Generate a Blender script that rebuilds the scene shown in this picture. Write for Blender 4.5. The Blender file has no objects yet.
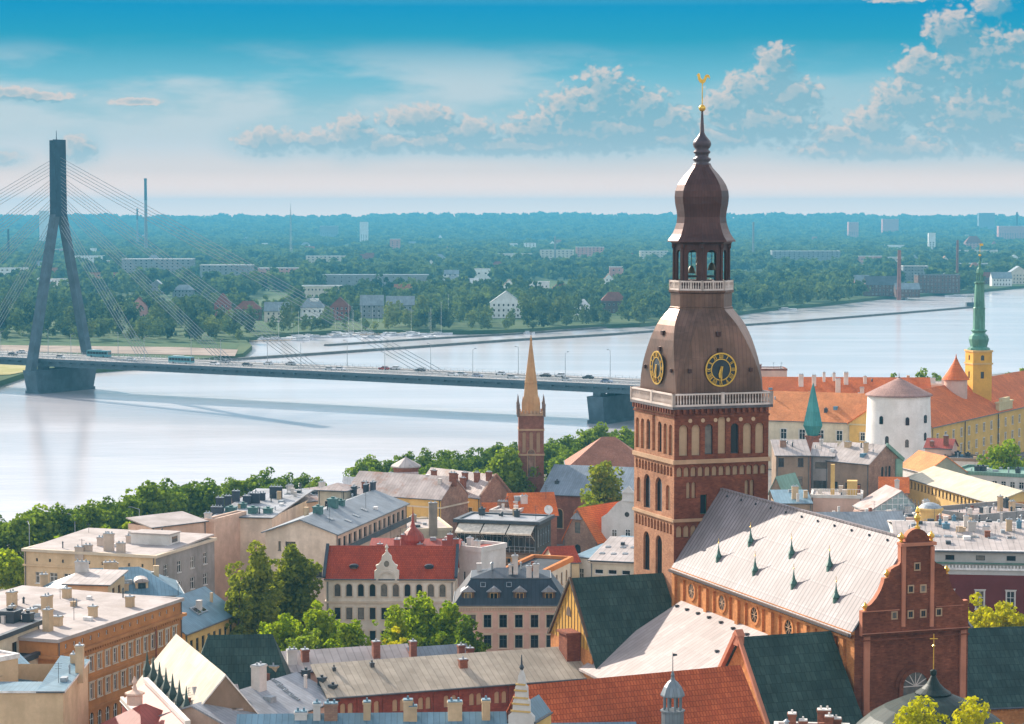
import bpy, math, random
import numpy as np
from mathutils import Vector, Matrix
random.seed(7)
rng = np.random.default_rng(11)
SC = bpy.context.scene
COL = SC.collection
R = math.radians
# ------------------------------------------------------------------ camera
FPX, CX, CY, HC = 2325.0, 512.0, 362.0, 78.0
TH = math.atan(150.0 / FPX)
cam = bpy.data.cameras.new('camera')
camo = bpy.data.objects.new('camera', cam)
COL.objects.link(camo)
camo.location = (0, 0, HC)
camo.rotation_euler = (math.pi / 2 - TH, 0, 0)
cam.sensor_fit = 'HORIZONTAL'
cam.sensor_width = 36.0
cam.lens = 36.0 * FPX / 1024.0
cam.clip_start = 1.0
cam.clip_end = 60000.0
SC.camera = camo
# ------------------------------------------------------------------ light
SUN_EL = 27.0
SUN_D = Vector((-0.60, 0.80, 0)).normalized()      # horizontal direction towards the sun
sun = bpy.data.lights.new('sun', 'SUN')
sun.energy = 5.0
sun.angle = R(0.5)
sun.color = (1.0, 0.90, 0.78)
suno = bpy.data.objects.new('sun', sun)
COL.objects.link(suno)
sv = Vector((SUN_D.x * math.cos(R(SUN_EL)), SUN_D.y * math.cos(R(SUN_EL)), math.sin(R(SUN_EL))))
suno.rotation_euler = sv.to_track_quat('Z', 'Y').to_euler()
suno.location = (-300, 300, 300)
EXPO = 0.90
HAZE_D = 1.35e-4
HAZE_C = (0.115, 0.47, 0.69, 1.0)
SC.view_settings.view_transform = 'Standard'
SC.view_settings.look = 'None'
SC.view_settings.exposure = EXPO
SC.view_settings.gamma = 1.0
SC.view_settings.use_curve_mapping = False
SC.cycles.max_bounces = 5
SC.cycles.diffuse_bounces = 3
SC.cycles.glossy_bounces = 2
SC.cycles.transmission_bounces = 3
SC.cycles.transparent_max_bounces = 8
SC.cycles.volume_bounces = 0


def lin(r, g, b):
    f = lambda c: (c / 255.0) / 12.92 if c <= 10 else (((c / 255.0) + 0.055) / 1.055) ** 2.4
    return (f(r), f(g), f(b), 1.0)


class NT:
    """small helper for node trees"""
    def __init__(s, tree):
        s.t = tree
        s.n = tree.nodes
        s.l = tree.links
        s.dims = '3D'

    def new(s, kind, **kw):
        nd = s.n.new(kind)
        for k, v in kw.items():
            setattr(nd, k, v)
        return nd

    def set(s, sock, v):
        if isinstance(v, bpy.types.NodeSocket):
            s.l.new(v, sock)
        elif v is not None:
            if sock.type in ('RGBA',) and isinstance(v, (tuple, list)) and len(v) == 3:
                v = (*v, 1.0)
            sock.default_value = v

    def math(s, op, a, b=None, c=None, clamp=False):
        nd = s.n.new('ShaderNodeMath')
        nd.operation = op
        nd.use_clamp = clamp
        s.set(nd.inputs[0], a)
        if b is not None:
            s.set(nd.inputs[1], b)
        if c is not None:
            s.set(nd.inputs[2], c)
        return nd.outputs[0]

    def vmath(s, op, a, b=None):
        nd = s.n.new('ShaderNodeVectorMath')
        nd.operation = op
        s.set(nd.inputs[0], a)
        if b is not None:
            s.set(nd.inputs[1], b)
        return nd.outputs['Value'] if op in ('LENGTH', 'DOT_PRODUCT', 'DISTANCE') else nd.outputs[0]

    def mix(s, f, a, b, blend='MIX'):
        nd = s.n.new('ShaderNodeMix')
        nd.data_type = 'RGBA'
        nd.blend_type = blend
        s.set(nd.inputs[0], f)
        s.set(nd.inputs[6], a)
        s.set(nd.inputs[7], b)
        return nd.outputs[2]

    def sstep(s, v, a, b, o0=0.0, o1=1.0):
        nd = s.n.new('ShaderNodeMapRange')
        nd.interpolation_type = 'SMOOTHSTEP'
        s.set(nd.inputs[0], v)
        nd.inputs[1].default_value = a
        nd.inputs[2].default_value = b
        nd.inputs[3].default_value = o0
        nd.inputs[4].default_value = o1
        return nd.outputs[0]

    def comb(s, x, y, z):
        nd = s.n.new('ShaderNodeCombineXYZ')
        s.set(nd.inputs[0], x)
        s.set(nd.inputs[1], y)
        s.set(nd.inputs[2], z)
        return nd.outputs[0]

    def noise(s, vec, scale, detail=4, rough=0.55, dist=0.0):
        nd = s.n.new('ShaderNodeTexNoise')
        nd.noise_dimensions = s.dims
        s.set(nd.inputs['Vector'], vec)
        nd.inputs['Scale'].default_value = scale
        nd.inputs['Detail'].default_value = detail
        nd.inputs['Roughness'].default_value = rough
        nd.inputs['Distortion'].default_value = dist
        return nd.outputs[0]

    def ramp(s, v, stops):
        nd = s.n.new('ShaderNodeValToRGB')
        cr = nd.color_ramp
        while len(cr.elements) < len(stops):
            cr.elements.new(0.5)
        for e, (p, c) in zip(cr.elements, stops):
            e.position = p
            e.color = c
        s.set(nd.inputs[0], v)
        return nd.outputs[0]


# ------------------------------------------------------------------ sky
world = bpy.data.worlds.new('World')
SC.world = world
world.use_nodes = True
wt = NT(world.node_tree)
wt.dims = '2D'
wt.n.clear()
w_out = wt.new('ShaderNodeOutputWorld')
w_bg = wt.new('ShaderNodeBackground')
w_bg.inputs[1].default_value = 0.15
sky = wt.new('ShaderNodeTexSky', sky_type='NISHITA')
sky.sun_disc = False
sky.sun_elevation = R(SUN_EL)
sky.sun_rotation = math.atan2(SUN_D.x, SUN_D.y)
sky.air_density = 1.0
sky.dust_density = 1.5
sky.ozone_density = 1.5
tc = wt.new('ShaderNodeTexCoord')
sep = wt.new('ShaderNodeSeparateXYZ')
wt.l.new(tc.outputs['Generated'], sep.inputs[0])
az = wt.math('MULTIPLY', wt.math('ARCTAN2', sep.outputs[0], sep.outputs[1]), 180 / math.pi)
el = wt.math('MULTIPLY', wt.math('ARCSINE', sep.outputs[2]), 180 / math.pi)
K = 2 ** (-EXPO) / 0.15       # the Background runs at 0.15


def sk(r, g, b, m=1.0):
    c = lin(r, g, b)
    return (c[0] * K * m, c[1] * K * m, c[2] * K * m, 1.0)


e01 = wt.math('DIVIDE', el, 10.0, clamp=True)
grad = wt.ramp(e01, [(0.0, sk(255, 208, 180, 1.9)), (0.045, sk(255, 212, 190, 1.45)), (0.10, sk(244, 224, 216)), (0.16, sk(214, 218, 222)),
                     (0.24, sk(158, 198, 210)), (0.33, sk(112, 186, 207)), (0.42, sk(38, 160, 192)),
                     (0.50, sk(6, 150, 196)), (0.60, sk(130, 190, 215)), (0.75, sk(235, 226, 232))])
# thin high veil: soft streaks of pale cloud between 1.5 and 4.5 degrees
dv = wt.comb(wt.math('MULTIPLY', az, 0.22), wt.math('MULTIPLY', el, 0.9), 3.3)
veil = wt.noise(dv, 0.8, 5, 0.55)
vm = wt.math('MULTIPLY', wt.sstep(veil, 0.36, 0.62), wt.math('MULTIPLY', wt.sstep(el, 1.2, 2.2), wt.sstep(el, 4.4, 3.0)))
vm = wt.math('MULTIPLY', vm, wt.sstep(az, 11.0, -3.0, 0.3, 0.8))
base = wt.mix(vm, grad, sk(205, 215, 220))

# cumulus heaps: a few billowing masses placed by azimuth and elevation
BLOBS = []


def blob(px, py, rx, ry):
    BLOBS.append(((px - 512) / FPX * 57.3, (212 - py) / FPX * 57.3, rx * 1.3 / FPX * 57.3, ry * 1.22 / FPX * 57.3))


for b in [(604, 98, 30, 30), (572, 112, 34, 22), (640, 112, 34, 22), (540, 130, 34, 18), (668, 124, 30, 18), (600, 132, 90, 22),
          (772, 70, 18, 24), (748, 92, 26, 20), (790, 96, 30, 18), (724, 106, 22, 16), (760, 125, 60, 20),
          (352, 136, 22, 20), (320, 142, 24, 12), (270, 142, 30, 14), (384, 144, 26, 12), (470, 132, 30, 14), (430, 142, 30, 10),
          (944, 38, 26, 24), (916, 74, 26, 24), (975, 70, 50, 36), (1020, 90, 50, 26), (900, 106, 34, 24), (872, 128, 30, 20),
          (975, 120, 70, 30), (520, 146, 120, 10), (420, 120, 40, 14), (880, 150, 90, 12), (700, 140, 60, 14), (982, 10, 18, 14), (1010, 45, 14, 10), (836, 138, 26, 12),
          (84, 150, 17, 13), (10, 160, 18, 7), (46, 100, 34, 5), (20, 96, 24, 6), (140, 104, 24, 4), (892, 4, 26, 5), (1040, 150, 60, 12)]:
    blob(*b)
grp = bpy.data.node_groups.new('cumulus_field', 'ShaderNodeTree')
grp.interface.new_socket('Az', in_out='INPUT', socket_type='NodeSocketFloat')
grp.interface.new_socket('El', in_out='INPUT', socket_type='NodeSocketFloat')
grp.interface.new_socket('F', in_out='OUTPUT', socket_type='NodeSocketFloat')
grp.interface.new_socket('Mass', in_out='OUTPUT', socket_type='NodeSocketFloat')
g = NT(grp)
g.dims = '2D'
gi = g.new('NodeGroupInput')
go_ = g.new('NodeGroupOutput')
acc = None
for (ba, be, rx, ry) in BLOBS:
    dx = g.math('DIVIDE', g.math('SUBTRACT', gi.outputs[0], ba), rx)
    dy = g.math('DIVIDE', g.math('SUBTRACT', gi.outputs[1], be), ry)
    d2 = g.math('ADD', g.math('MULTIPLY', dx, dx), g.math('MULTIPLY', dy, dy))
    v = g.math('SUBTRACT', 1.0, g.math('SQRT', d2))
    acc = v if acc is None else g.math('SMOOTH_MAX', acc, v, 0.28)
pv = g.comb(gi.outputs[0], g.math('MULTIPLY', gi.outputs[1], 1.25), 0.0)
warp = g.noise(pv, 1.6, 3, 0.5)
pv2 = g.vmath('ADD', pv, g.comb(g.math('MULTIPLY', warp, 0.35), g.math('MULTIPLY', warp, -0.3), 0.0))
vo = g.new('ShaderNodeTexVoronoi', feature='F1', voronoi_dimensions='2D')
g.set(vo.inputs['Vector'], pv2)
vo.inputs['Scale'].default_value = 3.4
vo.inputs['Detail'].default_value = 1.2
vo.inputs['Roughness'].default_value = 0.6
nz = g.noise(pv2, 3.2, 5, 0.52)
bil = g.math('SUBTRACT', 0.5, vo.outputs['Distance'])
f = g.math('ADD', g.math('MULTIPLY', acc, 1.15), g.math('MULTIPLY', bil, 0.5))
f = g.math('ADD', f, g.math('MULTIPLY', g.math('SUBTRACT', nz, 0.5), 0.62))
g.l.new(f, go_.inputs[0])
g.l.new(acc, go_.inputs[1])


def field(a, e):
    nd = wt.new('ShaderNodeGroup')
    nd.node_tree = grp
    wt.set(nd.inputs[0], a)
    wt.set(nd.inputs[1], e)
    return nd.outputs[0]


F0 = field(az, el)
MASS = F0.node.outputs[1]
F1 = field(wt.math('SUBTRACT', az, 0.16), wt.math('ADD', el, 0.20))
alpha = wt.sstep(F0, -0.12, 0.36)
lit = wt.sstep(wt.math('SUBTRACT', F0, F1), -0.05, 0.5)
edge = wt.sstep(F0, 0.95, 0.15)
litf = wt.math('MULTIPLY', lit, wt.math('ADD', 0.28, wt.math('MULTIPLY', edge, 0.72)))
body = wt.mix(0.72, base, sk(122, 172, 190))
ccol = wt.mix(wt.math('MULTIPLY', litf, 0.9), body, sk(236, 214, 204))
low = wt.math('MULTIPLY', alpha, wt.sstep(el, 0.5, 1.9))
bank = wt.math('MULTIPLY', wt.sstep(MASS, -0.75, 0.5, 0.0, 0.62), wt.math('MULTIPLY', wt.sstep(el, 0.5, 1.5), wt.sstep(el, 3.7, 2.0)))
base = wt.mix(bank, base, sk(168, 200, 211))
skyc = wt.mix(wt.math('MULTIPLY', low, 0.88), base, ccol)
w_bg2 = wt.new('ShaderNodeBackground')
w_bg2.inputs[1].default_value = 0.15
# higher up, out of the picture: Nishita sky behind bright broken cloud
hv = wt.sstep(el, 10.0, 55.0, 0.72, 0.15)
wt.l.new(wt.mix(hv, sky.outputs[0], (7.2, 6.9, 6.55, 1)), w_bg2.inputs[0])
wt.l.new(skyc, w_bg.inputs[0])
w_mix = wt.new('ShaderNodeMixShader')
wt.l.new(wt.sstep(el, 7.5, 11.0), w_mix.inputs[0])
wt.l.new(w_bg.outputs[0], w_mix.inputs[1])
wt.l.new(w_bg2.outputs[0], w_mix.inputs[2])
wt.l.new(w_mix.outputs[0], w_out.inputs[0])
world.cycles.sampling_method = 'MANUAL'
world.cycles.sample_map_resolution = 512

# ------------------------------------------------------------------ projection helpers
CT, ST = math.cos(TH), math.sin(TH)


def ray(u, v):
    a, b = (u - CX) / FPX, -(v - CY) / FPX
    return Vector((a, CT + b * ST, -ST + b * CT))


def W(u, v, z):
    d = ray(u, v)
    t = (z - HC) / d.z
    return Vector((d.x * t, d.y * t, z))


def WY(u, v, y):
    d = ray(u, v)
    t = y / d.y
    return Vector((d.x * t, y, HC + d.z * t))


# ------------------------------------------------------------------ mesh builder
class MB:
    def __init__(s):
        s.v, s.f, s.m, s.sm = [], [], [], []

    def poly(s, pts, m=0, smooth=False):
        i = len(s.v)
        s.v.extend([tuple(p) for p in pts])
        s.f.append(tuple(range(i, i + len(pts))))
        s.m.append(m)
        s.sm.append(smooth)

    def faces(s, verts, faces, m=0, smooth=False):
        i = len(s.v)
        s.v.extend([tuple(p) for p in verts])
        for f in faces:
            s.f.append(tuple(i + k for k in f))
            s.m.append(m)
            s.sm.append(smooth)

    def box(s, x0, y0, z0, x1, y1, z1, m=0, bottom=True):
        vs = [(x0, y0, z0), (x1, y0, z0), (x1, y1, z0), (x0, y1, z0), (x0, y0, z1), (x1, y0, z1), (x1, y1, z1), (x0, y1, z1)]
        fs = [(0, 1, 5, 4), (1, 2, 6, 5), (2, 3, 7, 6), (3, 0, 4, 7), (4, 5, 6, 7)]
        if bottom:
            fs.append((3, 2, 1, 0))
        s.faces(vs, fs, m)

    def frustum(s, c0, hx0, hy0, z0, c1, hx1, hy1, z1, m=0):
        vs = [(c0[0] + a * hx0, c0[1] + b * hy0, z0) for a, b in ((-1, -1), (1, -1), (1, 1), (-1, 1))] + \
             [(c1[0] + a * hx1, c1[1] + b * hy1, z1) for a, b in ((-1, -1), (1, -1), (1, 1), (-1, 1))]
        s.faces(vs, [(0, 1, 5, 4), (1, 2, 6, 5), (2, 3, 7, 6), (3, 0, 4, 7), (4, 5, 6, 7), (3, 2, 1, 0)], m)

    def bar(s, p0, p1, wx, wz, m=0):
        p0, p1 = Vector(p0), Vector(p1)
        d = (p1 - p0).normalized()
        a = Vector((0, 0, 1)) if abs(d.z) < 0.95 else Vector((1, 0, 0))
        x = d.cross(a).normalized() * wx / 2
        y = d.cross(x).normalized() * wz / 2
        vs = [p0 - x - y, p0 + x - y, p0 + x + y, p0 - x + y, p1 - x - y, p1 + x - y, p1 + x + y, p1 - x + y]
        s.faces(vs, [(0, 1, 5, 4), (1, 2, 6, 5), (2, 3, 7, 6), (3, 0, 4, 7), (4, 5, 6, 7), (3, 2, 1, 0)], m)

    def tube(s, p0, p1, r0, r1=None, n=8, m=0, caps=True, smooth=True):
        r1 = r0 if r1 is None else r1
        p0, p1 = Vector(p0), Vector(p1)
        d = (p1 - p0).normalized()
        a = Vector((0, 0, 1)) if abs(d.z) < 0.95 else Vector((1, 0, 0))
        x = d.cross(a).normalized()
        y = d.cross(x).normalized()
        vs = []
        for p, r in ((p0, r0), (p1, r1)):
            for k in range(n):
                t = 2 * math.pi * k / n
                vs.append(p + x * r * math.cos(t) + y * r * math.sin(t))
        s.faces(vs, [(k, n + k, n + (k + 1) % n, (k + 1) % n) for k in range(n)], m, smooth)
        if caps:
            s.faces(vs, [tuple(range(n)), tuple(range(2 * n - 1, n - 1, -1))], m)

    def lathe(s, prof, n=16, c=(0, 0), rot=0.0, m=0, smooth=False, cap=True):
        vs = []
        for (r, z) in prof:
            for k in range(n):
                t = rot + 2 * math.pi * k / n
                vs.append((c[0] + r * math.cos(t), c[1] + r * math.sin(t), z))
        fs = []
        for j in range(len(prof) - 1):
            for k in range(n):
                fs.append((j * n + k, j * n + (k + 1) % n, (j + 1) * n + (k + 1) % n, (j + 1) * n + k))
        s.faces(vs, fs, m, smooth)
        if cap:
            L = len(prof) - 1
            s.faces(vs, [tuple(L * n + k for k in range(n)), tuple(n - 1 - k for k in range(n))], m)

    def prism(s, pts, z0, z1, m=0, mt=None, bottom=False):
        """pts: counter-clockwise outline"""
        n = len(pts)
        vs = [(p[0], p[1], z0) for p in pts] + [(p[0], p[1], z1) for p in pts]
        s.faces(vs, [(k, (k + 1) % n, n + (k + 1) % n, n + k) for k in range(n)], m)
        s.faces(vs, [tuple(range(n, 2 * n))], m if mt is None else mt)
        if bottom:
            s.faces(vs, [tuple(range(n - 1, -1, -1))], m)

    def slab(s, pts, t, m=0, ms=None):
        """a sloping plate: pts is its top outline, counter-clockwise seen from above"""
        n = len(pts)
        pts = [Vector(p) for p in pts]
        vs = pts + [p - Vector((0, 0, t)) for p in pts]
        s.faces(vs, [tuple(range(n))], m)
        ms = m if ms is None else ms
        s.faces(vs, [tuple(range(2 * n - 1, n - 1, -1))] + [(k, n + k, n + (k + 1) % n, (k + 1) % n) for k in range(n)], ms)

    def vprism(s, pts, y0, y1, m=0):
        """outline in (x, z), counter-clockwise seen from -y, extruded from y0 to y1"""
        n = len(pts)
        vs = [(p[0], y0, p[1]) for p in pts] + [(p[0], y1, p[1]) for p in pts]
        s.faces(vs, [tuple(range(n)), tuple(range(2 * n - 1, n - 1, -1))], m)
        s.faces(vs, [(k, n + k, n + (k + 1) % n, (k + 1) % n) for k in range(n)], m)

    def mesh(s, name, mats):
        me = bpy.data.meshes.new(name)
        me.from_pydata(s.v, [], s.f)
        for m in mats:
            me.materials.append(m)
        nf = len(s.f)
        if nf:
            me.polygons.foreach_set('material_index', s.m)
            me.polygons.foreach_set('use_smooth', s.sm)
            add_uv(me)
        me.update()
        return me

    def build(s, name, mats, parent=None, **kw):
        if not isinstance(mats, (list, tuple)):
            mats = [mats]
        return link(name, s.mesh(name, mats), parent, **kw)


def add_uv(me):
    """one unit of UV is one metre: u runs level along a face, v up its slope"""
    nf, nl, nv = len(me.polygons), len(me.loops), len(me.vertices)
    nrm = np.empty(nf * 3, np.float32)
    me.polygons.foreach_get('normal', nrm)
    nrm = nrm.reshape(-1, 3)
    tot = np.empty(nf, np.int32)
    me.polygons.foreach_get('loop_total', tot)
    vi = np.empty(nl, np.int32)
    me.loops.foreach_get('vertex_index', vi)
    co = np.empty(nv * 3, np.float32)
    me.vertices.foreach_get('co', co)
    co = co.reshape(-1, 3)[vi]
    N = np.repeat(nrm, tot, axis=0)
    U = np.stack([-N[:, 1], N[:, 0], np.zeros(len(N))], 1)
    ln = np.linalg.norm(U, axis=1)
    flat = ln < 0.02
    U[flat] = (1, 0, 0)
    ln[flat] = 1
    U /= ln[:, None]
    V = np.cross(N, U)
    uv = np.stack([(co * U).sum(1), (co * V).sum(1)], 1).astype(np.float32)
    lay = me.uv_layers.new(name='UVMap')
    lay.data.foreach_set('uv', uv.ravel())


def link(name, me, parent=None, loc=None, rz=None, label=None, cat=None, group=None, kind=None):
    o = bpy.data.objects.new(name, me)
    COL.objects.link(o)
    if parent is not None:
        o.parent = parent
    if loc is not None:
        o.location = loc
    if rz is not None:
        o.rotation_euler = (0, 0, rz)
    if label:
        o['label'] = label
    if cat:
        o['category'] = cat
    if group:
        o['group'] = group
    if kind:
        o['kind'] = kind
    return o


def empty(name, loc, rz=0.0, **kw):
    o = link(name, None, None, loc, rz, **kw)
    o.empty_display_size = 1.0
    return o


def dup(root, loc, rz=None, sc=None, label=None, group=None):
    def cp(o, par):
        c = o.copy()
        COL.objects.link(c)
        if par is not None:
            c.parent = par
        for ch in KIDS.get(o.name, [x for x in o.children]):
            cp(ch, c)
        return c
    r = cp(root, None)
    r.location = loc
    if rz is not None:
        r.rotation_euler = (0, 0, rz)
    if sc is not None:
        r.scale = sc if isinstance(sc, tuple) else (sc, sc, sc)
    if label:
        r['label'] = label
    if group:
        r['group'] = group
    return r


KIDS = {}
ORD = ['first', 'second', 'third', 'fourth', 'fifth', 'sixth', 'seventh', 'eighth', 'ninth', 'tenth', 'eleventh', 'twelfth', 'thirteenth',
       'fourteenth', 'fifteenth', 'sixteenth', 'seventeenth', 'eighteenth', 'nineteenth', 'twentieth', 'twenty-first', 'twenty-second',
       'twenty-third', 'twenty-fourth', 'twenty-fifth', 'twenty-sixth', 'twenty-seventh', 'twenty-eighth', 'twenty-ninth', 'thirtieth']

# ------------------------------------------------------------------ materials
MATS = {}


def newmat(name):
    m = bpy.data.materials.new(name)
    m.use_nodes = True
    t = NT(m.node_tree)
    b = t.n['Principled BSDF']
    return m, t, b


def uvn(t):
    nd = t.new('ShaderNodeUVMap')
    nd.uv_map = 'UVMap'
    return nd.outputs[0]


def objv(t):
    nd = t.new('ShaderNodeTexCoord')
    return nd.outputs['Object']


def scl(c, k):
    return (min(c[0] * k, 1), min(c[1] * k, 1), min(c[2] * k, 1), 1.0)


def bump(t, b, h, strength=0.4, dist=0.05):
    nd = t.new('ShaderNodeBump')
    nd.inputs['Strength'].default_value = strength
    nd.inputs['Distance'].default_value = dist
    t.set(nd.inputs['Height'], h)
    t.l.new(nd.outputs[0], b.inputs['Normal'])


def weather(t, col, amount=0.5, ov=None):
    """broad blotches and vertical streaks of dirt over a base colour"""
    ov = objv(t) if ov is None else ov
    n1 = t.noise(ov, 0.22, 6, 0.62)
    st = t.noise(t.vmath('MULTIPLY', ov, (1.0, 1.0, 0.25)), 0.8, 5, 0.65)
    k = t.math('ADD', t.math('MULTIPLY', n1, 0.75), t.math('MULTIPLY', st, 0.25))
    f = t.sstep(k, 0.36, 0.66)
    dark = 1.0 - amount * 0.55
    mul = t.mix(f, (dark, dark * 0.98, dark * 0.95, 1), (1.06, 1.06, 1.06, 1))
    return t.mix(1.0, col, mul, 'MULTIPLY')


def plaster(name, col, amount=0.45, rough=0.9):
    if name in MATS:
        return MATS[name]
    m, t, b = newmat(name)
    ov = objv(t)
    c = weather(t, (*col, 1.0), amount, ov)
    fine = t.noise(ov, 2.5, 5, 0.65)
    c = t.mix(t.sstep(fine, 0.3, 0.7, 0.0, 0.22), c, scl(col, 0.6))
    t.set(b.inputs['Base Color'], c)
    b.inputs['Roughness'].default_value = rough
    b.inputs['Specular IOR Level'].default_value = 0.15
    bump(t, b, fine, 0.15, 0.03)
    MATS[name] = m
    return m


def brick(name, c1, c2, mortar=None, w=0.45, h=0.18, amount=0.6):
    if name in MATS:
        return MATS[name]
    m, t, b = newmat(name)
    uv = uvn(t)
    br = t.new('ShaderNodeTexBrick')
    t.set(br.inputs['Vector'], uv)
    br.inputs['Color1'].default_value = (*c1, 1)
    br.inputs['Color2'].default_value = (*c2, 1)
    mo = mortar or tuple((a + b_) * 0.35 + 0.04 for a, b_ in zip(c1, c2))
    br.inputs['Mortar'].default_value = (*mo, 1)
    br.inputs['Scale'].default_value = 1.0
    br.inputs['Mortar Size'].default_value = 0.02
    br.inputs['Brick Width'].default_value = w
    br.inputs['Row Height'].default_value = h
    ov = objv(t)
    c = weather(t, br.outputs[0], amount, ov)
    mot = t.noise(ov, 1.3, 6, 0.7)
    c = t.mix(t.sstep(mot, 0.35, 0.7, 0.0, 0.5), c, (c2[0] * 0.45, c2[1] * 0.45, c2[2] * 0.5, 1))
    t.set(b.inputs['Base Color'], c)
    b.inputs['Roughness'].default_value = 0.92
    b.inputs['Specular IOR Level'].default_value = 0.15
    bump(t, b, br.outputs['Fac'], -0.3, 0.03)
    MATS[name] = m
    return m


def tile(name, c1, c2, w=0.28, h=0.42, amount=0.45, rough=0.8):
    """overlapping roof tiles in courses"""
    if name in MATS:
        return MATS[name]
    m, t, b = newmat(name)
    uv = uvn(t)
    br = t.new('ShaderNodeTexBrick')
    t.set(br.inputs['Vector'], uv)
    br.inputs['Color1'].default_value = (*c1, 1)
    br.inputs['Color2'].default_value = (*c2, 1)
    br.inputs['Mortar'].default_value = (c2[0] * 0.45, c2[1] * 0.45, c2[2] * 0.45, 1)
    br.inputs['Scale'].default_value = 1.0
    br.inputs['Mortar Size'].default_value = 0.035
    br.inputs['Mortar Smooth'].default_value = 0.5
    br.inputs['Brick Width'].default_value = w
    br.inputs['Row Height'].default_value = h
    ov = objv(t)
    c = weather(t, br.outputs[0], amount, ov)
    mot = t.noise(ov, 0.9, 6, 0.7)
    c = t.mix(t.sstep(mot, 0.45, 0.75, 0.0, 0.45), c, (c2[0] * 0.5, c2[1] * 0.55, c2[2] * 0.6, 1))
    sp = t.new('ShaderNodeSeparateXYZ')
    t.l.new(uv, sp.inputs[0])
    saw = t.math('FRACT', t.math('DIVIDE', sp.outputs[1], h))
    wav = t.math('SINE', t.math('MULTIPLY', sp.outputs[0], 2 * math.pi / w))
    hgt = t.math('ADD', t.math('MULTIPLY', saw, -0.7), t.math('MULTIPLY', wav, 0.35))
    t.set(b.inputs['Base Color'], c)
    b.inputs['Roughness'].default_value = rough
    b.inputs['Specular IOR Level'].default_value = 0.2
    bump(t, b, hgt, 0.5, 0.06)
    MATS[name] = m
    return m


def seam(name, col, pitch=0.6, amount=0.35, rough=0.5, metal=0.0, rust=None, hor=0.0, ld=0.45):
    """sheet metal with standing seams running up the slope"""
    if name in MATS:
        return MATS[name]
    m, t, b = newmat(name)
    uv = uvn(t)
    ov = objv(t)
    sp = t.new('ShaderNodeSeparateXYZ')
    t.l.new(uv, sp.inputs[0])
    ux = t.math('DIVIDE', sp.outputs[0], pitch)
    fr = t.math('ABSOLUTE', t.math('SUBTRACT', t.math('FRACT', ux), 0.5))
    line = t.sstep(fr, 0.40 if ld < .5 else 0.35, 0.47 if ld < .5 else 0.43)
    wn = t.new('ShaderNodeTexWhiteNoise', noise_dimensions='2D')
    row = t.math('FLOOR', t.math('DIVIDE', sp.outputs[1], 2.3))
    t.set(wn.inputs['Vector'], t.comb(t.math('FLOOR', ux), row, 0.0))
    pan = t.math('MULTIPLY_ADD', wn.outputs[0], 0.2, 0.9)
    c = weather(t, (*col, 1.0), amount, ov)
    c = t.mix(1.0, c, t.comb(pan, pan, pan), 'MULTIPLY')
    if rust:
        rn = t.noise(t.vmath('MULTIPLY', ov, (0.35, 0.35, 0.35)), 1.0, 6, 0.65)
        c = t.mix(t.sstep(rn, 0.50, 0.72, 0.0, 0.75), c, (*rust, 1.0))
    c = t.mix(t.math('MULTIPLY', line, ld), c, scl(col, 0.35))
    t.set(b.inputs['Base Color'], c)
    b.inputs['Roughness'].default_value = rough
    b.inputs['Metallic'].default_value = metal
    b.inputs['Specular IOR Level'].default_value = 0.18
    h = line
    if hor:
        fv = t.math('ABSOLUTE', t.math('SUBTRACT', t.math('FRACT', t.math('DIVIDE', sp.outputs[1], hor)), 0.5))
        h = t.math('MAXIMUM', line, t.sstep(fv, 0.44, 0.49))
    bump(t, b, h, 0.22, 0.04)
    MATS[name] = m
    return m


def plain(name, col, rough=0.6, metal=0.0, var=0.25, scale=1.5, spec=None):
    if name in MATS:
        return MATS[name]
    m, t, b = newmat(name)
    n = t.noise(objv(t), scale, 5, 0.6)
    c = t.mix(t.sstep(n, 0.3, 0.7), scl(col, 1 - var), scl(col, 1 + var * 0.6))
    t.set(b.inputs['Base Color'], c)
    b.inputs['Roughness'].default_value = rough
    b.inputs['Metallic'].default_value = metal
    MATS[name] = m
    return m


def leaf(name, c1, c2, trans=0.35, patchy=False):
    if name in MATS:
        return MATS[name]
    m = bpy.data.materials.new(name)
    m.use_nodes = True
    t = NT(m.node_tree)
    t.n.clear()
    out = t.new('ShaderNodeOutputMaterial')
    geo = t.new('ShaderNodeNewGeometry')
    oi = t.new('ShaderNodeObjectInfo')
    v = t.math('ADD', t.math('MULTIPLY', geo.outputs['Random Per Island'], 0.6), t.math('MULTIPLY', oi.outputs['Random'], 0.4))
    c = t.mix(v, (*c1, 1), (*c2, 1))
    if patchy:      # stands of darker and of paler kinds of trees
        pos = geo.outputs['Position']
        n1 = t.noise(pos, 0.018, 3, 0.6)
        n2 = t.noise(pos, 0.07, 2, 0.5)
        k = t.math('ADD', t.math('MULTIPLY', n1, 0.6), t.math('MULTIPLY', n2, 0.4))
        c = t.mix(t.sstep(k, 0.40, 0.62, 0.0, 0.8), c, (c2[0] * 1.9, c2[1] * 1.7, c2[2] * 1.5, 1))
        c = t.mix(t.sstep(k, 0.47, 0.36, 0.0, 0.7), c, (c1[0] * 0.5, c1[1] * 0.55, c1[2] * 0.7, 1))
    d = t.new('ShaderNodeBsdfDiffuse')
    tr = t.new('ShaderNodeBsdfTranslucent')
    t.set(d.inputs[0], c)
    t.set(tr.inputs[0], t.mix(1.0, c, (1.15, 1.25, 0.5, 1), 'MULTIPLY'))
    mx = t.new('ShaderNodeMixShader')
    mx.inputs[0].default_value = trans
    t.l.new(d.outputs[0], mx.inputs[1])
    t.l.new(tr.outputs[0], mx.inputs[2])
    t.l.new(mx.outputs[0], out.inputs[0])
    MATS[name] = m
    return m


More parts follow.
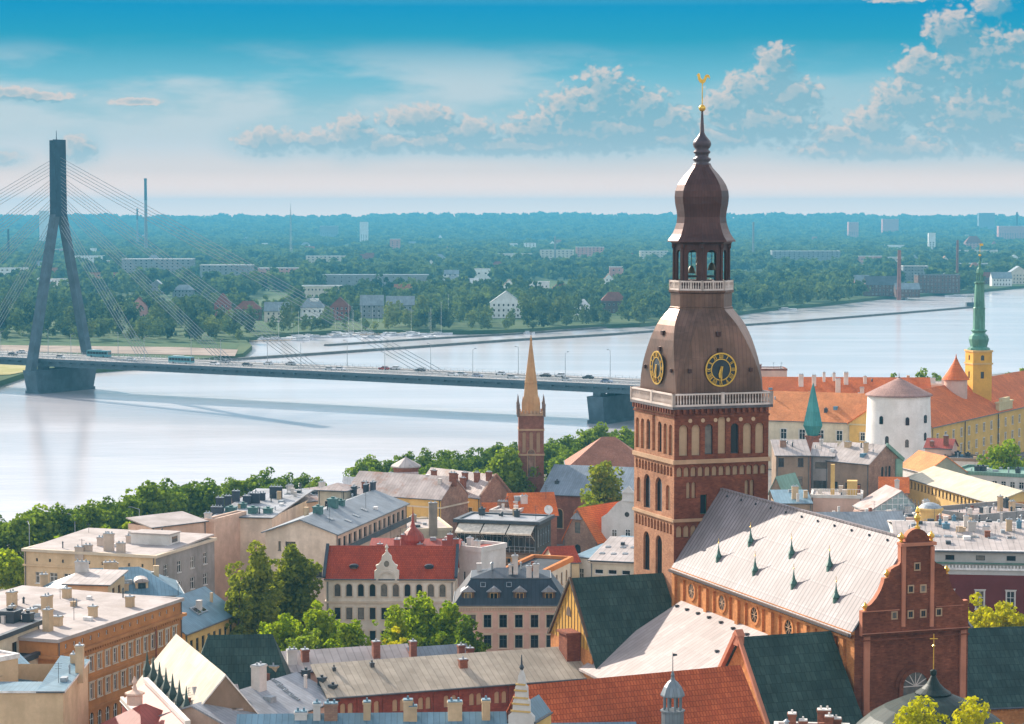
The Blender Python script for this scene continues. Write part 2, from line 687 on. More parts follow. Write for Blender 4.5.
GLASS, _t, _b = newmat('window_glass')
_oi = _t.new('ShaderNodeObjectInfo')
_n = _t.noise(objv(_t), 0.9, 3, 0.5)
_c = _t.mix(_t.sstep(_oi.outputs['Random'], 0.62, 1.0, 0.0, 0.9), (0.012, 0.016, 0.02, 1), (0.26, 0.23, 0.19, 1))
_t.set(_b.inputs['Base Color'], _t.mix(_t.sstep(_n, 0.35, 0.65, 0.0, 0.5), _c, (0.02, 0.024, 0.03, 1)))
_b.inputs['Roughness'].default_value = 0.08
MATS['window_glass'] = GLASS
WHITE = plain('white_paint', (0.75, 0.72, 0.68), 0.6)
DARKM = plain('dark_metal', (0.035, 0.045, 0.055), 0.5)
GREYM = plain('grey_metal', (0.30, 0.33, 0.35), 0.5)
BROWNW = plain('brown_wood', (0.10, 0.05, 0.025), 0.7)
GOLD = plain('gilding', (0.80, 0.48, 0.08), 0.35, 0.7)
BARK = plain('bark', (0.07, 0.05, 0.035), 0.9)
CONC = plaster('concrete', (0.30, 0.32, 0.33), 0.6)
CHIMB = brick('chimney_brick', (0.36, 0.13, 0.07), (0.25, 0.09, 0.05))
CHIMC = plaster('chimney_cream', (0.62, 0.45, 0.28), 0.5)
CHIMW = plaster('chimney_white', (0.68, 0.63, 0.58), 0.5)

# ------------------------------------------------------------------ buildings
WINC = {}
GUTTER = plain('gutter_zinc', (0.09, 0.10, 0.11), 0.5)


def window_mesh(w, h, style, frame, wall, trim, depth):
    key = (round(w, 2), round(h, 2), style, frame.name, wall.name, trim.name if trim else '', depth)
    if key in WINC:
        return WINC[key]
    mb = MB()          # materials: 0 glass, 1 frame, 2 wall, 3 trim
    x0, x1 = -w / 2, w / 2
    arch = 'arch' in style
    blind = 'blind' in style
    opn = 'open' in style
    r = w / 2
    zs = h - r if arch else h
    n = 10
    ap = [(r * math.cos(math.pi * k / n), zs + r * math.sin(math.pi * k / n)) for k in range(n + 1)] if arch else None
    if arch:
        # spandrels that square off the arched head, and the soffit
        for k in range(n):
            a, b = ap[k], ap[k + 1]
            cx = x1 if (a[0] + b[0]) > 0 else x0
            if k == n // 2 - 1:
                mb.poly([(a[0], 0, a[1]), (x1, 0, h), (b[0], 0, b[1])][::-1], 2)
                mb.poly([(x1, 0, zs), (x1, 0, h), (ap[0][0], 0, ap[0][1])][::-1], 2) if False else None
            elif k == n // 2:
                mb.poly([(a[0], 0, a[1]), (x0, 0, h), (b[0], 0, b[1])][::-1], 2)
            else:
                mb.poly([(a[0], 0, a[1]), (cx, 0, h), (b[0], 0, b[1])][::-1], 2)
            mb.poly([(a[0], 0, a[1]), (b[0], 0, b[1]), (b[0], depth, b[1]), (a[0], depth, a[1])], 2)
    zt = h
    if opn:
        pass
    elif blind:
        mb.poly([(x0, depth, 0), (x1, depth, 0), (x1, depth, zt), (x0, depth, zt)], 1)
    else:
        mb.poly([(x0, depth, 0), (x1, depth, 0), (x1, depth, zt), (x0, depth, zt)], 0)
        f = 0.085
        y0, y1 = depth - 0.07, depth - 0.005
        mb.box(x0, y0, 0, x0 + f, y1, zt, 1)
        mb.box(x1 - f, y0, 0, x1, y1, zt, 1)
        mb.box(x0 + f, y0, 0, x1 - f, y1, f, 1)
        mb.box(x0 + f, y0, zt - f, x1 - f, y1, zt, 1)
        if 'bare' not in style:
            mb.box(-f / 2, y0, f, f / 2, y1, zt - f, 1)
            zc = h * 0.64
            mb.box(x0 + f, y0 + 0.01, zc - f / 2, -f / 2, y1, zc + f / 2, 1)
            mb.box(f / 2, y0 + 0.01, zc - f / 2, x1 - f, y1, zc + f / 2, 1)
    if trim:
        t, p = 0.17, -0.06
        zz = zs if arch else h
        mb.box(x0 - t, p, 0, x0, 0.001, zz, 3)
        mb.box(x1, p, 0, x1 + t, 0.001, zz, 3)
        mb.box(x0 - t - 0.08, p - 0.08, -0.14, x1 + t + 0.08, 0.001, 0, 3)
        if arch:
            ro = r + t
            for k in range(n):
                t0, t1 = math.pi * k / n, math.pi * (k + 1) / n
                q = [(r * math.cos(t0), zs + r * math.sin(t0)), (ro * math.cos(t0), zs + ro * math.sin(t0)),
                     (ro * math.cos(t1), zs + ro * math.sin(t1)), (r * math.cos(t1), zs + r * math.sin(t1))]
                mb.vprism(q[::-1][::-1], p, 0.001, 3)
        else:
            mb.box(x0 - t - 0.05, p - 0.03, h, x1 + t + 0.05, 0.001, h + 0.2, 3)
            if 'cap' in style:
                mb.box(x0 - t - 0.14, p - 0.14, h + 0.2, x1 + t + 0.14, 0.001, h + 0.3, 3)
    elif not blind and not opn and 'nosill' not in style:
        mb.box(x0 - 0.06, -0.09, -0.09, x1 + 0.06, 0.001, 0, 1)
    me = mb.mesh('window', [GLASS, frame, wall, trim or frame])
    WINC[key] = me
    return me


def wall_grid(mb, p0, p1, z0, z1, holes, depth, m=0):
    """a wall from p0 to p1 (its outside on the right hand) with rectangular openings (s0, s1, za, zb)"""
    p0, p1 = Vector((p0[0], p0[1], 0)), Vector((p1[0], p1[1], 0))
    L = (p1 - p0).length
    d = (p1 - p0) / L
    inn = Vector((-d.y, d.x, 0)) * depth
    xs = sorted({0.0, L} | {round(min(max(h[k], 0), L), 4) for h in holes for k in (0, 1)})
    P = lambda s, z: p0 + d * s + Vector((0, 0, z))
    for a, b in zip(xs[:-1], xs[1:]):
        if b - a < 1e-4:
            continue
        mid = (a + b) / 2
        hs = sorted([(h[2], h[3]) for h in holes if h[0] - 1e-4 < mid < h[1] + 1e-4])
        z = z0
        for (za, zb) in hs:
            if za > z + 1e-4:
                mb.poly([P(a, z), P(b, z), P(b, za), P(a, za)], m)
            z = max(z, zb)
        if z < z1 - 1e-4:
            mb.poly([P(a, z), P(b, z), P(b, z1), P(a, z1)], m)
    for (a, b, za, zb) in holes:
        mb.poly([P(a, za), P(a, zb), P(a, zb) + inn, P(a, za) + inn], m)
        mb.poly([P(b, zb), P(b, za), P(b, za) + inn, P(b, zb) + inn], m)
        mb.poly([P(a, za), P(a, za) + inn, P(b, za) + inn, P(b, za)], m)
        mb.poly([P(a, zb), P(b, zb), P(b, zb) + inn, P(a, zb) + inn], m)


class Bld:
    """a building in its own frame: x along the front (its outside towards -y), y into the building, z up from the ground"""

    def __init__(s, name, label, A, B, depth, ze, zb=6.0, cat='building', group=None):
        A, B = Vector((A[0], A[1], 0)), Vector((B[0], B[1], 0))
        s.L, s.W = (B - A).length, depth
        s.dx = (B - A) / s.L
        s.dy = Vector((-s.dx.y, s.dx.x, 0))
        s.o = Vector((A.x, A.y, zb))
        s.h = ze - zb
        s.ang = math.atan2(s.dx.y, s.dx.x)
        s.root = empty(name, s.o, s.ang, label=label, cat=cat, group=group)
        s.rp = []
        s.roof_o = None

    def loc(s, w):
        d = Vector(w) - s.o
        return Vector((d.dot(s.dx), d.dot(s.dy), d.z))

    def wld(s, p):
        return s.o + s.dx * p[0] + s.dy * p[1] + Vector((0, 0, p[2]))

    def sides(s):
        L, W = s.L, s.W
        return {'F': ((0, 0), (L, 0)), 'R': ((L, 0), (L, W)), 'B': ((L, W), (0, W)), 'L': ((0, W), (0, 0))}

    def sx(s, side, u, v=None, z=None):
        """distance along a side at which pixel column u falls, at height z above the ground of the building"""
        p0, p1 = s.sides()[side]
        best, bs = 1e9, 0
        LL = math.hypot(p1[0] - p0[0], p1[1] - p0[1])
        for k in range(401):
            t = LL * k / 400
            q = s.wld((p0[0] + (p1[0] - p0[0]) * k / 400, p0[1] + (p1[1] - p0[1]) * k / 400, 0))
            uu = CX + FPX * q.x / (q.y * CT - (z or 0) * 0)
            if abs(uu - u) < best:
                best, bs = abs(uu - u), t
        return bs

    def walls(s, mat, rows=None, frame=WHITE, trim=None, depth=0.22, name='wall', z0=0.0, z1=None, gables=None, mats=None):
        """rows: side -> list of dict(n= or xs=, z, w, h, m0, m1, style, frame, trim)"""
        rows = rows or {}
        z1 = s.h if z1 is None else z1
        mb = MB()
        put = []
        for side, (p0, p1) in s.sides().items():
            LL = math.hypot(p1[0] - p0[0], p1[1] - p0[1])
            holes = []
            dx, dy = (p1[0] - p0[0]) / LL, (p1[1] - p0[1]) / LL
            for r in rows.get(side, []):
                m0, m1 = r.get('m0', 1.2), r.get('m1', 1.2)
                xs = r.get('xs') or [m0 + (LL - m0 - m1) * (k + 0.5) / r['n'] for k in range(r['n'])]
                for x in xs:
                    if x - r['w'] / 2 < 0.1 or x + r['w'] / 2 > LL - 0.1:
                        continue
                    holes.append((x - r['w'] / 2, x + r['w'] / 2, r['z'], r['z'] + r['h']))
                    put.append((p0[0] + dx * x, p0[1] + dy * x, r['z'], math.atan2(dy, dx), r))
            mi = 0 if not mats or side not in mats else mats[side]
            wall_grid(mb, p0, p1, z0, z1, holes, depth, mi)
        for gpoly in (gables or []):
            mb.poly(gpoly, 0)
        ml = mat if isinstance(mat, (list, tuple)) else [mat]
        w = mb.build(name, list(ml), s.root)
        if rows.get('F') and name == 'wall' and s.o.y < 700 and s.L > 5:
            for x in (.3, s.L - .3):
                dp = MB()
                dp.tube((x, -.13, 0), (x, -.13, z1 - .3), .08, .08, 6)
                dp.build('drainpipe', GUTTER, s.root)
        for (x, y, z, a, r) in put:
            me = window_mesh(r['w'], r['h'], r.get('style', ''), r.get('frame', frame), ml[0], r.get('trim', trim), depth)
            link('window', me, s.root, (x, y, z), a)
        return w

    # ---- roofs: every one is a set of sloping plates
    def roof(s, polys, mat, t=0.22, name='roof', edge=None):
        mb = MB()
        for p in polys:
            mb.slab(p, t, 0, 1)
            s.rp.append([Vector(q) for q in p])
        o = mb.build(name, [mat, edge or mat], s.root)
        s.roof_o = o
        # gutters along the low level edges
        gm, ng = MB(), 0
        for p in polys:
            zl = min(q[2] for q in p)
            for k in range(len(p)):
                a, b = Vector(p[k]), Vector(p[(k + 1) % len(p)])
                if abs(a.z - zl) < .02 and abs(b.z - zl) < .02 and (a - b).length > 1.5 and max(q[2] for q in p) > zl + .6:
                    d = (b - a).normalized()
                    out = Vector((d.y, -d.x, 0)) * .1
                    dn = Vector((0, 0, t * .5))
                    gm.tube(a + out - dn, b + out - dn, .11, .11, 6)
                    ng += 1
        if ng:
            gm.build('gutter', GUTTER, o)
        return o

    def gable_x(s, hr, mat, o=0.35, ry=None, t=0.22, edge=None):
        L, W, h = s.L, s.W, s.h
        ry = W / 2 if ry is None else ry
        k0, k1 = hr / ry, hr / (W - ry)
        return s.roof([[(-o, -o, h - k0 * o), (L + o, -o, h - k0 * o), (L + o, ry, h + hr), (-o, ry, h + hr)],
                       [(L + o, W + o, h - k1 * o), (-o, W + o, h - k1 * o), (-o, ry, h + hr), (L + o, ry, h + hr)]], mat, t, edge=edge)

    def gx_gables(s, hr, ry=None, dz=0.15):
        L, W, h = s.L, s.W, s.h
        ry = W / 2 if ry is None else ry
        return [[(0, W, h), (0, 0, h), (0, ry, h + hr - dz)], [(L, 0, h), (L, W, h), (L, ry, h + hr - dz)]]

    def gable_y(s, hr, mat, o=0.35, rx=None, t=0.22, edge=None):
        L, W, h = s.L, s.W, s.h
        rx = L / 2 if rx is None else rx
        k0, k1 = hr / rx, hr / (L - rx)
        return s.roof([[(-o, W + o, h - k0 * o), (-o, -o, h - k0 * o), (rx, -o, h + hr), (rx, W + o, h + hr)],
                       [(L + o, -o, h - k1 * o), (L + o, W + o, h - k1 * o), (rx, W + o, h + hr), (rx, -o, h + hr)]], mat, t, edge=edge)

    def gy_gables(s, hr, rx=None, dz=0.15):
        L, W, h = s.L, s.W, s.h
        rx = L / 2 if rx is None else rx
        return [[(0, 0, h), (L, 0, h), (rx, 0, h + hr - dz)], [(L, W, h), (0, W, h), (rx, W, h + hr - dz)]]

    def hip(s, hr, mat, o=0.4, inset=None, t=0.22, edge=None, h=None):
        L, W = s.L, s.W
        h = s.h if h is None else h
        if L >= W:
            i = W / 2 if inset is None else inset
            a, b = (i, W / 2, h + hr), (L - i, W / 2, h + hr)
        else:
            i = L / 2 if inset is None else inset
            a, b = (L / 2, i, h + hr), (L / 2, W - i, h + hr)
        c = [(-o, -o, h - .1), (L + o, -o, h - .1), (L + o, W + o, h - .1), (-o, W + o, h - .1)]
        if L >= W:
            P = [[c[0], c[1], b, a], [c[1], c[2], b], [c[2], c[3], a, b], [c[3], c[0], a]]
        else:
            P = [[c[0], c[1], a], [c[1], c[2], b, a], [c[2], c[3], b], [c[3], c[0], a, b]]
        return s.roof(P, mat, t, edge=edge)

    def flat(s, mat, par=0.5, parmat=None, o=0.15, rise=0.0):
        L, W, h = s.L, s.W, s.h
        r = s.roof([[(0, 0, h), (L, 0, h), (L, W, h + rise), (0, W, h + rise)]], mat, 0.3)
        if par > 0:
            mb = MB()
            e = 0.3
            for (a, b, c, d) in ((-o, -o, L + o, e), (-o, W - e, L + o, W + o), (-o, e, e, W - e), (L - e, e, L + o, W - e)):
                mb.box(a, b, h - 0.35, c, d, h + par)
            mb.build('parapet', parmat or mat, s.root)
        return r

    def shed(s, hr, mat, o=0.35, t=0.2, edge=None):
        L, W, h = s.L, s.W, s.h
        k = hr / W
        return s.roof([[(-o, -o, h - k * o), (L + o, -o, h - k * o), (L + o, W + o, h + hr + k * o), (-o, W + o, h + hr + k * o)]], mat, t, edge=edge)

    def shed_gables(s, hr):
        L, W, h = s.L, s.W, s.h
        return [[(0, W, h), (0, 0, h), (0, W, h + hr)], [(L, 0, h), (L, W, h), (L, W, h + hr)], [(L, W, h), (0, W, h), (0, W, h + hr), (L, W, h + hr)]]

    def mansard(s, h1, in1, h2, mat, top=None, o=0.35):
        L, W, h = s.L, s.W, s.h
        c = [(-o, -o, h), (L + o, -o, h), (L + o, W + o, h), (-o, W + o, h)]
        d = [(in1, in1, h + h1), (L - in1, in1, h + h1), (L - in1, W - in1, h + h1), (in1, W - in1, h + h1)]
        P = [[c[0], c[1], d[1], d[0]], [c[1], c[2], d[2], d[1]], [c[2], c[3], d[3], d[2]], [c[3], c[0], d[0], d[3]]]
        i = min(L, W) * 0.5 - in1
        if L >= W:
            a, b = (in1 + i, W / 2, h + h1 + h2), (L - in1 - i, W / 2, h + h1 + h2)
            P += [[d[0], d[1], b, a], [d[1], d[2], b], [d[2], d[3], a, b], [d[3], d[0], a]]
        else:
            a, b = (L / 2, in1 + i, h + h1 + h2), (L / 2, W - in1 - i, h + h1 + h2)
            P += [[d[0], d[1], a], [d[1], d[2], b, a], [d[2], d[3], b], [d[3], d[0], a, b]]
        return s.roof(P, mat, 0.2)

    def hf(s, x, y):
        best = None
        for P in s.rp:
            inside = True
            n = len(P)
            for k in range(n):
                a, b = P[k], P[(k + 1) % n]
                if (b.x - a.x) * (y - a.y) - (b.y - a.y) * (x - a.x) < -1e-6:
                    inside = False
                    break
            if inside:
                N = (P[1] - P[0]).cross(P[2] - P[0])
                if abs(N.z) > 1e-6:
                    z = P[0].z - (N.x * (x - P[0].x) + N.y * (y - P[0].y)) / N.z
                    best = z if best is None else max(best, z)
        return best

    def hit(s, u, v):
        """where the sight line of a pixel of the photograph meets this roof, in the building's frame"""
        d = ray(u, v)
        C = Vector((0, 0, HC))
        D = s.o.y - 45
        last = None
        while D < s.o.y + 110:
            p = s.loc(C + d * (D / d.y))
            z = s.hf(p.x, p.y)
            if z is not None:
                last = (p.x, p.y, z)
                if p.z < z:
                    return (p.x, p.y, z)
            D += 0.2
        return last

    def chimneys(s, spots, mat=None, w=0.9, d=0.7, hh=1.8, pots=True, cap=None):
        for sp in spots:
            u, v = sp[0], sp[1]
            h_ = sp[2] if len(sp) > 2 else hh
            w_ = sp[3] if len(sp) > 3 else w
            p = s.hit(u, v)
            if p is None:
                continue
            s.chimney_at(p, h_, w_, d, mat or CHIMB, pots, cap)

    def chimney_at(s, p, h_=1.8, w_=0.9, d=0.7, mat=None, pots=True, cap=None):
        mb = MB()
        x, y, z = p
        mb.box(x - w_ / 2, y - d / 2, z - 1.2, x + w_ / 2, y + d / 2, z + h_ - 0.25)
        mb.box(x - w_ / 2 - .08, y - d / 2 - .08, z + h_ - 0.25, x + w_ / 2 + .08, y + d / 2 + .08, z + h_ - 0.05)
        mb.box(x - w_ / 2 - .02, y - d / 2 - .02, z + h_ - 0.05, x + w_ / 2 + .02, y + d / 2 + .02, z + h_ + 0.05, 1)
        if pots:
            n = max(1, int(w_ / 0.55))
            for k in range(n):
                cx = x - w_ / 2 + w_ * (k + 0.5) / n
                mb.tube((cx, y, z + h_ + 0.05), (cx, y, z + h_ + 0.35), 0.13, 0.11, 6, 1)
        mb.build('chimney', [mat or CHIMB, cap or GREYM], s.roof_o)

    def skylights(s, spots, w=0.9, l=1.2):
        for (u, v) in spots:
            p = s.hit(u, v)
            if p is None:
                continue
            e = 0.3
            zx = (s.hf(p[0] + e, p[1]) or p[2]) - p[2]
            zy = (s.hf(p[0], p[1] + e) or p[2]) - p[2]
            ax, ay = Vector((e, 0, zx)).normalized(), Vector((0, e, zy)).normalized()
            n = ax.cross(ay).normalized()
            c = Vector(p)
            mb = MB()
            q = [c - ax * w / 2 - ay * l / 2, c + ax * w / 2 - ay * l / 2, c + ax * w / 2 + ay * l / 2, c - ax * w / 2 + ay * l / 2]
            up_ = n * 0.14
            mb.faces(q + [k + up_ for k in q], [(0, 1, 5, 4), (1, 2, 6, 5), (2, 3, 7, 6), (3, 0, 4, 7)], 1)
            mb.poly([k + up_ for k in q], 1)
            qi = [c + (k - c) * 0.78 + up_ * 1.06 for k in q]
            mb.poly(qi, 0)
            mb.build('skylight', [GLASS, GREYM], s.roof_o)

    def vents(s, spots, w=1.0, h=0.9, mat=None):
        for sp in spots:
            p = s.hit(sp[0], sp[1])
            if p is None:
                continue
            w_ = sp[2] if len(sp) > 2 else w
            h_ = sp[3] if len(sp) > 3 else h
            mb = MB()
            mb.box(p[0] - w_ / 2, p[1] - w_ / 2, p[2] - 0.8, p[0] + w_ / 2, p[1] + w_ / 2, p[2] + h_ * 0.8)
            mb.box(p[0] - w_ * .58, p[1] - w_ * .58, p[2] + h_ * .8, p[0] + w_ * .58, p[1] + w_ * .58, p[2] + h_)
            mb.tube((p[0], p[1], p[2] + h_), (p[0], p[1], p[2] + h_ + .3), w_ * .2, w_ * .25, 8)
            mb.build('vent', mat or DARKM, s.roof_o)

    def band(s, z, h, p, mat, name='cornice'):
        """a moulding right round the building"""
        mb = MB()
        L, W = s.L, s.W
        mb.box(-p, -p, z, L + p, 0.002, z + h)
        mb.box(-p, W - .002, z, L + p, W + p, z + h)
        mb.box(-p, 0.002, z, 0.002, W - .002, z + h)
        mb.box(L - .002, .002, z, L + p, W - .002, z + h)
        return mb.build(name, mat, s.root)

    def dormers(s, side, xs, z, w, h, wallm, roofm, depth=2.2, y_in=0.3, style='arch', frame=None, glass_w=None):
        """small roof windows standing on the front slope"""
        for x in xs:
            mb = MB()
            y0, y1 = y_in, y_in + depth
            mb.box(x - w / 2, y0, z, x + w / 2, y1, z + h, 0)
            gw = glass_w or w * 0.62
            mb.box(x - gw / 2, y0 - 0.05, z + 0.18, x + gw / 2, y0 + 0.001, z + h - 0.12, 3)
            mb.box(x - gw / 2 + .07, y0 - 0.065, z + 0.25, x - .035, y0 - .05, z + h - 0.19, 2)
            mb.box(x + .035, y0 - 0.065, z + 0.25, x + gw / 2 - .07, y0 - .05, z + h - 0.19, 2)
            o = 0.18
            if style == 'arch':
                prof = [(x - w / 2 - o, z + h), (x + w / 2 + o, z + h)] + \
                       [(x + (w / 2 + o) * math.cos(math.pi * k / 6), z + h + 0.02 + w * 0.28 * math.sin(math.pi * k / 6)) for k in range(1, 6)]
            else:
                prof = [(x - w / 2 - o, z + h), (x + w / 2 + o, z + h), (x, z + h + w * 0.42)]
            mb.vprism(prof, y0 - 0.25, y1 + 0.6, 1)
            mb.build('dormer', [wallm, roofm, GLASS, frame or BROWNW], s.roof_o)


def fb(name, label, a, b, ze, depth, zb=6.0, group=None, cat='building'):
    """front eave given by its two ends as pixels (left, right) at height ze"""
    return Bld(name, label, W(a[0], a[1], ze), W(b[0], b[1], ze), depth, ze, zb, cat, group)


def rows(n, zs, w, h, style='', **kw):
    return [dict(n=n, z=z, w=w, h=h, style=style, **kw) for z in zs]

# ------------------------------------------------------------------ buildings on the far bank
FW = dict(white=plaster('far_white', (0.86, 0.84, 0.80), 0.3), cream=plaster('far_cream', (0.66, 0.58, 0.47), 0.3), red=plaster('far_red', (0.30, 0.09, 0.06), 0.3),
          brown=plaster('far_brown', (0.16, 0.09, 0.07), 0.4), grey=plaster('far_grey', (0.28, 0.29, 0.30), 0.4), pink=plaster('far_pink', (0.62, 0.30, 0.25), 0.3),
          dark=plaster('far_dark', (0.05, 0.055, 0.06), 0.4), orange=plaster('far_orange', (0.45, 0.20, 0.10), 0.3))
FR = dict(grey=seam('far_roof_grey', (0.26, 0.29, 0.31), 1.0), red=tile('far_roof_red', (0.33, 0.10, 0.06), (0.25, 0.08, 0.05)),
          pale=seam('far_roof_pale', (0.7, 0.68, 0.66), 1.0), dark=seam('far_roof_dark', (0.10, 0.11, 0.12), 1.0), orange=tile('far_roof_orange', (0.5, 0.2, 0.09), (0.4, 0.15, 0.07)))
FZ = 2.5
OPEN = []


def far_house(u0, u1, vt, vb, wall, roof, kind, label, fl=None, dep=None, ang=0.0, cat='house', name='house', front=True):
    D = FPX * (HC - FZ) / (vb - 212)
    k = D / FPX
    wd = (u1 - u0) * k
    ht = (vb - vt) * k
    hr = 0 if kind == 'flat' else ht * (0.42 if kind in ('gable', 'gabley', 'hip') else 0.3)
    ze = FZ + ht - hr
    A = Vector(((u0 - CX) * k, D, 0))
    B = Vector(((u1 - CX) * k, D + wd * math.tan(ang), 0))
    dep = dep or max(8, min(wd * 0.6, 16))
    b = Bld(name, label, A, B, dep, ze, FZ - 0.3, cat)
    fh = 3.1
    nfl = fl or max(1, int((ze - FZ) / fh))
    ww = 1.3 if D < 2500 else 2.2
    n = max(2, int(b.L / (3.4 if D < 2500 else 6)))
    n = min(n, 14)
    rr = [dict(n=n, z=0.3 + 1.0 + i * (ze - FZ) / nfl, w=ww, h=min(1.7, (ze - FZ) / nfl * 0.55), style='bare nosill') for i in range(min(nfl, 7))]
    nr = max(1, int(dep / 4))
    rs = [dict(r, n=nr) for r in rr]
    g = None
    if kind == 'gable':
        g = b.gx_gables(hr)
    if kind == 'gabley':
        g = b.gy_gables(hr)
    b.walls(FW[wall], {'F': rr, 'R': rs, 'L': rs}, gables=g, frame=WHITE)
    {'gable': lambda: b.gable_x(hr, FR[roof]), 'gabley': lambda: b.gable_y(hr, FR[roof]), 'hip': lambda: b.hip(hr, FR[roof]),
     'flat': lambda: b.flat(FR[roof], 0.4)}[kind]()
    if front:
        OPEN.append((u0 - 1, u1 + 1, vb - 1.5, 212 + 1.09 * (vb - 212)))
    OPEN.append((u0 - 1, u1 + 1, vb - 1.2 - dep / D * (vb - 212), vb))
    return b


H_ = far_house
b = H_(300, 324, 298, 320, 'white', 'grey', 'hip', 'white two storey villa with a small attic block on its grey roof by the marina')
mb = MB(); mb.box(b.L * .4, 3, b.h, b.L * .75, 7.5, b.h + 6); mb.build('attic', FW['white'], b.root)
H_(329, 350, 297, 320, 'red', 'red', 'gabley', 'dark red gabled house beside the white villa on the far shore')
H_(360, 383, 295, 318, 'grey', 'grey', 'gable', 'blue grey hipped house beside the marina, third along from the white villa', cat='house')
H_(386, 414, 296, 316, 'grey', 'grey', 'gable', 'wide grey roofed house partly hidden in shoreline trees')
H_(394, 412, 284, 298, 'orange', 'orange', 'gable', 'orange roofed house rising behind the grey roofed one')
H_(264, 288, 302, 322, 'cream', 'grey', 'gable', 'pale cottage with a grey roof among trees at the marina end')
H_(490, 522, 291, 318, 'white', 'grey', 'gabley', 'pale gabled house deep among trees in the middle of the far shore')
H_(601, 627, 292, 313, 'brown', 'red', 'hip', 'low red brick house with a dark red roof near the water')
H_(575, 590, 299, 315, 'white', 'pale', 'hip', 'little white shed among trees next to the red brick house', cat='shed')
H_(130, 147, 297, 318, 'pink', 'red', 'gabley', 'pink red house with a steep gable seen through the cables')
H_(214, 230, 293, 318, 'red', 'red', 'gabley', 'tall narrow red house behind the long stay cables')
H_(234, 260, 301, 320, 'brown', 'red', 'hip', 'broad dark red roofed house at the end of the embankment')
H_(122, 192, 259, 277, 'grey', 'pale', 'flat', 'long white flat roofed hall in the woods beyond the pylon', dep=30, cat='hall', name='hall')
H_(200, 252, 265, 281, 'grey', 'pale', 'flat', 'long grey white flat roofed hall right of the long white hall', dep=24, cat='hall', name='hall')
H_(322, 428, 275, 287, 'grey', 'grey', 'flat', 'very long low grey shed among the trees above the marina', dep=30, cat='shed', name='shed')
H_(258, 306, 268, 277, 'pink', 'pale', 'flat', 'low pinkish warehouse in the woods left of the long grey shed', dep=20, cat='warehouse', name='warehouse')
H_(306, 345, 256, 266, 'cream', 'pale', 'flat', 'cream low block high up in the woods above the warehouse', dep=20)
H_(84, 118, 273, 281, 'orange', 'orange', 'flat', 'low orange strip building just right of the pylon legs', dep=14)
H_(50, 84, 279, 287, 'white', 'pale', 'flat', 'low white building between the legs of the bridge pylon', dep=14)
H_(-6, 26, 268, 279, 'white', 'pale', 'flat', 'low white building at the edge of the view left of the pylon', dep=16)
H_(40, 48, 211, 246, 'white', 'pale', 'flat', 'pale tower block standing against the horizon beside the pylon shaft', dep=24, cat='tower block', name='tower_block')
H_(360, 368, 222, 244, 'white', 'pale', 'flat', 'single white tower block in the middle distance woods', dep=24, cat='tower block', name='tower_block')
H_(320, 338, 226, 240, 'grey', 'pale', 'flat', 'grey slab block in the woods near the tall mast', dep=24, cat='tower block', name='tower_block')
H_(390, 400, 239, 254, 'pink', 'pale', 'flat', 'pink block among far trees above the marina', dep=20)
H_(540, 574, 250, 262, 'cream', 'pale', 'flat', 'cream low rise block in the distant woods left of the church tower', dep=18)
H_(576, 604, 247, 260, 'pink', 'pale', 'flat', 'pinkish low rise block beside the cream one in the distance', dep=18)
H_(524, 536, 243, 252, 'white', 'pale', 'flat', 'small white block above the distant cream low rise', dep=18)
H_(610, 622, 224, 231, 'white', 'pale', 'flat', 'tiny white building on the edge of the distant hills', dep=20)
H_(640, 668, 251, 261, 'cream', 'pale', 'flat', 'low cream block just left of the tower lantern', dep=18)
H_(772, 840, 251, 264, 'grey', 'pale', 'flat', 'long pale grey block in woods right of the tower lantern', dep=24)
H_(848, 858, 222, 240, 'pink', 'pale', 'flat', 'small pink tower block on the skyline', dep=24, cat='tower block', name='tower_block')
H_(882, 898, 219, 238, 'pink', 'pale', 'flat', 'twin pink and grey tower block on the skyline', dep=24, cat='tower block', name='tower_block')
H_(978, 994, 213, 236, 'grey', 'pale', 'flat', 'tallest grey tower block on the right of the skyline', dep=24, cat='tower block', name='tower_block')
H_(998, 1024, 226, 242, 'pink', 'pale', 'flat', 'wide pink block at the right edge below the skyline', dep=24, cat='tower block', name='tower_block')
H_(965, 982, 236, 252, 'pink', 'red', 'hip', 'pink building with a red roof behind the green castle spire', dep=18)
H_(928, 935, 233, 254, 'white', 'pale', 'flat', 'slim white tower among trees left of the castle spire', dep=8, cat='tower block', name='tower_block')
H_(866, 898, 276, 296, 'brown', 'dark', 'gable', 'dark brown brick mill building by the river', cat='mill', name='mill')
H_(896, 920, 283, 297, 'brown', 'grey', 'gable', 'low brown brick works with a grey roof beside the mill', cat='works', name='works')
H_(903, 928, 266, 284, 'grey', 'pale', 'flat', 'grey factory block with a pale roof behind the brick works', cat='factory', name='factory')
H_(918, 960, 275, 293, 'brown', 'dark', 'flat', 'long dark factory with rows of windows on the river bank', cat='factory', name='factory', dep=22)
H_(992, 1012, 272, 286, 'white', 'grey', 'gable', 'white house with a grey roof at the right end of the shore')
H_(1008, 1030, 266, 284, 'cream', 'grey', 'gabley', 'cream gabled house at the right edge of the far shore')
H_(978, 992, 272, 284, 'brown', 'red', 'gable', 'small brown house between the castle spire and the white house')

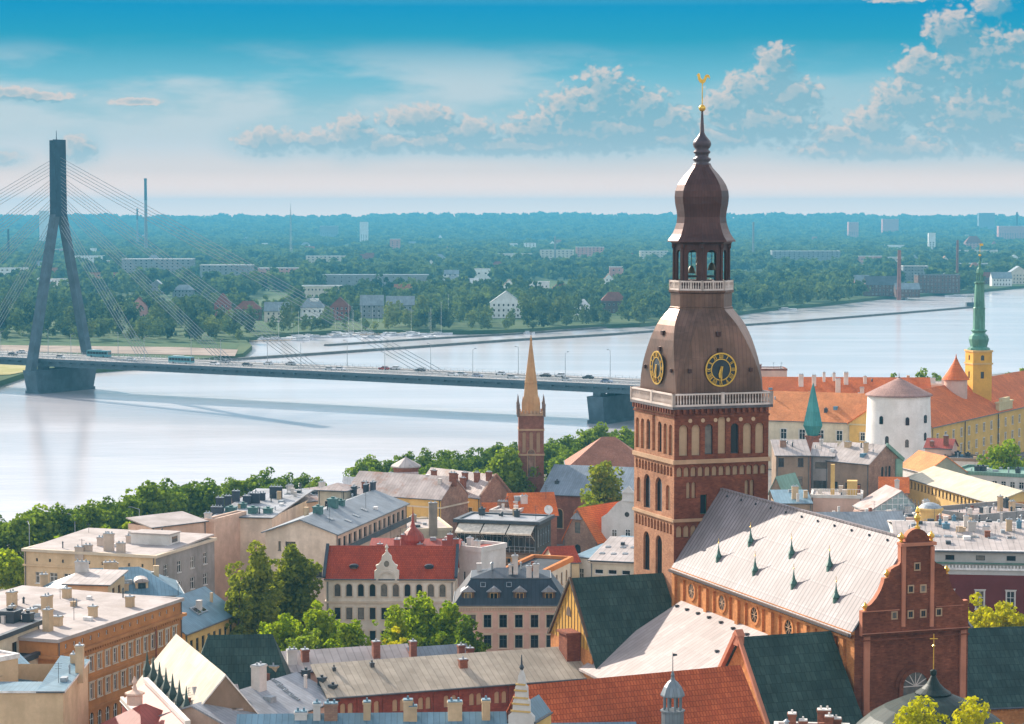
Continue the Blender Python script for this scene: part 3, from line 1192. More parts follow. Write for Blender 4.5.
# scattered small houses and sheds glimpsed through the woods
hr_ = random.Random(5)
for k in range(150):
    v = 234 + 62 * hr_.random() ** 0.8
    u = hr_.uniform(4, 1020)
    if 630 < u < 770 or any(a - 3 < u < b_ + 3 and c_ - 8 < v < d_ + 8 for a, b_, c_, d_ in OPEN):
        continue
    sz = (v - 212) / 2325.0 * (2325.0 / 75.5)
    wpx = hr_.uniform(9, 20) * sz * 1.0
    hpx = hr_.uniform(9, 13) * sz * 1.0
    kind = hr_.choice(['gable', 'hip', 'flat', 'gabley'])
    if hr_.random() < .22:
        kind, wpx, hpx = 'flat', wpx * hr_.uniform(2, 4), hpx * .8
    bb_ = H_(u, u + max(3, wpx), v - hpx, v + 2, hr_.choice(['white', 'white', 'cream', 'pink', 'grey', 'white']), 'pale' if kind == 'flat' else hr_.choice(['grey', 'pale', 'red', 'grey', 'orange']), kind,
             'small house glimpsed among trees in the woods across the river', fl=2)
    bb_.root['group'] = 'houses scattered through the far woods'

BRK_FAR = brick('far_brick', (0.36, 0.15, 0.11), (0.26, 0.10, 0.08))


def stack(u, vt, vb, w, label, mat, top=None, name='factory_chimney', cat='chimney'):
    D = FPX * (HC - FZ) / (vb - 212)
    k = D / FPX
    x, ht = (u - CX) * k, (vb - vt) * k
    r = empty(name, (x, D, FZ), label=label, cat=cat)
    mb = MB()
    cut = 0.72 * ht if top else ht
    mb.tube((0, 0, 0), (0, 0, cut), w * k * 0.62, w * k * 0.5, 14)
    mb.build('shaft', mat, r)
    if top:
        mb = MB()
        mb.tube((0, 0, cut), (0, 0, ht), w * k * 0.5, w * k * 0.45, 14)
        mb.tube((0, 0, ht * 0.985), (0, 0, ht), w * k * 0.55, w * k * 0.55, 14)
        mb.build('chimney_top', top, r)


stack(146.5, 178.5, 256, 2.9, 'tall slim power station chimney with a dark banded top', FW['grey'], FW['dark'])
stack(138, 208.5, 248, 1.8, 'short thin chimney just left of the tall power station chimney', FW['grey'], FW['dark'])
stack(899, 250, 300, 3.4, 'brick factory chimney beside the dark mill', BRK_FAR)
stack(957, 240, 285, 2.2, 'faint brick chimney behind the long dark factory', BRK_FAR)
stack(753, 222, 262, 1.8, 'thin grey chimney right of the church tower lantern', FW['grey'])
stack(555, 236, 262, 1.6, 'thin pale chimney in the middle distance', FW['grey'])
stack(9, 229, 262, 2.0, 'dark short chimney left of the bridge pylon', FW['dark'])
stack(1016, 212, 240, 1.8, 'dark thin chimney at the right edge of the skyline', FW['dark'])
# lattice mast
D = 3600.0
x = (291 - CX) * D / FPX
mr = empty('radio_mast', (x, D, FZ), label='thin lattice radio mast rising above the skyline', cat='mast')
mb = MB()
hh = HC + (212 - 203.5) * D / FPX - FZ
for a in range(3):
    t = a * 2.094
    mb.tube((2.4 * math.cos(t), 2.4 * math.sin(t), 0), (0.7 * math.cos(t), 0.7 * math.sin(t), hh - 12), 0.3, 0.22, 5)
for k in range(22):
    z0, z1 = k * (hh - 12) / 22, (k + 1) * (hh - 12) / 22
    r0, r1 = 2.4 - 1.7 * k / 22, 2.4 - 1.7 * (k + 1) / 22
    for a in range(3):
        t, t2 = a * 2.094, (a + 1) * 2.094
        mb.bar((r0 * math.cos(t), r0 * math.sin(t), z0), (r1 * math.cos(t2), r1 * math.sin(t2), z1), 0.2, 0.2)
mb.build('lattice', GREYM, mr)
mb = MB()
mb.tube((0, 0, hh - 12), (0, 0, hh), 0.6, 0.15, 6)
mb.build('antenna', GREYM, mr)

# ------------------------------------------------------------------ the marina
HULL = plain('hull_white', (0.72, 0.72, 0.72), 0.4)
DECKW = plain('deck_wood', (0.34, 0.24, 0.15), 0.7)


def make_boat(Lb, sail, label, cabin=True):
    r = empty('sailing_boat' if sail else 'motor_boat', (0, 0, 0), label=label, cat='boat')
    w = Lb * 0.16
    mb = MB()
    N = 9
    ring = []
    for k in range(N):
        t = k / (N - 1)
        hw = w * (1 - (2 * t - 0.75) ** 2 * 0.55) if t < 0.6 else w * max(0.02, 1 - ((t - 0.55) / 0.45) ** 2.0)
        ring.append((-Lb / 2 + Lb * t, hw, 0.9 + 0.35 * t ** 2))
    vs, fs = [], []
    for (x, hw, z) in ring:
        vs += [(x, -hw, z), (x, -hw * 0.6, -0.3), (x, hw * 0.6, -0.3), (x, hw, z)]
    for k in range(N - 1):
        for j in range(4):
            a, b_ = k * 4 + j, k * 4 + (j + 1) % 4
            fs.append((a, a + 4, b_ + 4, b_))
    fs += [(0, 1, 2, 3), tuple(4 * (N - 1) + j for j in (3, 2, 1, 0))]
    mb.faces(vs, fs)
    mb.build('hull', HULL, r)
    mb = MB()
    mb.frustum((-Lb * .04, 0), Lb * .2, w * .62, 0.95, (-Lb * .06, 0), Lb * .15, w * .5, 1.9 if not sail else 1.5)
    mb.build('cabin', HULL, r)
    mb = MB()
    mb.frustum((-Lb * .04, 0), Lb * .187, w * .64, 1.25, (-Lb * .06, 0), Lb * .17, w * .58, 1.6 if not sail else 1.4)
    mb.build('window', GLASS, r)
    if sail:
        mb = MB()
        mb.tube((Lb * .06, 0, 0.9), (Lb * .06, 0, Lb * 1.25), 0.09, 0.06, 6)
        mb.tube((Lb * .06, 0, 2.0), (-Lb * .38, 0, 2.1), 0.07, 0.07, 6)
        mb.build('mast', WHITE, r)
    KIDS[r.name] = list(r.children)
    return r


sb = mbt = None
bo = [(272, 333, 0, 11), (281, 335, 0, 9), (292, 332.5, 0, 10), (316, 338, 0, 15), (334, 333, 1, 9), (343, 332, 0, 9), (352, 334, 1, 10), (363, 331.5, 0, 10), (372, 333.5, 1, 11),
      (379, 332, 0, 9), (386, 335, 0, 10), (397, 329, 0, 14), (401, 333, 0, 11), (410, 334, 1, 10), (421, 333, 0, 9), (450, 329.5, 1, 15), (456, 331, 0, 12), (474, 331.5, 0, 8),
      (786, 309.8, 0, 14), (905, 299, 0, 15), (956, 296.5, 0, 16), (528, 334, 0, 7), (262, 340, 0, 8), (300, 341, 0, 9)]
br_ = random.Random(9)
bo += [(br_.uniform(256, 330), br_.uniform(333.5, 341), int(br_.random() < .3), br_.uniform(9, 14)) for _ in range(12)]
bo += [(br_.uniform(335, 470), br_.uniform(334.2, 338), int(br_.random() < .4), br_.uniform(9, 14)) for _ in range(14)]
for i, (u, v, sl, Lb) in enumerate(bo):
    Lb *= 1.25
    D = FPX * HC / (v - 212)
    x = (u - CX) * D / FPX
    near_ = ['by the marina jetty', 'moored close to the marina jetty'][i % 2]
    lab = {0: 'white motor boat', 1: 'white sailing boat with a bare mast'}[sl]
    if u > 700:
        lab = 'white river boat at the far bank ' + {786: 'just right of the church tower', 905: 'in front of the brick works', 956: 'left of the castle spire'}[u]
        o = make_boat(Lb, sl, lab)
    else:
        lab += ' moored at the marina on the far shore'
        o = make_boat(Lb, sl, lab)
        o['group'] = 'sailing boats in the marina' if sl else 'motor boats in the marina'
    o.location = (x, D, 0.05)
    o.rotation_euler = (0, 0, random.choice([0.1, -0.2, 0.25, 3.0, 1.2]))
for i, (a, b_) in enumerate([((250, 341), (292, 340)), ((330, 335.5), (402, 333.2)), ((404, 331.5), (478, 330.5)), ((262, 336), (300, 334.5))]):
    p, q = W(*a, 0.6), W(*b_, 0.6)
    mb = MB()
    mb.bar(p, q, 3.0, 0.5)
    n = int((q - p).length / 8)
    for k in range(n + 1):
        c = p.lerp(q, k / max(1, n))
        mb.tube((c.x, c.y - 1.2, -1), (c.x, c.y - 1.2, 1.8), 0.18, 0.18, 6)
    mb.build('jetty', DECKW, label='wooden floating jetty, %s counted from the bridge side of the marina' % ['first', 'third', 'fourth', 'second'][i], cat='jetty')
# tall lamp posts and flag poles on the far shore
for u, v0, v1 in [(378, 311, 331), (400, 300, 330), (429, 312, 333), (352, 306, 330)]:
    D = FPX * HC / (v1 - 212)
    o_ = (u - CX) * D / FPX
    mb = MB()
    mb.tube((o_, D, 0), (o_, D, (v1 - v0) * D / FPX), 0.14, 0.09, 6)
    mb.build('flag_pole', WHITE, label='slender white pole standing at the marina', cat='pole', group='poles at the marina')

# ------------------------------------------------------------------ water
def water_mat():
    m, t, b = newmat('river_water')
    ov = objv(t)
    v1 = t.vmath('MULTIPLY', ov, (0.05, 0.11, 0.05))
    n1 = t.noise(v1, 1.0, 6, 0.6)
    n2 = t.noise(ov, 0.6, 4, 0.6)
    h = t.math('ADD', t.math('MULTIPLY', n1, 2.0), t.math('MULTIPLY', n2, 0.4))
    pn = t.noise(t.vmath('MULTIPLY', ov, (0.0035, 0.022, 0.01)), 1.0, 5, 0.6, 0.5)
    pf = t.sstep(pn, 0.42, 0.66)
    b.inputs['Base Color'].default_value = (0.56, 0.535, 0.55, 1)
    b.inputs['Specular IOR Level'].default_value = 0.9
    t.set(b.inputs['Roughness'], t.math('MULTIPLY_ADD', pf, 0.03, 0.14))
    b.inputs['IOR'].default_value = 1.33
    nd = t.new('ShaderNodeBump')
    t.set(nd.inputs['Strength'], t.math('MULTIPLY_ADD', pf, 0.03, 0.07))
    nd.inputs['Distance'].default_value = 1.0
    t.set(nd.inputs['Height'], h)
    t.l.new(nd.outputs[0], b.inputs['Normal'])
    return m


mb = MB()
mb.poly([(-9000, -3000, 0), (9000, -3000, 0), (9000, 9600, 0), (-9000, 9600, 0)])
mb.build('river_water', water_mat(), kind='structure')


def ground_mat(name, c1, c2, scale=0.02):
    m, t, b = newmat(name)
    ov = objv(t)
    n = t.noise(ov, scale, 7, 0.65)
    t.set(b.inputs['Base Color'], t.mix(t.sstep(n, 0.38, 0.62), (*c1, 1), (*c2, 1)))
    b.inputs['Roughness'].default_value = 0.95
    b.inputs['Specular IOR Level'].default_value = 0.05
    return m


def outline(pixels, z):
    return [W(u, v, z) for u, v in pixels]


# the far bank: shoreline traced by pixel on the water plane, then out to the low hills
FARZ = 2.5
shore = [W(u, v, 0) for u, v in [(-160, 404), (-60, 392), (0, 386.5), (28, 377), (100, 372.5), (180, 366), (243, 358), (252, 350), (245, 343), (262, 338.5), (300, 336),
                                 (340, 334), (420, 333.5), (470, 334.5), (520, 333), (580, 329), (640, 327), (700, 321), (768, 311),
                                 (820, 306.5), (880, 299.5), (930, 296), (975, 293), (1024, 288), (1120, 280), (1300, 268)]]
pts = [(p.x, p.y) for p in shore]
land = [(-1600, 700)] + pts[:1] + pts[1:] + [(9000, 4200), (9000, 9500), (-9000, 9500), (-9000, 700)]
mb = MB()
mb.prism(land[::-1][::-1], -1.0, FARZ)
farland = mb.build('far_bank_ground', ground_mat('meadow', (0.05, 0.085, 0.03), (0.09, 0.12, 0.05), 0.012), kind='structure')
# tan embankment strip behind the bridge
mb = MB()
q = [W(u, v, FARZ + 0.2) for u, v in [(-80, 352), (40, 352), (150, 354), (235, 356), (238, 349.5), (180, 347), (90, 346), (0, 345), (-80, 345)]]
mb.poly([(p.x, p.y, p.z) for p in q])
mb.build('embankment_path', ground_mat('bare_earth', (0.24, 0.185, 0.15), (0.34, 0.27, 0.22), 0.05), kind='structure')
mb = MB()
q = [W(u, v, FARZ + 0.1) for u, v in [(-80, 345), (0, 345), (90, 346), (180, 347), (236, 349), (240, 344), (120, 338), (0, 338), (-80, 338)]]
mb.poly([(p.x, p.y, p.z) for p in q])
mb.build('lawn', ground_mat('lawn_green', (0.04, 0.08, 0.03), (0.07, 0.11, 0.04), 0.05), kind='structure')
# yellow grass by the pier, left of the pylon
mb = MB()
q = [W(u, v, FARZ + 0.3) for u, v in [(-60, 376), (10, 374.5), (28, 371), (29, 365), (0, 364), (-60, 364)]]
mb.poly([(p.x, p.y, p.z) for p in q])
mb.build('grass_bank', ground_mat('dry_grass', (0.30, 0.27, 0.09), (0.38, 0.33, 0.15), 0.08), kind='structure')

# low wooded hills that close the view
HX = np.linspace(-4200, 4200, 85)
mb = MB()
rows = []
for j, yy in enumerate((6400, 7400, 8300, 8900, 9250, 9450)):
    row = []
    for i, xx in enumerate(HX):
        t = (yy - 6400) / 2850
        hh = 63 + 4 * math.sin(xx / 520 + 0.8) + 2.5 * math.sin(xx / 210 + 2.0) + 1.5 * math.sin(xx / 95)
        row.append((xx, yy, FARZ + 0.2 + (hh - 16) * max(0, min(1, t)) ** 1.6))
    rows.append(row)
for j in range(5):
    for i in range(84):
        mb.poly([rows[j][i], rows[j][i + 1], rows[j + 1][i + 1], rows[j + 1][i]], 0, True)
mb.build('wooded_hills', ground_mat('hill_green', (0.03, 0.055, 0.025), (0.05, 0.08, 0.03), 0.01), kind='structure')


def hill_z(x, y):
    t = (y - 6400) / 2850
    hh = 63 + 4 * np.sin(x / 520 + 0.8) + 2.5 * np.sin(x / 210 + 2.0) + 1.5 * np.sin(x / 95)
    return FARZ + 0.2 + (hh - 16) * np.clip(t, 0, 1) ** 1.6


# the old town ground
mb = MB()
near = [W(u, v, 0) for u, v in [(-300, 585), (0, 559), (220, 524), (350, 506), (420, 492), (520, 471), (600, 456), (700, 436), (800, 410), (1024, 384), (1200, 370)]]
np_ = [(p.x, p.y) for p in near]
mb.prism([(-900, -200), (900, -200), (900, near[-1].y)] + np_[::-1] + [(-900, near[0].y)], -1.0, 6.0)
mb.build('town_ground', ground_mat('cobbles', (0.16, 0.15, 0.14), (0.24, 0.21, 0.18), 0.15), kind='structure')


# ------------------------------------------------------------------ trees
def leaf_cloud(lobes, per, size, seed, squash=0.85, up=0.15):
    """quads spread over the outside of many small leaf clumps"""
    r = np.random.default_rng(seed)
    P, Nn = [], []
    for (cx, cy, cz, rad) in lobes:
        n = max(6, int(per * rad * rad))
        d = r.normal(size=(n, 3))
        d[:, 2] += up
        d /= np.linalg.norm(d, axis=1)[:, None]
        rr = rad * (0.72 + 0.34 * r.random(n))
        p = d * rr[:, None]
        p[:, 2] *= squash
        P.append(p + (cx, cy, cz))
        Nn.append(d + r.normal(size=(n, 3)) * 0.55)
    P, Nn = np.concatenate(P), np.concatenate(Nn)
    Nn /= np.linalg.norm(Nn, axis=1)[:, None]
    n = len(P)
    a = np.cross(Nn, r.normal(size=(n, 3)))
    a /= np.linalg.norm(a, axis=1)[:, None] + 1e-9
    b = np.cross(Nn, a)
    s = (size * (0.6 + 0.8 * r.random(n)))[:, None] / 2
    a, b = a * s, b * s * (0.6 + 0.4 * r.random(n))[:, None]
    return np.stack([P - a - b, P + a - b, P + a + b, P - a + b], 1)


def quads_mesh(name, Q, mat):
    n = len(Q)
    me = bpy.data.meshes.new(name)
    me.vertices.add(n * 4)
    me.vertices.foreach_set('co', Q.reshape(-1).astype(np.float32))
    me.loops.add(n * 4)
    me.loops.foreach_set('vertex_index', np.arange(n * 4, dtype=np.int32))
    me.polygons.add(n)
    me.polygons.foreach_set('loop_start', np.arange(0, n * 4, 4, dtype=np.int32))
    me.polygons.foreach_set('loop_total', np.full(n, 4, np.int32))
    me.materials.append(mat)
    me.update()
    me.validate()
    return me


def crown_lobes(h, w, base, seed, n=38, lobe=1.0, shape=1.0):
    """lobes for a crown of height h (from base) and width w"""
    r = np.random.default_rng(seed)
    out = []
    while len(out) < n:
        d = r.normal(size=3)
        d /= np.linalg.norm(d)
        k = r.random() ** 0.45
        t = (d[2] * k + 1) / 2
        wid = (1.0 - 0.35 * max(0, t - 0.45) * shape * 1.6) if t > 0.45 else (0.72 + 0.62 * t)
        x, y = d[0] * k * w / 2 * wid * 0.82, d[1] * k * w / 2 * wid * 0.82
        z = base + t * h * 0.92 + 0.05 * h
        rad = lobe * w * (0.10 + 0.10 * r.random()) * (1.0 if t < 0.8 else 0.8)
        out.append((x, y, z, rad))
    # a few offshoots that break the outline
    for i in range(n // 5):
        a = r.random() * 6.28
        t = 0.25 + 0.7 * r.random()
        out.append((math.cos(a) * w * 0.50, math.sin(a) * w * 0.50, base + t * h * 0.9, lobe * w * (0.05 + 0.06 * r.random())))
    return out


def trunk_mb(h, w, base, seed):
    r = random.Random(seed)
    mb = MB()
    r0 = 0.02 * (h + base) + 0.06
    mb.tube((0, 0, 0), (0.1, 0, base * 0.6), r0, r0 * 0.75, 8)
    mb.tube((0.1, 0, base * 0.6), (0.0, 0.1, base + h * 0.35), r0 * 0.75, r0 * 0.45, 8)
    mb.tube((0.0, 0.1, base + h * 0.35), (0.2, 0.0, base + h * 0.75), r0 * 0.45, r0 * 0.12, 6)
    for i in range(7):
        a = i * 0.9 + r.random()
        z0 = base * 0.75 + i * h * 0.07
        L = w * (0.22 + 0.14 * r.random())
        mb.tube((0.05, 0.05, z0), (math.cos(a) * L, math.sin(a) * L, z0 + L * 0.8), r0 * 0.4, r0 * 0.1, 6)
    return mb


LEAF_N = leaf('leaf_linden', (0.075, 0.125, 0.016), (0.25, 0.31, 0.038), 0.45)
LEAF_Y = leaf('leaf_bright', (0.11, 0.19, 0.010), (0.40, 0.44, 0.022), 0.48)
LEAF_G = leaf('leaf_gold', (0.28, 0.29, 0.012), (0.62, 0.52, 0.02), 0.45)
LEAF_O = leaf('leaf_olive', (0.11, 0.14, 0.016), (0.34, 0.34, 0.045), 0.45)
LEAF_D = leaf('leaf_dark', (0.055, 0.10, 0.016), (0.18, 0.235, 0.03), 0.4)
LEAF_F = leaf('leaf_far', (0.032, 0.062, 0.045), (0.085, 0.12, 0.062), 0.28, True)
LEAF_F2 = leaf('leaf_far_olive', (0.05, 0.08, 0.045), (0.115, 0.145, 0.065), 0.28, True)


def make_tree(name, h, w, base, seed, mat, per=26, size=0.42, n=38, lobe=1.0, label=None, group=None, cat='tree', loc=(0, 0, 0), shape=1.0):
    r = empty(name, loc, label=label, cat=cat, group=group)
    Q = leaf_cloud(crown_lobes(h, w, base, seed, n, lobe, shape), per, size, seed + 1)
    cr = link('crown', quads_mesh('crown', Q, mat), r)
    tr = trunk_mb(h, w, base, seed).build('trunk', BARK, r)
    KIDS[r.name] = [cr, tr]
    return r


# ------------------------------------------------------------------ far woods
CLEAR = []       # (x0, x1, y0, y1) boxes kept free of trees


def far_free(x, y):
    u = CX + FPX * x / y
    # water limit at this column
    vs = np.interp(u, [-160, 0, 28, 180, 238, 246, 300, 420, 470, 520, 640, 768, 820, 880, 975, 1024, 1120, 1300],
                   [342, 342, 342, 343, 344, 336, 334, 331, 332.5, 331, 325, 309.5, 305, 298, 291.5, 286.5, 279, 267])
    dmin = FPX * (HC - FARZ) / (vs - 212) + 6
    return y > dmin


sys_pts = []
lod = [[], [], []]


def in_open(x, y):
    u = CX + FPX * x / y
    v = 212 + FPX * (HC - FARZ) / y
    m = np.zeros(len(x), bool)
    for (a, b, c, d) in OPEN:
        m |= (u > a) & (u < b) & (v > c) & (v < d)
    return m


def scatter(y0, y1, step, jit=0.9):
    ys = np.arange(y0, y1, step)
    X, Y = [], []
    for yy in ys:
        hw = yy * 0.225 + 60
        xs = np.arange(-hw, hw, step)
        X.append(xs + (rng.random(len(xs)) - 0.5) * step * jit * 2)
        Y.append(yy + (rng.random(len(xs)) - 0.5) * step * jit * 2)
    return np.concatenate(X), np.concatenate(Y)


def sinfield(x, y):
    return (np.sin(x / 83 + 1.3) * np.sin(y / 140 + 0.4) + np.sin(x / 37 + y / 61) * 0.6 + np.sin(x / 190 - y / 230 + 2) * 0.9)


tx, ty = scatter(1200, 2150, 15)
ok = far_free(tx, ty) & ~in_open(tx, ty) & (sinfield(tx, ty) > -1.0)
tx, ty = tx[ok], ty[ok]
far_variants = []
for k in range(6):
    h, w = [(11, 10), (13, 9), (9, 10), (14, 10), (10, 8), (15, 8)][k]
    lb = crown_lobes(h, w, 1.6, 300 + k, 22, 1.15, 1.0)
    Q = leaf_cloud(lb, 4.5, 1.15, 400 + k)
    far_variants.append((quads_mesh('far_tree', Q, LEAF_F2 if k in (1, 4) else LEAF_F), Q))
vis_v = 212 + FPX * (HC - FARZ) / ty
u_ = CX + FPX * tx / ty
order = np.argsort(ty)
N_IND = 0
rest = []
for i in order:
    if N_IND < 292 and -10 < u_[i] < 1034 and not (625 < u_[i] < 760):
        me, Q = far_variants[int(rng.integers(6))]
        zone = 'broad green tree on the wooded shore beyond the river, among many alike'
        s_ = 0.55 + 0.8 * rng.random() ** 1.5
        o = link('tree', me, None, (tx[i], ty[i], FARZ - 0.2), rng.random() * 6.28, zone, 'tree', 'trees on the far bank of the river')
        o.scale = (s_, s_, s_ * (0.85 + 0.3 * rng.random()))
        N_IND += 1
    else:
        rest.append(i)
rest = np.array(rest)
QS = []


def stamp(xs, ys, zs, variants, smin, smax, keep=1.0):
    for k in range(len(xs)):
        Q = variants[int(rng.integers(len(variants)))]
        if keep < 1.0:
            Q = Q[rng.random(len(Q)) < keep]
        a = rng.random() * 6.28
        c, s = math.cos(a), math.sin(a)
        sc_ = smin + (smax - smin) * rng.random()
        q = Q * sc_
        x = q[..., 0] * c - q[..., 1] * s + xs[k]
        y = q[..., 0] * s + q[..., 1] * c + ys[k]
        QS.append(np.stack([x, y, q[..., 2] + zs[k]], -1).astype(np.float32))


V0 = [leaf_cloud(crown_lobes(h, w, 1.5, 500 + k, 14, 1.35), 2.4, 1.7, 510 + k) for k, (h, w) in enumerate([(11, 10), (13, 9), (9, 11), (14, 10)])]
V1 = [leaf_cloud(crown_lobes(h, w, 1.0, 520 + k, 8, 1.6), 1.0, 2.9, 530 + k) for k, (h, w) in enumerate([(12, 13), (13, 11), (10, 14)])]
V2 = [leaf_cloud(crown_lobes(12, 30, 0.5, 540 + k, 9, 1.1), 0.22, 6.0, 550 + k, 0.45) for k in range(3)]
stamp(tx[rest], ty[rest], np.full(len(rest), FARZ - 0.2), V0, 0.5, 1.45)
tx, ty = scatter(2150, 3600, 19)
ok = ~in_open(tx, ty) & far_free(tx, ty) & (sinfield(tx, ty) > -0.85)
stamp(tx[ok], ty[ok], np.full(ok.sum(), FARZ - 0.2), V1, 0.55, 1.45)
tx, ty = scatter(3600, 6400, 34)
ok = (sinfield(tx / 1.7, ty / 2.5) > -1.1) & ~in_open(tx, ty)
stamp(tx[ok], ty[ok], np.full(ok.sum(), FARZ - 0.5), V2, 0.8, 1.3)
tx, ty = scatter(6400, 9420, 62)
ok = (ty < 9430)
stamp(tx[ok], ty[ok], hill_z(tx[ok], ty[ok]) - 1, V2, 1.2, 2.0, 0.8)
Q = np.concatenate(QS)
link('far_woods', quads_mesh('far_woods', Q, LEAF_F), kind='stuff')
print('far woods quads', len(Q), 'individual', N_IND)

# ------------------------------------------------------------------ breakwaters in the river
STONE = plaster('dam_stone', (0.14, 0.14, 0.13), 0.6)


def dam(name, pix, w, h, label):
    mb = MB()
    P = [W(u, v, 0) for u, v in pix]
    for a, b in zip(P[:-1], P[1:]):
        d = (b - a)
        n = Vector((-d.y, d.x, 0)).normalized() * w / 2
        mb.faces([a - n - Vector((0, 0, 1)), b - n - Vector((0, 0, 1)), b + n - Vector((0, 0, 1)), a + n - Vector((0, 0, 1)),
                  a - n * .5 + Vector((0, 0, h)), b - n * .5 + Vector((0, 0, h)), b + n * .5 + Vector((0, 0, h)), a + n * .5 + Vector((0, 0, h))],
                 [(0, 1, 5, 4), (1, 2, 6, 5), (2, 3, 7, 6), (3, 0, 4, 7), (4, 5, 6, 7)])
    return mb.build(name, STONE, label=label, cat='breakwater')


dam('breakwater', [(225, 361), (300, 356), (400, 349), (512, 341), (600, 336), (660, 331.5), (768, 324.2), (860, 317), (940, 310.5), (972, 307.8)], 6, 1.3,
    'long low dark stone dam running right across the river')
dam('breakwater', [(326, 346), (420, 340), (512, 334.8), (600, 328.5), (680, 321)], 5, 1.1,
    'shorter low dark dam closer to the marina side of the river')
mb = MB()
p = W(971, 307.8, 0)
mb.prism([(p.x - 4, p.y - 3), (p.x + 4, p.y - 3), (p.x + 4, p.y + 3), (p.x - 4, p.y + 3)], 0, 4.5)
mb.tube((p.x + 1, p.y, 4.5), (p.x + 1, p.y, 8), 0.3, 0.2)
mb.build('beacon', DARKM, label='small dark beacon at the tip of the long dam', cat='beacon')

# ------------------------------------------------------------------ the cable-stayed bridge
PC = Vector((-197.0, 1012.0, 0))
BD = Vector((243.0, -152.0, 0)).normalized()
BN = Vector((-BD.y, BD.x, 0))           # across the bridge, away from the camera
BANG = math.atan2(BD.y, BD.x)
br = empty('cable_bridge', PC, BANG, label='long grey cable-stayed road bridge crossing the river', cat='bridge')
STEEL = plain('bridge_steel', (0.045, 0.085, 0.11), 0.6)
CONCB = plaster('pylon_concrete', (0.085, 0.125, 0.155), 0.6)
ASPH = plain('asphalt', (0.07, 0.07, 0.075), 0.85)
RAILM = plain('rail_grey', (0.45, 0.47, 0.48), 0.5)
DZ = 15.0
S0, S1 = -330, 352
mb = MB()
mb.box(S0, -14, DZ - 1.2, S1, 14, DZ - 0.05, 0)
mb.box(S0, -12.5, DZ - 3.4, S1, -8.5, DZ - 1.2, 0)
mb.box(S0, 8.5, DZ - 3.4, S1, 12.5, DZ - 1.2, 0)
mb.box(S0, -3, DZ - 3.4, S1, 3, DZ - 1.2, 0)
for k in range(int(S0), int(S1), 6):
    mb.box(k, -14.4, DZ - 1.8, k + 0.5, -12.5, DZ - 1.2, 0)
mb.build('girder', STEEL, br)
mb = MB()
mb.box(S0, -11, DZ - 0.05, S1, 11, DZ, 0)
for y0 in (-7.3, -3.7, 3.7, 7.3):
    for k in range(int(S0), int(S1), 12):
        mb.poly([(k, y0 - .12, DZ + .006), (k + 5, y0 - .12, DZ + .006), (k + 5, y0 + .12, DZ + .006), (k, y0 + .12, DZ + .006)], 1)
mb.build('roadway', [ASPH, WHITE], br)
for yy in (-14, 11):
    mb = MB()
    mb.box(S0, yy, DZ - 0.05, S1, yy + 3, DZ + 0.15)
    mb.build('footway', plaster('footway_concrete', (0.5, 0.48, 0.46), 0.4), br)
for yy in (-13.9, -11.1, 11.1, 13.9):
    mb = MB()
    hh = 1.15 if abs(yy) > 12 else 0.8
    for z in (0.35, hh) if abs(yy) > 12 else (0.45, hh):
        mb.box(S0, yy - 0.05, DZ + z - 0.06, S1, yy + 0.05, DZ + z)
    for k in range(int(S0), int(S1), 3):
        mb.box(k, yy - .06, DZ, k + .12, yy + .06, DZ + hh)
    mb.build('railing', RAILM, br)
mb = MB()
mb.box(S0, -1.2, DZ - 0.02, S1, 1.2, DZ + 0.25)
mb.build('median', plaster('median_concrete', (0.4, 0.4, 0.4), 0.4), br)


def pier(s, z0, z1, hl, ht):
    mb = MB()
    mb.frustum((s, 0), ht * 0.9, hl * 0.86, z0, (s, 0), ht, hl, z1 - 1.5)
    mb.frustum((s, 0), ht * 1.15, hl * 0.90, z0, (s, 0), ht * 1.15, hl * 0.9, z0 + 3.2)
    for y in (-10.5, 10.5, 0):
        mb.box(s - 1.6, y - 2, z1 - 1.6, s + 1.6, y + 2, z1)
    return mb.build('pier', CONCB, br)


pier(0, -2, DZ - 3.4, 19.5, 3.6)
pier(277, -2, DZ - 3.4, 14, 3.4)
pier(-330 + 60, -2, DZ - 3.4, 13, 3.0)
# the pylon: two raking legs that meet in one tall shaft
mb = MB()
mb.frustum((0, 0), 1.75, 3.5, 76, (0, 0), 1.6, 3.4, 108.0)
mb.box(-1.6, -3.4, 108, -0.4, 3.4, 109.0)
mb.box(0.3, -3.4, 108, 1.6, 3.4, 109.3)
for k in range(11):
    z = 78 + k * 2.8
    mb.box(-1.85, -2.9, z, 1.85, -1.9, z + 0.8)
mb.tube((-0.2, -0.5, 108), (-0.2, -0.5, 113.2), 0.22, 0.1)
mb.build('pylon_shaft', plaster('shaft_cladding', (0.035, 0.065, 0.095), 0.5), br)
mb = MB()
for sgn in (-1, 1):
    mb.frustum((0, sgn * 18.3), 1.7, 1.8, 10, (0, sgn * 2.2), 1.6, 1.5, 77)
mb.build('pylon_legs', CONCB, br)
# stays: bundles of parallel cables fanning from the shaft to the deck centre line
CABLE = plain('cable_steel', (0.24, 0.26, 0.28), 0.5)
for sgn in (-1, 1):
    for gi_, (zt, sa) in enumerate([(101.5, 203), (93.5, 141), (85.5, 98), (78.5, 52)]):
        mb = MB()
        slope = (zt - DZ) / sa
        for c in range(5):
            zz = zt - c * (1.5 if gi_ < 3 else 2.1)
            ss = (zz - DZ) / slope
            mb.tube((sgn * 1.6, 0, zz), (sgn * ss, 0, DZ + 0.2), 0.11, 0.11, 5, caps=False, smooth=False)
        mb.build('cable', CABLE, br)


def bp(s, y=0.0, z=DZ):
    p = PC + BD * s + BN * y
    return Vector((p.x, p.y, z))


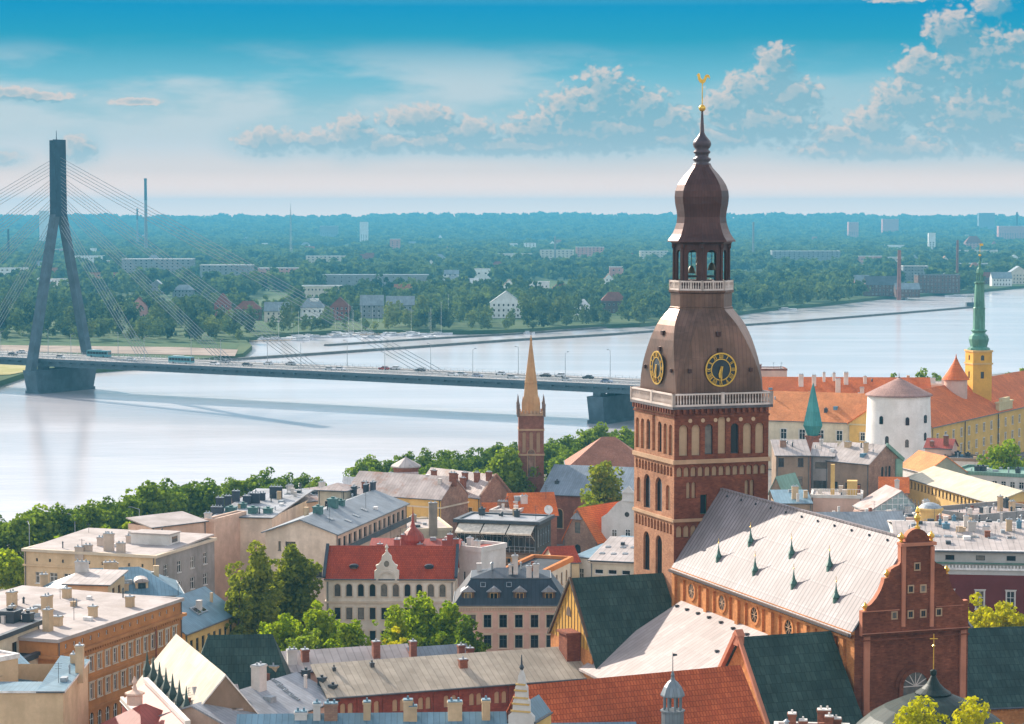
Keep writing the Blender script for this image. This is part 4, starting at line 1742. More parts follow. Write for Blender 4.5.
def u_to_s(u, y=0.0):
    best, bs = 1e9, 0
    for s in np.arange(S0, S1, 0.5):
        p = bp(s, y)
        uu = CX + FPX * p.x / p.y
        if abs(uu - u) < best:
            best, bs = abs(uu - u), s
    return bs


# street lamps on the bridge
def make_lamp(name, h, arm, label, group):
    r = empty(name, (0, 0, 0), label=label, cat='street lamp', group=group)
    mb = MB()
    mb.tube((0, 0, 0), (0, 0, h), 0.14, 0.08, 6)
    mb.tube((0, 0, h), (0, arm, h + 0.4), 0.07, 0.05, 6)
    a = mb.build('post', GREYM, r)
    mb = MB()
    mb.box(-0.16, arm - 0.15, h + 0.3, 0.16, arm + 0.75, h + 0.48)
    b = mb.build('lamp_head', DARKM, r)
    KIDS[r.name] = [a, b]
    return r


lamp0 = None
for k, s in enumerate(range(-270, 345, 41)):
    for side in (-1, 1):
        lab = 'slim grey lamp post along the railing of the cable-stayed bridge'
        if lamp0 is None:
            lamp0 = make_lamp('street_lamp', 10.5, 1.6, lab, 'lamp posts on the bridge')
            o = lamp0
        else:
            o = dup(lamp0, (0, 0, 0))
        o.location = bp(s + (6 if side > 0 else 0), side * 11.6, DZ + 0.15)
        o.rotation_euler = (0, 0, BANG + (0 if side < 0 else math.pi))


# buses and cars on the bridge
def veh_wheels(r, xs, hw, rad):
    for x in xs:
        for y in (-hw, hw):
            mb = MB()
            mb.tube((x, y - 0.12, rad), (x, y + 0.12, rad), rad, rad, 12)
            mb.build('wheel', DARKM, r)


def make_bus(col, label, name='bus'):
    r = empty(name, (0, 0, 0), label=label, cat='bus')
    mb = MB()
    prof = [(-6, 0.35), (6, 0.35), (6.05, 1.2), (5.95, 2.8), (5.7, 3.05), (-5.8, 3.05), (-6, 2.8)]
    mb.vprism(prof, -1.25, 1.25)
    mb.build('body', plain('bus_paint_%d' % int(col[0] * 99), col, 0.35, 0, 0.1), r)
    for y in (-1.28, 1.28):
        mb = MB()
        for k in range(7):
            x = -5.6 + k * 1.62
            mb.box(x, y - 0.015, 1.45, x + 1.45, y + 0.015, 2.5)
        mb.build('window', GLASS, r)
    mb = MB()
    mb.box(6.0, -1.1, 1.3, 6.06, 1.1, 2.7)
    mb.build('windscreen', GLASS, r)
    mb = MB()
    mb.box(-4.0, -0.8, 3.05, 1.0, 0.8, 3.35)
    mb.build('roof', plain('bus_roof', (0.5, 0.6, 0.6), 0.5), r)
    veh_wheels(r, (-3.4, 3.6), 1.15, 0.5)
    return r


for u, y, col, lab in [(98, 6.0, (0.10, 0.30, 0.34), 'teal bus passing behind the bridge pylon'),
                       (181, -8.5, (0.10, 0.26, 0.28), 'dark green bus with a pale roof on the near lane of the bridge')]:
    o = make_bus(col, lab)
    o.location = bp(u_to_s(u, y), y, DZ + 0.02)
    o.rotation_euler = (0, 0, BANG)


def make_car(col, cname, label, group=None):
    r = empty('car', (0, 0, 0), label=label, cat='car', group=group)
    mb = MB()
    prof = [(-2.15, 0.3), (2.15, 0.3), (2.2, 0.65), (2.05, 0.85), (1.0, 0.95), (-1.9, 0.98), (-2.2, 0.85)]
    mb.vprism(prof, -0.88, 0.88)
    a = mb.build('body', plain('car_paint_' + cname, col, 0.3, 0, 0.08), r)
    mb = MB()
    mb.faces([(-1.8, -.8, .96), (1.0, -.8, .94), (1.0, .8, .94), (-1.8, .8, .96), (-1.3, -.62, 1.45), (0.3, -.62, 1.47), (0.3, .62, 1.47), (-1.3, .62, 1.45)],
             [(0, 1, 5, 4), (1, 2, 6, 5), (2, 3, 7, 6), (3, 0, 4, 7)], 1)
    mb.faces([(-1.3, -.62, 1.45), (0.3, -.62, 1.47), (0.3, .62, 1.47), (-1.3, .62, 1.45), (-1.3, -.62, 1.5), (0.3, -.62, 1.52), (0.3, .62, 1.52), (-1.3, .62, 1.5)],
             [(4, 5, 6, 7), (0, 1, 5, 4), (1, 2, 6, 5), (2, 3, 7, 6), (3, 0, 4, 7)], 0)
    b = mb.build('cabin', [MATS['car_paint_' + cname], GLASS], r)
    veh_wheels(r, (-1.35, 1.35), 0.82, 0.33)
    KIDS[r.name] = [x for x in r.children]
    return r


CARC = {'white': (0.75, 0.75, 0.75), 'silver': (0.42, 0.44, 0.46), 'dark': (0.03, 0.035, 0.05), 'red': (0.4, 0.04, 0.03), 'blue': (0.04, 0.10, 0.25)}
protos = {}
cars = [(130, -5, 'white'), (214, -9, 'white'), (224, 5, 'silver'), (247, -5, 'dark'), (268, 5, 'white'), (290, 9, 'silver'), (330, -9, 'silver'), (340, -5.5, 'white'), (384, 5.5, 'red'),
        (395, 9, 'white'), (452, -9, 'white'), (462, -5.5, 'silver'), (478, -9, 'blue'), (420, 5.5, 'dark'), (500, 5, 'white'), (512, -9, 'silver'), (546, 5.5, 'dark'), (567, -9, 'silver'),
        (560, 9, 'white'), (588, 5.2, 'dark'), (607, -8.5, 'blue'), (60, -9, 'silver'), (20, 9, 'white'), (12, -5, 'dark')]
for u, y, c in cars:
    lab = {'white': 'white car', 'silver': 'silver grey car', 'dark': 'dark car', 'red': 'red car', 'blue': 'blue car'}[c] + ' driving across the cable-stayed bridge'
    o = make_car(CARC[c], c, lab, 'cars on the bridge') if c not in protos else dup(protos[c], (0, 0, 0))
    protos.setdefault(c, o)
    o.location = bp(u_to_s(u, y), y, DZ + 0.02)
    o.rotation_euler = (0, 0, BANG + (math.pi if y > 0 else 0))

# ------------------------------------------------------------------ the cathedral
BR_SUN = brick('church_brick_sunlit', (0.56, 0.265, 0.14), (0.40, 0.165, 0.08), (0.42, 0.25, 0.16))  # sunlit copy of the tower brick, brighter for the south and west faces
BR_EAST = brick('church_brick_shaded', (0.32, 0.095, 0.045), (0.19, 0.05, 0.026), (0.21, 0.09, 0.05))  # shaded copy of the church brick: shade is put into the colour
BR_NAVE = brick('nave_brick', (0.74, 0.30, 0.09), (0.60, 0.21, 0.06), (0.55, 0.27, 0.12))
NICHE = plaster('niche_plaster', (0.62, 0.44, 0.27), 0.5)
STONEB = plaster('band_stone', (0.52, 0.33, 0.20), 0.4)
PINKS = plaster('pilaster_pink', (0.56, 0.22, 0.13), 0.4)
COPPER = seam('copper_sheet', (0.19, 0.105, 0.072), 0.55, 0.7, 0.36, 0.5, rust=(0.20, 0.10, 0.07))
COPPERD = seam('copper_sheet_dark', (0.095, 0.042, 0.034), 0.4, 0.4, 0.38, 0.4)
BALW = plaster('balustrade_white', (0.72, 0.62, 0.55), 0.35)
NAVER = seam('nave_roof_sheet', (0.285, 0.245, 0.248), 0.85, 0.42, 0.6, hor=3.2, ld=0.9)
AISLER = seam('aisle_roof_sheet', (0.37, 0.31, 0.29), 0.9, 0.30, 0.6)
GREENR = tile('green_slate', (0.058, 0.095, 0.076), (0.034, 0.062, 0.050), 0.6, 1.15, 0.75, 0.6)
WOODY = plaster('yellow_boards', (0.62, 0.34, 0.07), 0.35)
VERD = plain('verdigris', (0.055, 0.14, 0.11), 0.6)

XE = Vector((0.335, -0.942, 0)).normalized()
YN = Vector((-XE.y, XE.x, 0))
P0 = Vector((20.75, 296.0, 6.0))
CANG = math.atan2(XE.y, XE.x)
cath = empty('cathedral', P0, CANG, label='brick cathedral with a square clock tower, brown onion domes and long pale nave roof', cat='cathedral')
T = 13.3


def cw(p):
    return P0 + XE * p[0] + YN * p[1] + Vector((0, 0, p[2]))


def cl(w):
    d = Vector(w) - P0
    return Vector((d.dot(XE), d.dot(YN), d.z))


def on_plane(u, v, axis, val):
    """the point of a pixel's sight line on the church plane x=val or y=val"""
    d = ray(u, v)
    C = cl((0, 0, HC))
    dl = Vector((d.dot(XE), d.dot(YN), d.z))
    t = (val - C[axis]) / dl[axis]
    return C + dl * t


TH_ = 47.0
AR = 'arch blind'
tw = Bld('tower_frame', '', cw((-T, 0, 0)), cw((0, 0, 0)), T, 6 + TH_, 6)
bpy.data.objects.remove(tw.root)
tw.root = None


def put_windows(bm_rows, sides, wallmats, depth, parent, name, z0, z1, mat_index):
    mb = MB()
    for side, (p0, p1) in sides.items():
        LL = math.hypot(p1[0] - p0[0], p1[1] - p0[1])
        dx, dy = (p1[0] - p0[0]) / LL, (p1[1] - p0[1]) / LL
        holes = []
        for r in bm_rows.get(side, []):
            for x in r['xs']:
                holes.append((x - r['w'] / 2, x + r['w'] / 2, r['z'], r['z'] + r['h']))
                me = window_mesh(r['w'], r['h'], r.get('style', ''), r.get('frame', WHITE), wallmats[mat_index.get(side, 0)], r.get('trim'), r.get('depth', depth))
                link(r.get('name', 'window'), me, parent, (p0[0] + dx * x, p0[1] + dy * x, r['z']), math.atan2(dy, dx))
        wall_grid(mb, p0, p1, z0, z1, holes, depth, mat_index.get(side, 0))
    return mb.build(name, wallmats, parent)


OPENW = dict(style='arch bare nosill', frame=DARKM)
east_rows = [dict(xs=[1.3, 3.05], w=1.25, h=4.0, z=40.8, style=AR, frame=NICHE, name='niche'), dict(xs=[10.3, 12.05], w=1.25, h=4.0, z=40.8, style=AR, frame=NICHE, name='niche'),
             dict(xs=[4.85, 8.5], w=1.15, h=3.9, z=40.9, **OPENW), dict(xs=[6.7], w=1.15, h=4.9, z=40.9, style=AR, frame=NICHE, name='niche'),
             dict(xs=[0.75 + 0.985 * k for k in range(13)], w=0.80, h=1.25, z=38.1, style=AR, frame=NICHE, name='niche'),
             dict(xs=[2.0, 2.75, 10.25, 11.0], w=0.58, h=2.1, z=35.3, style=AR, frame=NICHE, name='niche'),
             dict(xs=[4.15], w=0.95, h=2.5, z=33.2, style='bare nosill', frame=plain('door_green', (0.02, 0.10, 0.06), 0.6)),
             dict(xs=[0.75, 1.75, 2.75], w=0.85, h=1.5, z=30.3, style=AR, frame=NICHE, name='niche')]
south_rows = [dict(xs=[1.1, 2.85, 10.4, 12.1], w=1.2, h=4.0, z=40.8, style=AR, frame=NICHE, name='niche'), dict(xs=[6.65], w=1.1, h=4.9, z=40.9, style=AR, frame=NICHE, name='niche'),
              dict(xs=[4.75, 8.55], w=1.2, h=4.0, z=40.9, **OPENW),
              dict(xs=[0.9 + 1.04 * k for k in range(12)], w=0.78, h=1.25, z=38.1, style=AR, frame=NICHE, name='niche'),
              dict(xs=[1.6, 11.3], w=1.3, h=3.3, z=33.6, style=AR, frame=NICHE, name='niche'),
              dict(xs=[4.4, 8.3], w=2.2, h=4.5, z=33.1, **OPENW),
              dict(xs=[0.9 + 1.04 * k for k in range(12)], w=0.74, h=1.35, z=30.6, style=AR, frame=NICHE, name='niche'),
              dict(xs=[4.3, 8.4], w=2.1, h=5.2, z=24.8, **OPENW)]
tsides = {'F': ((-T, 0), (0, 0)), 'R': ((0, 0), (0, T)), 'B': ((0, T), (-T, T)), 'L': ((-T, T), (-T, 0))}
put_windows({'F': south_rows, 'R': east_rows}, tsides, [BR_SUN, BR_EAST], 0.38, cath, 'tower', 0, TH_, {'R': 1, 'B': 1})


def tband(z, h, p, mat, name='cornice'):
    mb = MB()
    mb.box(-T - p, -p, z, p, 0.002, z + h)
    mb.box(-T - p, T - .002, z, p, T + p, z + h)
    mb.box(-.002, .002, z, p, T - .002, z + h)
    mb.box(-T - p, .002, z, -T + .002, T - .002, z + h)
    return mb.build(name, mat, cath)


tband(39.75, 0.55, 0.22, STONEB)
tband(32.3, 0.4, 0.2, STONEB)
tband(45.7, 0.25, 0.12, BR_EAST)
# little corbels under the gallery
mb = MB()
for k in range(16):
    s_ = -T + 0.4 + k * 0.833
    mb.box(s_ - .16, -.4, 46.2, s_ + .16, 0, 46.8)
    mb.box(0, T + s_ - .16, 46.2, .4, T + s_ + .16, 46.8)
mb.build('corbel_frieze', BR_EAST, cath)
# round plaster dots above the niches of the east face
for k in range(6):
    mb = MB()
    yy = 2.2 + k * 1.78
    mb.tube((0.001, yy, 45.3), (0.05, yy, 45.3), 0.27, 0.27, 12, smooth=False)
    mb.build('roundel', NICHE, cath)
# gallery
mb = MB()
e = 0.42
mb.box(-T - e, -e, 46.8, e, T + e, 47.15)
mb.build('gallery_floor', plain('gallery_lead', (0.10, 0.08, 0.08), 0.6), cath)


def balustrade(p0, p1, z, h, n, parent, mat, name='balustrade', th=0.16):
    mb = MB()
    a, b = Vector((p0[0], p0[1], 0)), Vector((p1[0], p1[1], 0))
    up = Vector((0, 0, 1))
    mb.bar(a + up * (z + 0.12), b + up * (z + 0.12), th * 2, 0.24)
    mb.bar(a + up * (z + h - 0.1), b + up * (z + h - 0.1), th * 2, 0.2)
    L = (b - a).length
    for k in range(n):
        c = a.lerp(b, (k + 0.5) / n)
        mb.lathe([(0.055, z + 0.2), (0.10, z + 0.35 * h), (0.05, z + 0.62 * h), (0.085, z + h - 0.2)], 6, (c.x, c.y))
    for t in (0, 0.5, 1):
        c = a.lerp(b, t)
        mb.box(c.x - th * 1.2, c.y - th * 1.2, z, c.x + th * 1.2, c.y + th * 1.2, z + h + 0.06)
    return mb.build(name, mat, parent)


GB = 0.24
gz, gh = 47.15, 1.65
for a_, b_ in (((-T - GB, -GB), (GB, -GB)), ((GB, -GB), (GB, T + GB)), ((GB, T + GB), (-T - GB, T + GB)), ((-T - GB, T + GB), (-T - GB, -GB))):
    balustrade(a_, b_, gz, gh, 34, cath, BALW)

# the big copper dome: a square at its foot, an eight-sided drum at its head
cx0, cy0 = -T / 2, T / 2


def chamf(h, c):
    k = h * c
    return [(cx0 - h + k, cy0 - h), (cx0 + h - k, cy0 - h), (cx0 + h, cy0 - h + k), (cx0 + h, cy0 + h - k),
            (cx0 + h - k, cy0 + h), (cx0 - h + k, cy0 + h), (cx0 - h, cy0 + h - k), (cx0 - h, cy0 - h + k)]


prof = [(47.15, 6.05, .015), (48.4, 6.12, .02), (50.5, 6.12, .07), (52.0, 6.05, .13), (53.2, 5.93, .19), (54.3, 5.78, .25), (55.4, 5.58, .31), (56.4, 5.33, .37), (57.3, 5.03, .42), (58.0, 4.7, .47),
        (58.6, 4.35, .52), (59.1, 4.02, .56), (59.4, 3.82, .586)]
mb = MB()
vs = []
for (z, h, c) in prof:
    vs += [(x, y, z) for x, y in chamf(h, c)]
fs = []
for j in range(len(prof) - 1):
    for k in range(8):
        fs.append((j * 8 + k, j * 8 + (k + 1) % 8, j * 8 + 8 + (k + 1) % 8, j * 8 + 8 + k))
mb.faces(vs, fs)
dome = mb.build('dome', COPPER, cath)
mb = MB()
for (z, dy) in ((56.3, 0.0), (54.2, 0.0)):
    hh_ = np.interp(z, [p[0] for p in prof], [p[1] for p in prof])
    mb.box(cx0 + hh_ - .3, cy0 - .3, z - .3, cx0 + hh_ + .28, cy0 + .3, z + .3)
    mb.box(cx0 - .3, cy0 - hh_ - .28, z - .3, cx0 + .3, cy0 - hh_ + .3, z + .3)
for dy in (-4.3, 4.3):
    mb.box(cx0 + 5.9, cy0 + dy - .22, 51.4, cx0 + 6.3, cy0 + dy + .22, 51.9)
    mb.box(cx0 + dy - .22, cy0 - 6.3, 51.4, cx0 + dy + .22, cy0 - 5.9, 51.9)
mb.build('dome_hatch', COPPERD, dome)


# clocks with gilded roman numerals
def clock(loc, rz):
    c = empty('clock', loc, rz)
    c.parent = cath
    mb = MB()
    mb.lathe([(2.15, 0), (2.15, 0.1)], 40)
    mb.v = [(x, -z, y) for (x, y, z) in mb.v]
    mb.build('dial', plain('dial_dark', (0.015, 0.022, 0.03), 0.5), c)
    for ro, ri in ((2.2, 2.02), (1.42, 1.30)):
        mb = MB()
        for k in range(40):
            a, b_ = 2 * math.pi * k / 40, 2 * math.pi * (k + 1) / 40
            mb.vprism([(ri * math.cos(a), ri * math.sin(a)), (ro * math.cos(a), ro * math.sin(a)), (ro * math.cos(b_), ro * math.sin(b_)), (ri * math.cos(b_), ri * math.sin(b_))], -0.17, -0.1)
        mb.build('ring', GOLD, c)
    mb = MB()
    NUM = ['XII', 'I', 'II', 'III', 'IIII', 'V', 'VI', 'VII', 'VIII', 'IX', 'X', 'XI']
    wd = {'I': 0.16, 'V': 0.3, 'X': 0.3}
    for i, s_ in enumerate(NUM):
        a = math.pi / 2 - i * math.pi / 6
        rad, tan = Vector((math.cos(a), 0, math.sin(a))), Vector((math.sin(a), 0, -math.cos(a)))
        tot = sum(wd[q] for q in s_)
        x = -tot / 2
        for q in s_:
            c0 = x + wd[q] / 2
            y_ = Vector((0, -0.15, 0))
            A = lambda dx, r: rad * r + tan * (c0 + dx) + y_
            if q == 'I':
                mb.bar(A(0, 1.47), A(0, 1.97), 0.10, 0.07)
            elif q == 'V':
                mb.bar(A(-.1, 1.97), A(0, 1.47), 0.10, 0.07)
                mb.bar(A(.1, 1.97), A(0, 1.47), 0.07, 0.06)
            else:
                mb.bar(A(-.1, 1.97), A(.1, 1.47), 0.10, 0.07)
                mb.bar(A(.1, 1.97), A(-.1, 1.47), 0.07, 0.06)
            x += wd[q]
    mb.build('numerals', GOLD, c)
    for ang, L_, w_ in ((-90 - 14, 1.15, 0.30), (-90, 1.75, 0.16)):
        a = R(ang)
        dr, tn = Vector((math.cos(a), 0, math.sin(a))), Vector((-math.sin(a), 0, math.cos(a)))
        mb = MB()
        q = [dr * -0.45 + tn * w_ * .5, dr * -0.45 - tn * w_ * .5, dr * L_ * .6 - tn * w_ * .8, dr * L_, dr * L_ * .6 + tn * w_ * .8]
        mb.vprism([(k.x, k.z) for k in q], -0.28, -0.2)
        mb.build('hand', GOLD, c)


clock((cx0, cy0 - 6.17, 51.75), 0)
clock((cx0 + 6.17, cy0, 51.75), math.pi / 2)

# drum, lantern and its balustrade
C8 = 1 / math.cos(math.pi / 8)


def oct_ring(ap):
    return [(cx0 + ap * C8 * math.cos(math.pi / 8 + k * math.pi / 4), cy0 + ap * C8 * math.sin(math.pi / 8 + k * math.pi / 4)) for k in range(8)]


mb = MB()
mb.lathe([(3.82 * C8, 59.3), (3.82 * C8, 59.6), (3.7 * C8, 59.7), (3.7 * C8, 61.4), (3.95 * C8, 61.6), (3.95 * C8, 61.85)], 8, (cx0, cy0), math.pi / 8)
mb.build('drum', COPPER, cath)
ring8 = oct_ring(3.75)
for k in range(8):
    balustrade(ring8[k], ring8[(k + 1) % 8], 61.85, 1.25, 9, cath, BALW, th=0.1)
lr = oct_ring(3.25)
osides = {k: (lr[k], lr[(k + 1) % 8]) for k in range(8)}
LL8 = math.hypot(lr[1][0] - lr[0][0], lr[1][1] - lr[0][1])
put_windows({k: [dict(xs=[LL8 / 2], w=1.35, h=4.1, z=63.0, style='arch open', name='arch')] for k in range(8)}, osides, [COPPERD], 0.3, cath, 'lantern', 61.85, 68.3, {})
mb = MB()
for (x, y) in oct_ring(3.32):
    mb.lathe([(0.3, 61.85), (0.3, 62.3), (0.2, 62.4), (0.17, 67.2), (0.3, 67.4), (0.32, 67.9)], 8, (x, y))
mb.build('column', COPPERD, cath)
mb = MB()
mb.lathe([(3.45 * C8, 67.8), (3.75 * C8, 68.1), (3.9 * C8, 68.3), (3.9 * C8, 68.5)], 8, (cx0, cy0), math.pi / 8)
mb.build('lantern_cornice', COPPERD, cath)
# bells hung inside the lantern
for (bx, by, bz) in ((-1.2, 0.3, 65.4), (1.1, -0.6, 65.2), (0.2, 1.4, 64.4), (-0.3, -1.3, 64.0)):
    mb = MB()
    mb.lathe([(0.62, bz), (0.5, bz + .25), (0.36, bz + .7), (0.2, bz + .95), (0.05, bz + 1.0)], 12, (cx0 + bx, cy0 + by), smooth=True)
    mb.tube((cx0 + bx, cy0 + by, bz + 1), (cx0 + bx, cy0 + by, 67.4), 0.05)
    mb.build('bell', plain('bronze', (0.12, 0.09, 0.05), 0.4, 0.6), cath)
mb = MB()
for a in (0.4, 1.97):
    mb.bar((cx0 - 3 * math.cos(a), cy0 - 3 * math.sin(a), 66.9), (cx0 + 3 * math.cos(a), cy0 + 3 * math.sin(a), 66.9), 0.3, 0.3)
    mb.bar((cx0 - 3 * math.cos(a), cy0 - 3 * math.sin(a), 63.6), (cx0 + 3 * math.cos(a), cy0 + 3 * math.sin(a), 63.6), 0.25, 0.25)
mb.build('bell_frame', DARKM, cath)
# the onion roof
k_ = 305 / 2325.0


def zy(y):
    return 72.0 + (212 - y) * k_


on = [(241.5, 33), (240, 32.6), (237.5, 30.5), (234, 28.3), (229, 26.2), (223, 24.3), (217, 23.6), (211, 24.2), (204, 25.6), (197, 26.2), (191, 25.6), (185, 23.4), (179.5, 20), (174.5, 16.2), (170.5, 12.6), (167.5, 10), (165, 8.8)]
mb = MB()
mb.lathe([(w * k_ * 1.03, zy(y)) for y, w in on], 8, (cx0, cy0), math.pi / 8)
mb.build('onion_roof', COPPERD, cath)
kn = [(165.2, 8.9), (164, 8.9), (163, 6.6), (160.5, 9.0), (158.8, 9.0), (157.5, 6.6), (154.6, 6.8), (153.4, 8.4), (151.8, 8.4), (150, 6.4), (147.5, 8.4), (144.5, 9.3), (141.5, 8.4), (138.5, 5.8), (136, 3.8), (133, 2.3), (112, 1.0)]
mb = MB()
mb.lathe([(w * k_, zy(y)) for y, w in kn], 12, (cx0, cy0), 0, 0, True)
mb.build('spire', plain('spire_copper', (0.07, 0.045, 0.05), 0.4, 0.3), cath)
mb = MB()
mb.lathe([(0.46 * math.sin(math.pi * k / 10) + 0.001, zy(109) - 0.46 * math.cos(math.pi * k / 10)) for k in range(11)], 16, (cx0, cy0), 0, 0, True, False)
mb.tube((cx0, cy0, zy(112)), (cx0, cy0, zy(84)), 0.08, 0.06, 8)
mb.build('gilded_ball', GOLD, cath)
# weathercock, about 1.7 m long
ck = [(-0.62, 1.30), (-0.80, 1.18), (-0.62, 1.08), (-0.56, 0.62), (-0.30, 0.22), (-0.05, 0.10), (0.0, -0.05), (0.10, -0.05), (0.12, 0.12), (0.38, 0.28), (0.50, 0.62), (0.66, 0.92), (0.88, 0.80), (0.92, 0.62), (1.02, 0.86),
      (0.92, 1.16), (0.66, 1.28), (0.40, 1.18), (0.26, 0.86), (0.10, 0.62), (-0.10, 0.68), (-0.26, 0.92), (-0.30, 1.22), (-0.40, 1.42), (-0.56, 1.44)]
mb = MB()
mb.vprism(ck, -0.09, 0.09)
wc = mb.build('weathercock', GOLD, cath)
wc.location = (cx0, cy0, zy(85.5))
wc.rotation_euler = (0, 0, -CANG - 0.3)

# ---- nave
NX, NE, NR = 49.0, 26.7, 36.4
NW = on_plane(967.8, 640, 0, NX).y
print('nave width', NW)
ocx = [5.8, 14.95, 24.1, 33.2, 42.3]
nr_s = [dict(xs=[x + d for x in ocx for d in (-2.35, 2.35)], w=1.0, h=2.9, z=22.6, style=AR, frame=BR_NAVE, name='niche')]
nsides = {'F': ((0.05, 0), (NX, 0)), 'R': ((NX, 0), (NX, NW)), 'B': ((NX, NW), (0.05, NW))}
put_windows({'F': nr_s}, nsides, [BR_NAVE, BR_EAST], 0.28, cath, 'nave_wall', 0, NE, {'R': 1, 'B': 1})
for x in ocx:
    mb = MB()
    for (ro, ri, y0, y1) in ((1.25, 0.92, -0.16, 0.0),):
        for k in range(28):
            a, b_ = 2 * math.pi * k / 28, 2 * math.pi * (k + 1) / 28
            mb.vprism([(x + ri * math.cos(a), 24.3 + ri * math.sin(a)), (x + ro * math.cos(a), 24.3 + ro * math.sin(a)), (x + ro * math.cos(b_), 24.3 + ro * math.sin(b_)), (x + ri * math.cos(b_), 24.3 + ri * math.sin(b_))], y0, y1, 1)
    mb.vprism([(x + .93 * math.cos(2 * math.pi * k / 28), 24.3 + .93 * math.sin(2 * math.pi * k / 28)) for k in range(28)], -0.03, -0.001, 0)
    for k in range(4):
        a = math.pi * k / 4
        d_ = Vector((math.cos(a), 0, math.sin(a))) * 0.92
        mb.bar(Vector((x, -0.08, 24.3)) - d_, Vector((x, -0.08, 24.3)) + d_, 0.05, 0.06, 2)
    mb.build('oculus', [GLASS, BR_NAVE, STONEB], cath)
for x in (0.6, 10.4, 19.5, 28.7, 37.8, 46.6):
    mb = MB()
    mb.box(x - .42, -.34, 0, x + .42, 0.0, 25.5)
    mb.build('pilaster', BR_NAVE, cath)
mb = MB()
mb.box(0.05, -.3, 25.5, NX, 0.0, 25.75)
mb.box(0.05, -.42, 26.2, NX, 0.0, 26.55)
for k in range(96):
    mb.box(0.2 + k * .5, -.3, 25.75, 0.42 + k * .5, 0.0, 26.2)
mb.build('frieze', BR_NAVE, cath)
hrn = NR - NE
nv = Bld('nave_frame', '', cw((0, 0, 0)), cw((NX, 0, 0)), NW, 6 + NE, 6)
bpy.data.objects.remove(nv.root)
nv.root = cath
RY = NW * 0.47
kk = hrn / RY
kk2 = hrn / (NW - RY)
oo = 0.55
nv.roof([[(0.02, -oo, NE - kk * oo + .35), (NX - .02, -oo, NE - kk * oo + .35), (NX - .02, RY, NR), (0.02, RY, NR)],
         [(NX - .02, NW + oo, NE - kk2 * oo + .35), (0.02, NW + oo, NE - kk2 * oo + .35), (0.02, RY, NR), (NX - .02, RY, NR)]], NAVER, 0.3, 'nave_roof', GREYM)
mb = MB()
mb.box(0.1, RY - .2, NR - .12, NX - .1, RY + .2, NR + .1, 0)
for k in range(11):
    mb.box(3 + k * 4.2 - .09, RY - .62, NR - .75, 3 + k * 4.2 + .09, RY - .45, NR - .5, 1)
mb.build('ridge_cap', [NAVER, DARKM], nv.roof_o)
mb = MB()
mb.bar((0.0, -oo - .12, NE - .45), (NX, -oo - .12, NE - .45), .22, .2)
mb.build('gutter', plain('gutter_copper', (0.10, 0.06, 0.045), 0.6), nv.roof_o)
for (u, v) in [(718.6, 560), (750.6, 544.5), (755, 573), (791.5, 556.5), (793.7, 586.5), (829.5, 569), (836, 601)]:
    p = nv.hit(u, v)
    mb = MB()
    mb.lathe([(0.36, p[2] - 1.0), (0.36, p[2] + .2), (0.52, p[2] + .25), (0.22, p[2] + .75), (0.09, p[2] + 1.3), (0.03, p[2] + 1.9)], 6, (p[0], p[1]))
    mb.tube((p[0], p[1], p[2] + 1.8), (p[0], p[1], p[2] + 2.6), 0.035, 0.03, 5, 1)
    mb.lathe([(0.02, p[2] + 1.95), (.1, p[2] + 2.05), (.02, p[2] + 2.15)], 6, (p[0], p[1]), m=1)
    mb.build('ventilation_spirelet', [VERD, GOLD], nv.roof_o)

mb = MB()
mb.poly([(NX - .03, 0, NE - .3), (NX - .03, NW, NE - .3), (NX - .03, RY, NR - .25)])
mb.build('gable_wall', BR_EAST, cath)

# ---- scrolled east gable
gp = [(862.3, 641), (862.3, 611.5), (866.8, 610.8), (867.2, 607), (871.5, 604), (876.5, 598), (880.8, 590.5), (883.6, 583), (884.4, 578.5), (889, 577.6), (889.6, 574), (891, 569.4), (895, 566.8), (899, 565), (900.8, 562)]
gp += [(901, 546), (900, 545.6), (900, 543), (905.8, 541.6)]
gp += [(917.6 - 11.8 * math.cos(a), 541 - 12.2 * math.sin(a)) for a in [math.pi * k / 14 for k in range(1, 14)]]
gp += [(929.5, 540.6), (934.5, 541.4), (934.5, 544), (933.6, 544.4), (934, 560), (936.5, 563), (941, 564.6), (944.5, 566.6), (946, 571), (946, 574.2), (949, 574.2), (949.4, 578.6), (951.6, 586), (956, 593), (961.5, 598.6),
       (963.6, 600.8), (968.3, 600), (968.3, 628), (968.3, 641)]
GX0, GX1 = NX + 0.02, NX + 0.75
pts3 = [on_plane(u, v, 0, GX1) for u, v in gp]
mb = MB()
pts3 = [(p.y, p.z) for p in pts3]
pts3[0] = (pts3[0][0], NE - .6)
pts3[-1] = (pts3[-1][0], NE - .6)
n = len(pts3)
vs = [(GX1, a, b_) for a, b_ in pts3] + [(GX0, a, b_) for a, b_ in pts3]
mb.faces(vs, [tuple(range(n - 1, -1, -1)), tuple(range(n, 2 * n))], 0)
mb.faces(vs, [(k, (k + 1) % n, n + (k + 1) % n, n + k) for k in range(n)], 1)
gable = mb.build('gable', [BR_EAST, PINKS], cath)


def gbox(u0, v0, u1, v1, pr, mat, name, extra=0.0):
    a, b_ = on_plane(u0, v1, 0, GX1), on_plane(u1, v0, 0, GX1)
    mb = MB()
    mb.box(GX1 - extra, a.y, a.z, GX1 + pr, b_.y, b_.z)
    return mb.build(name, mat, gable)


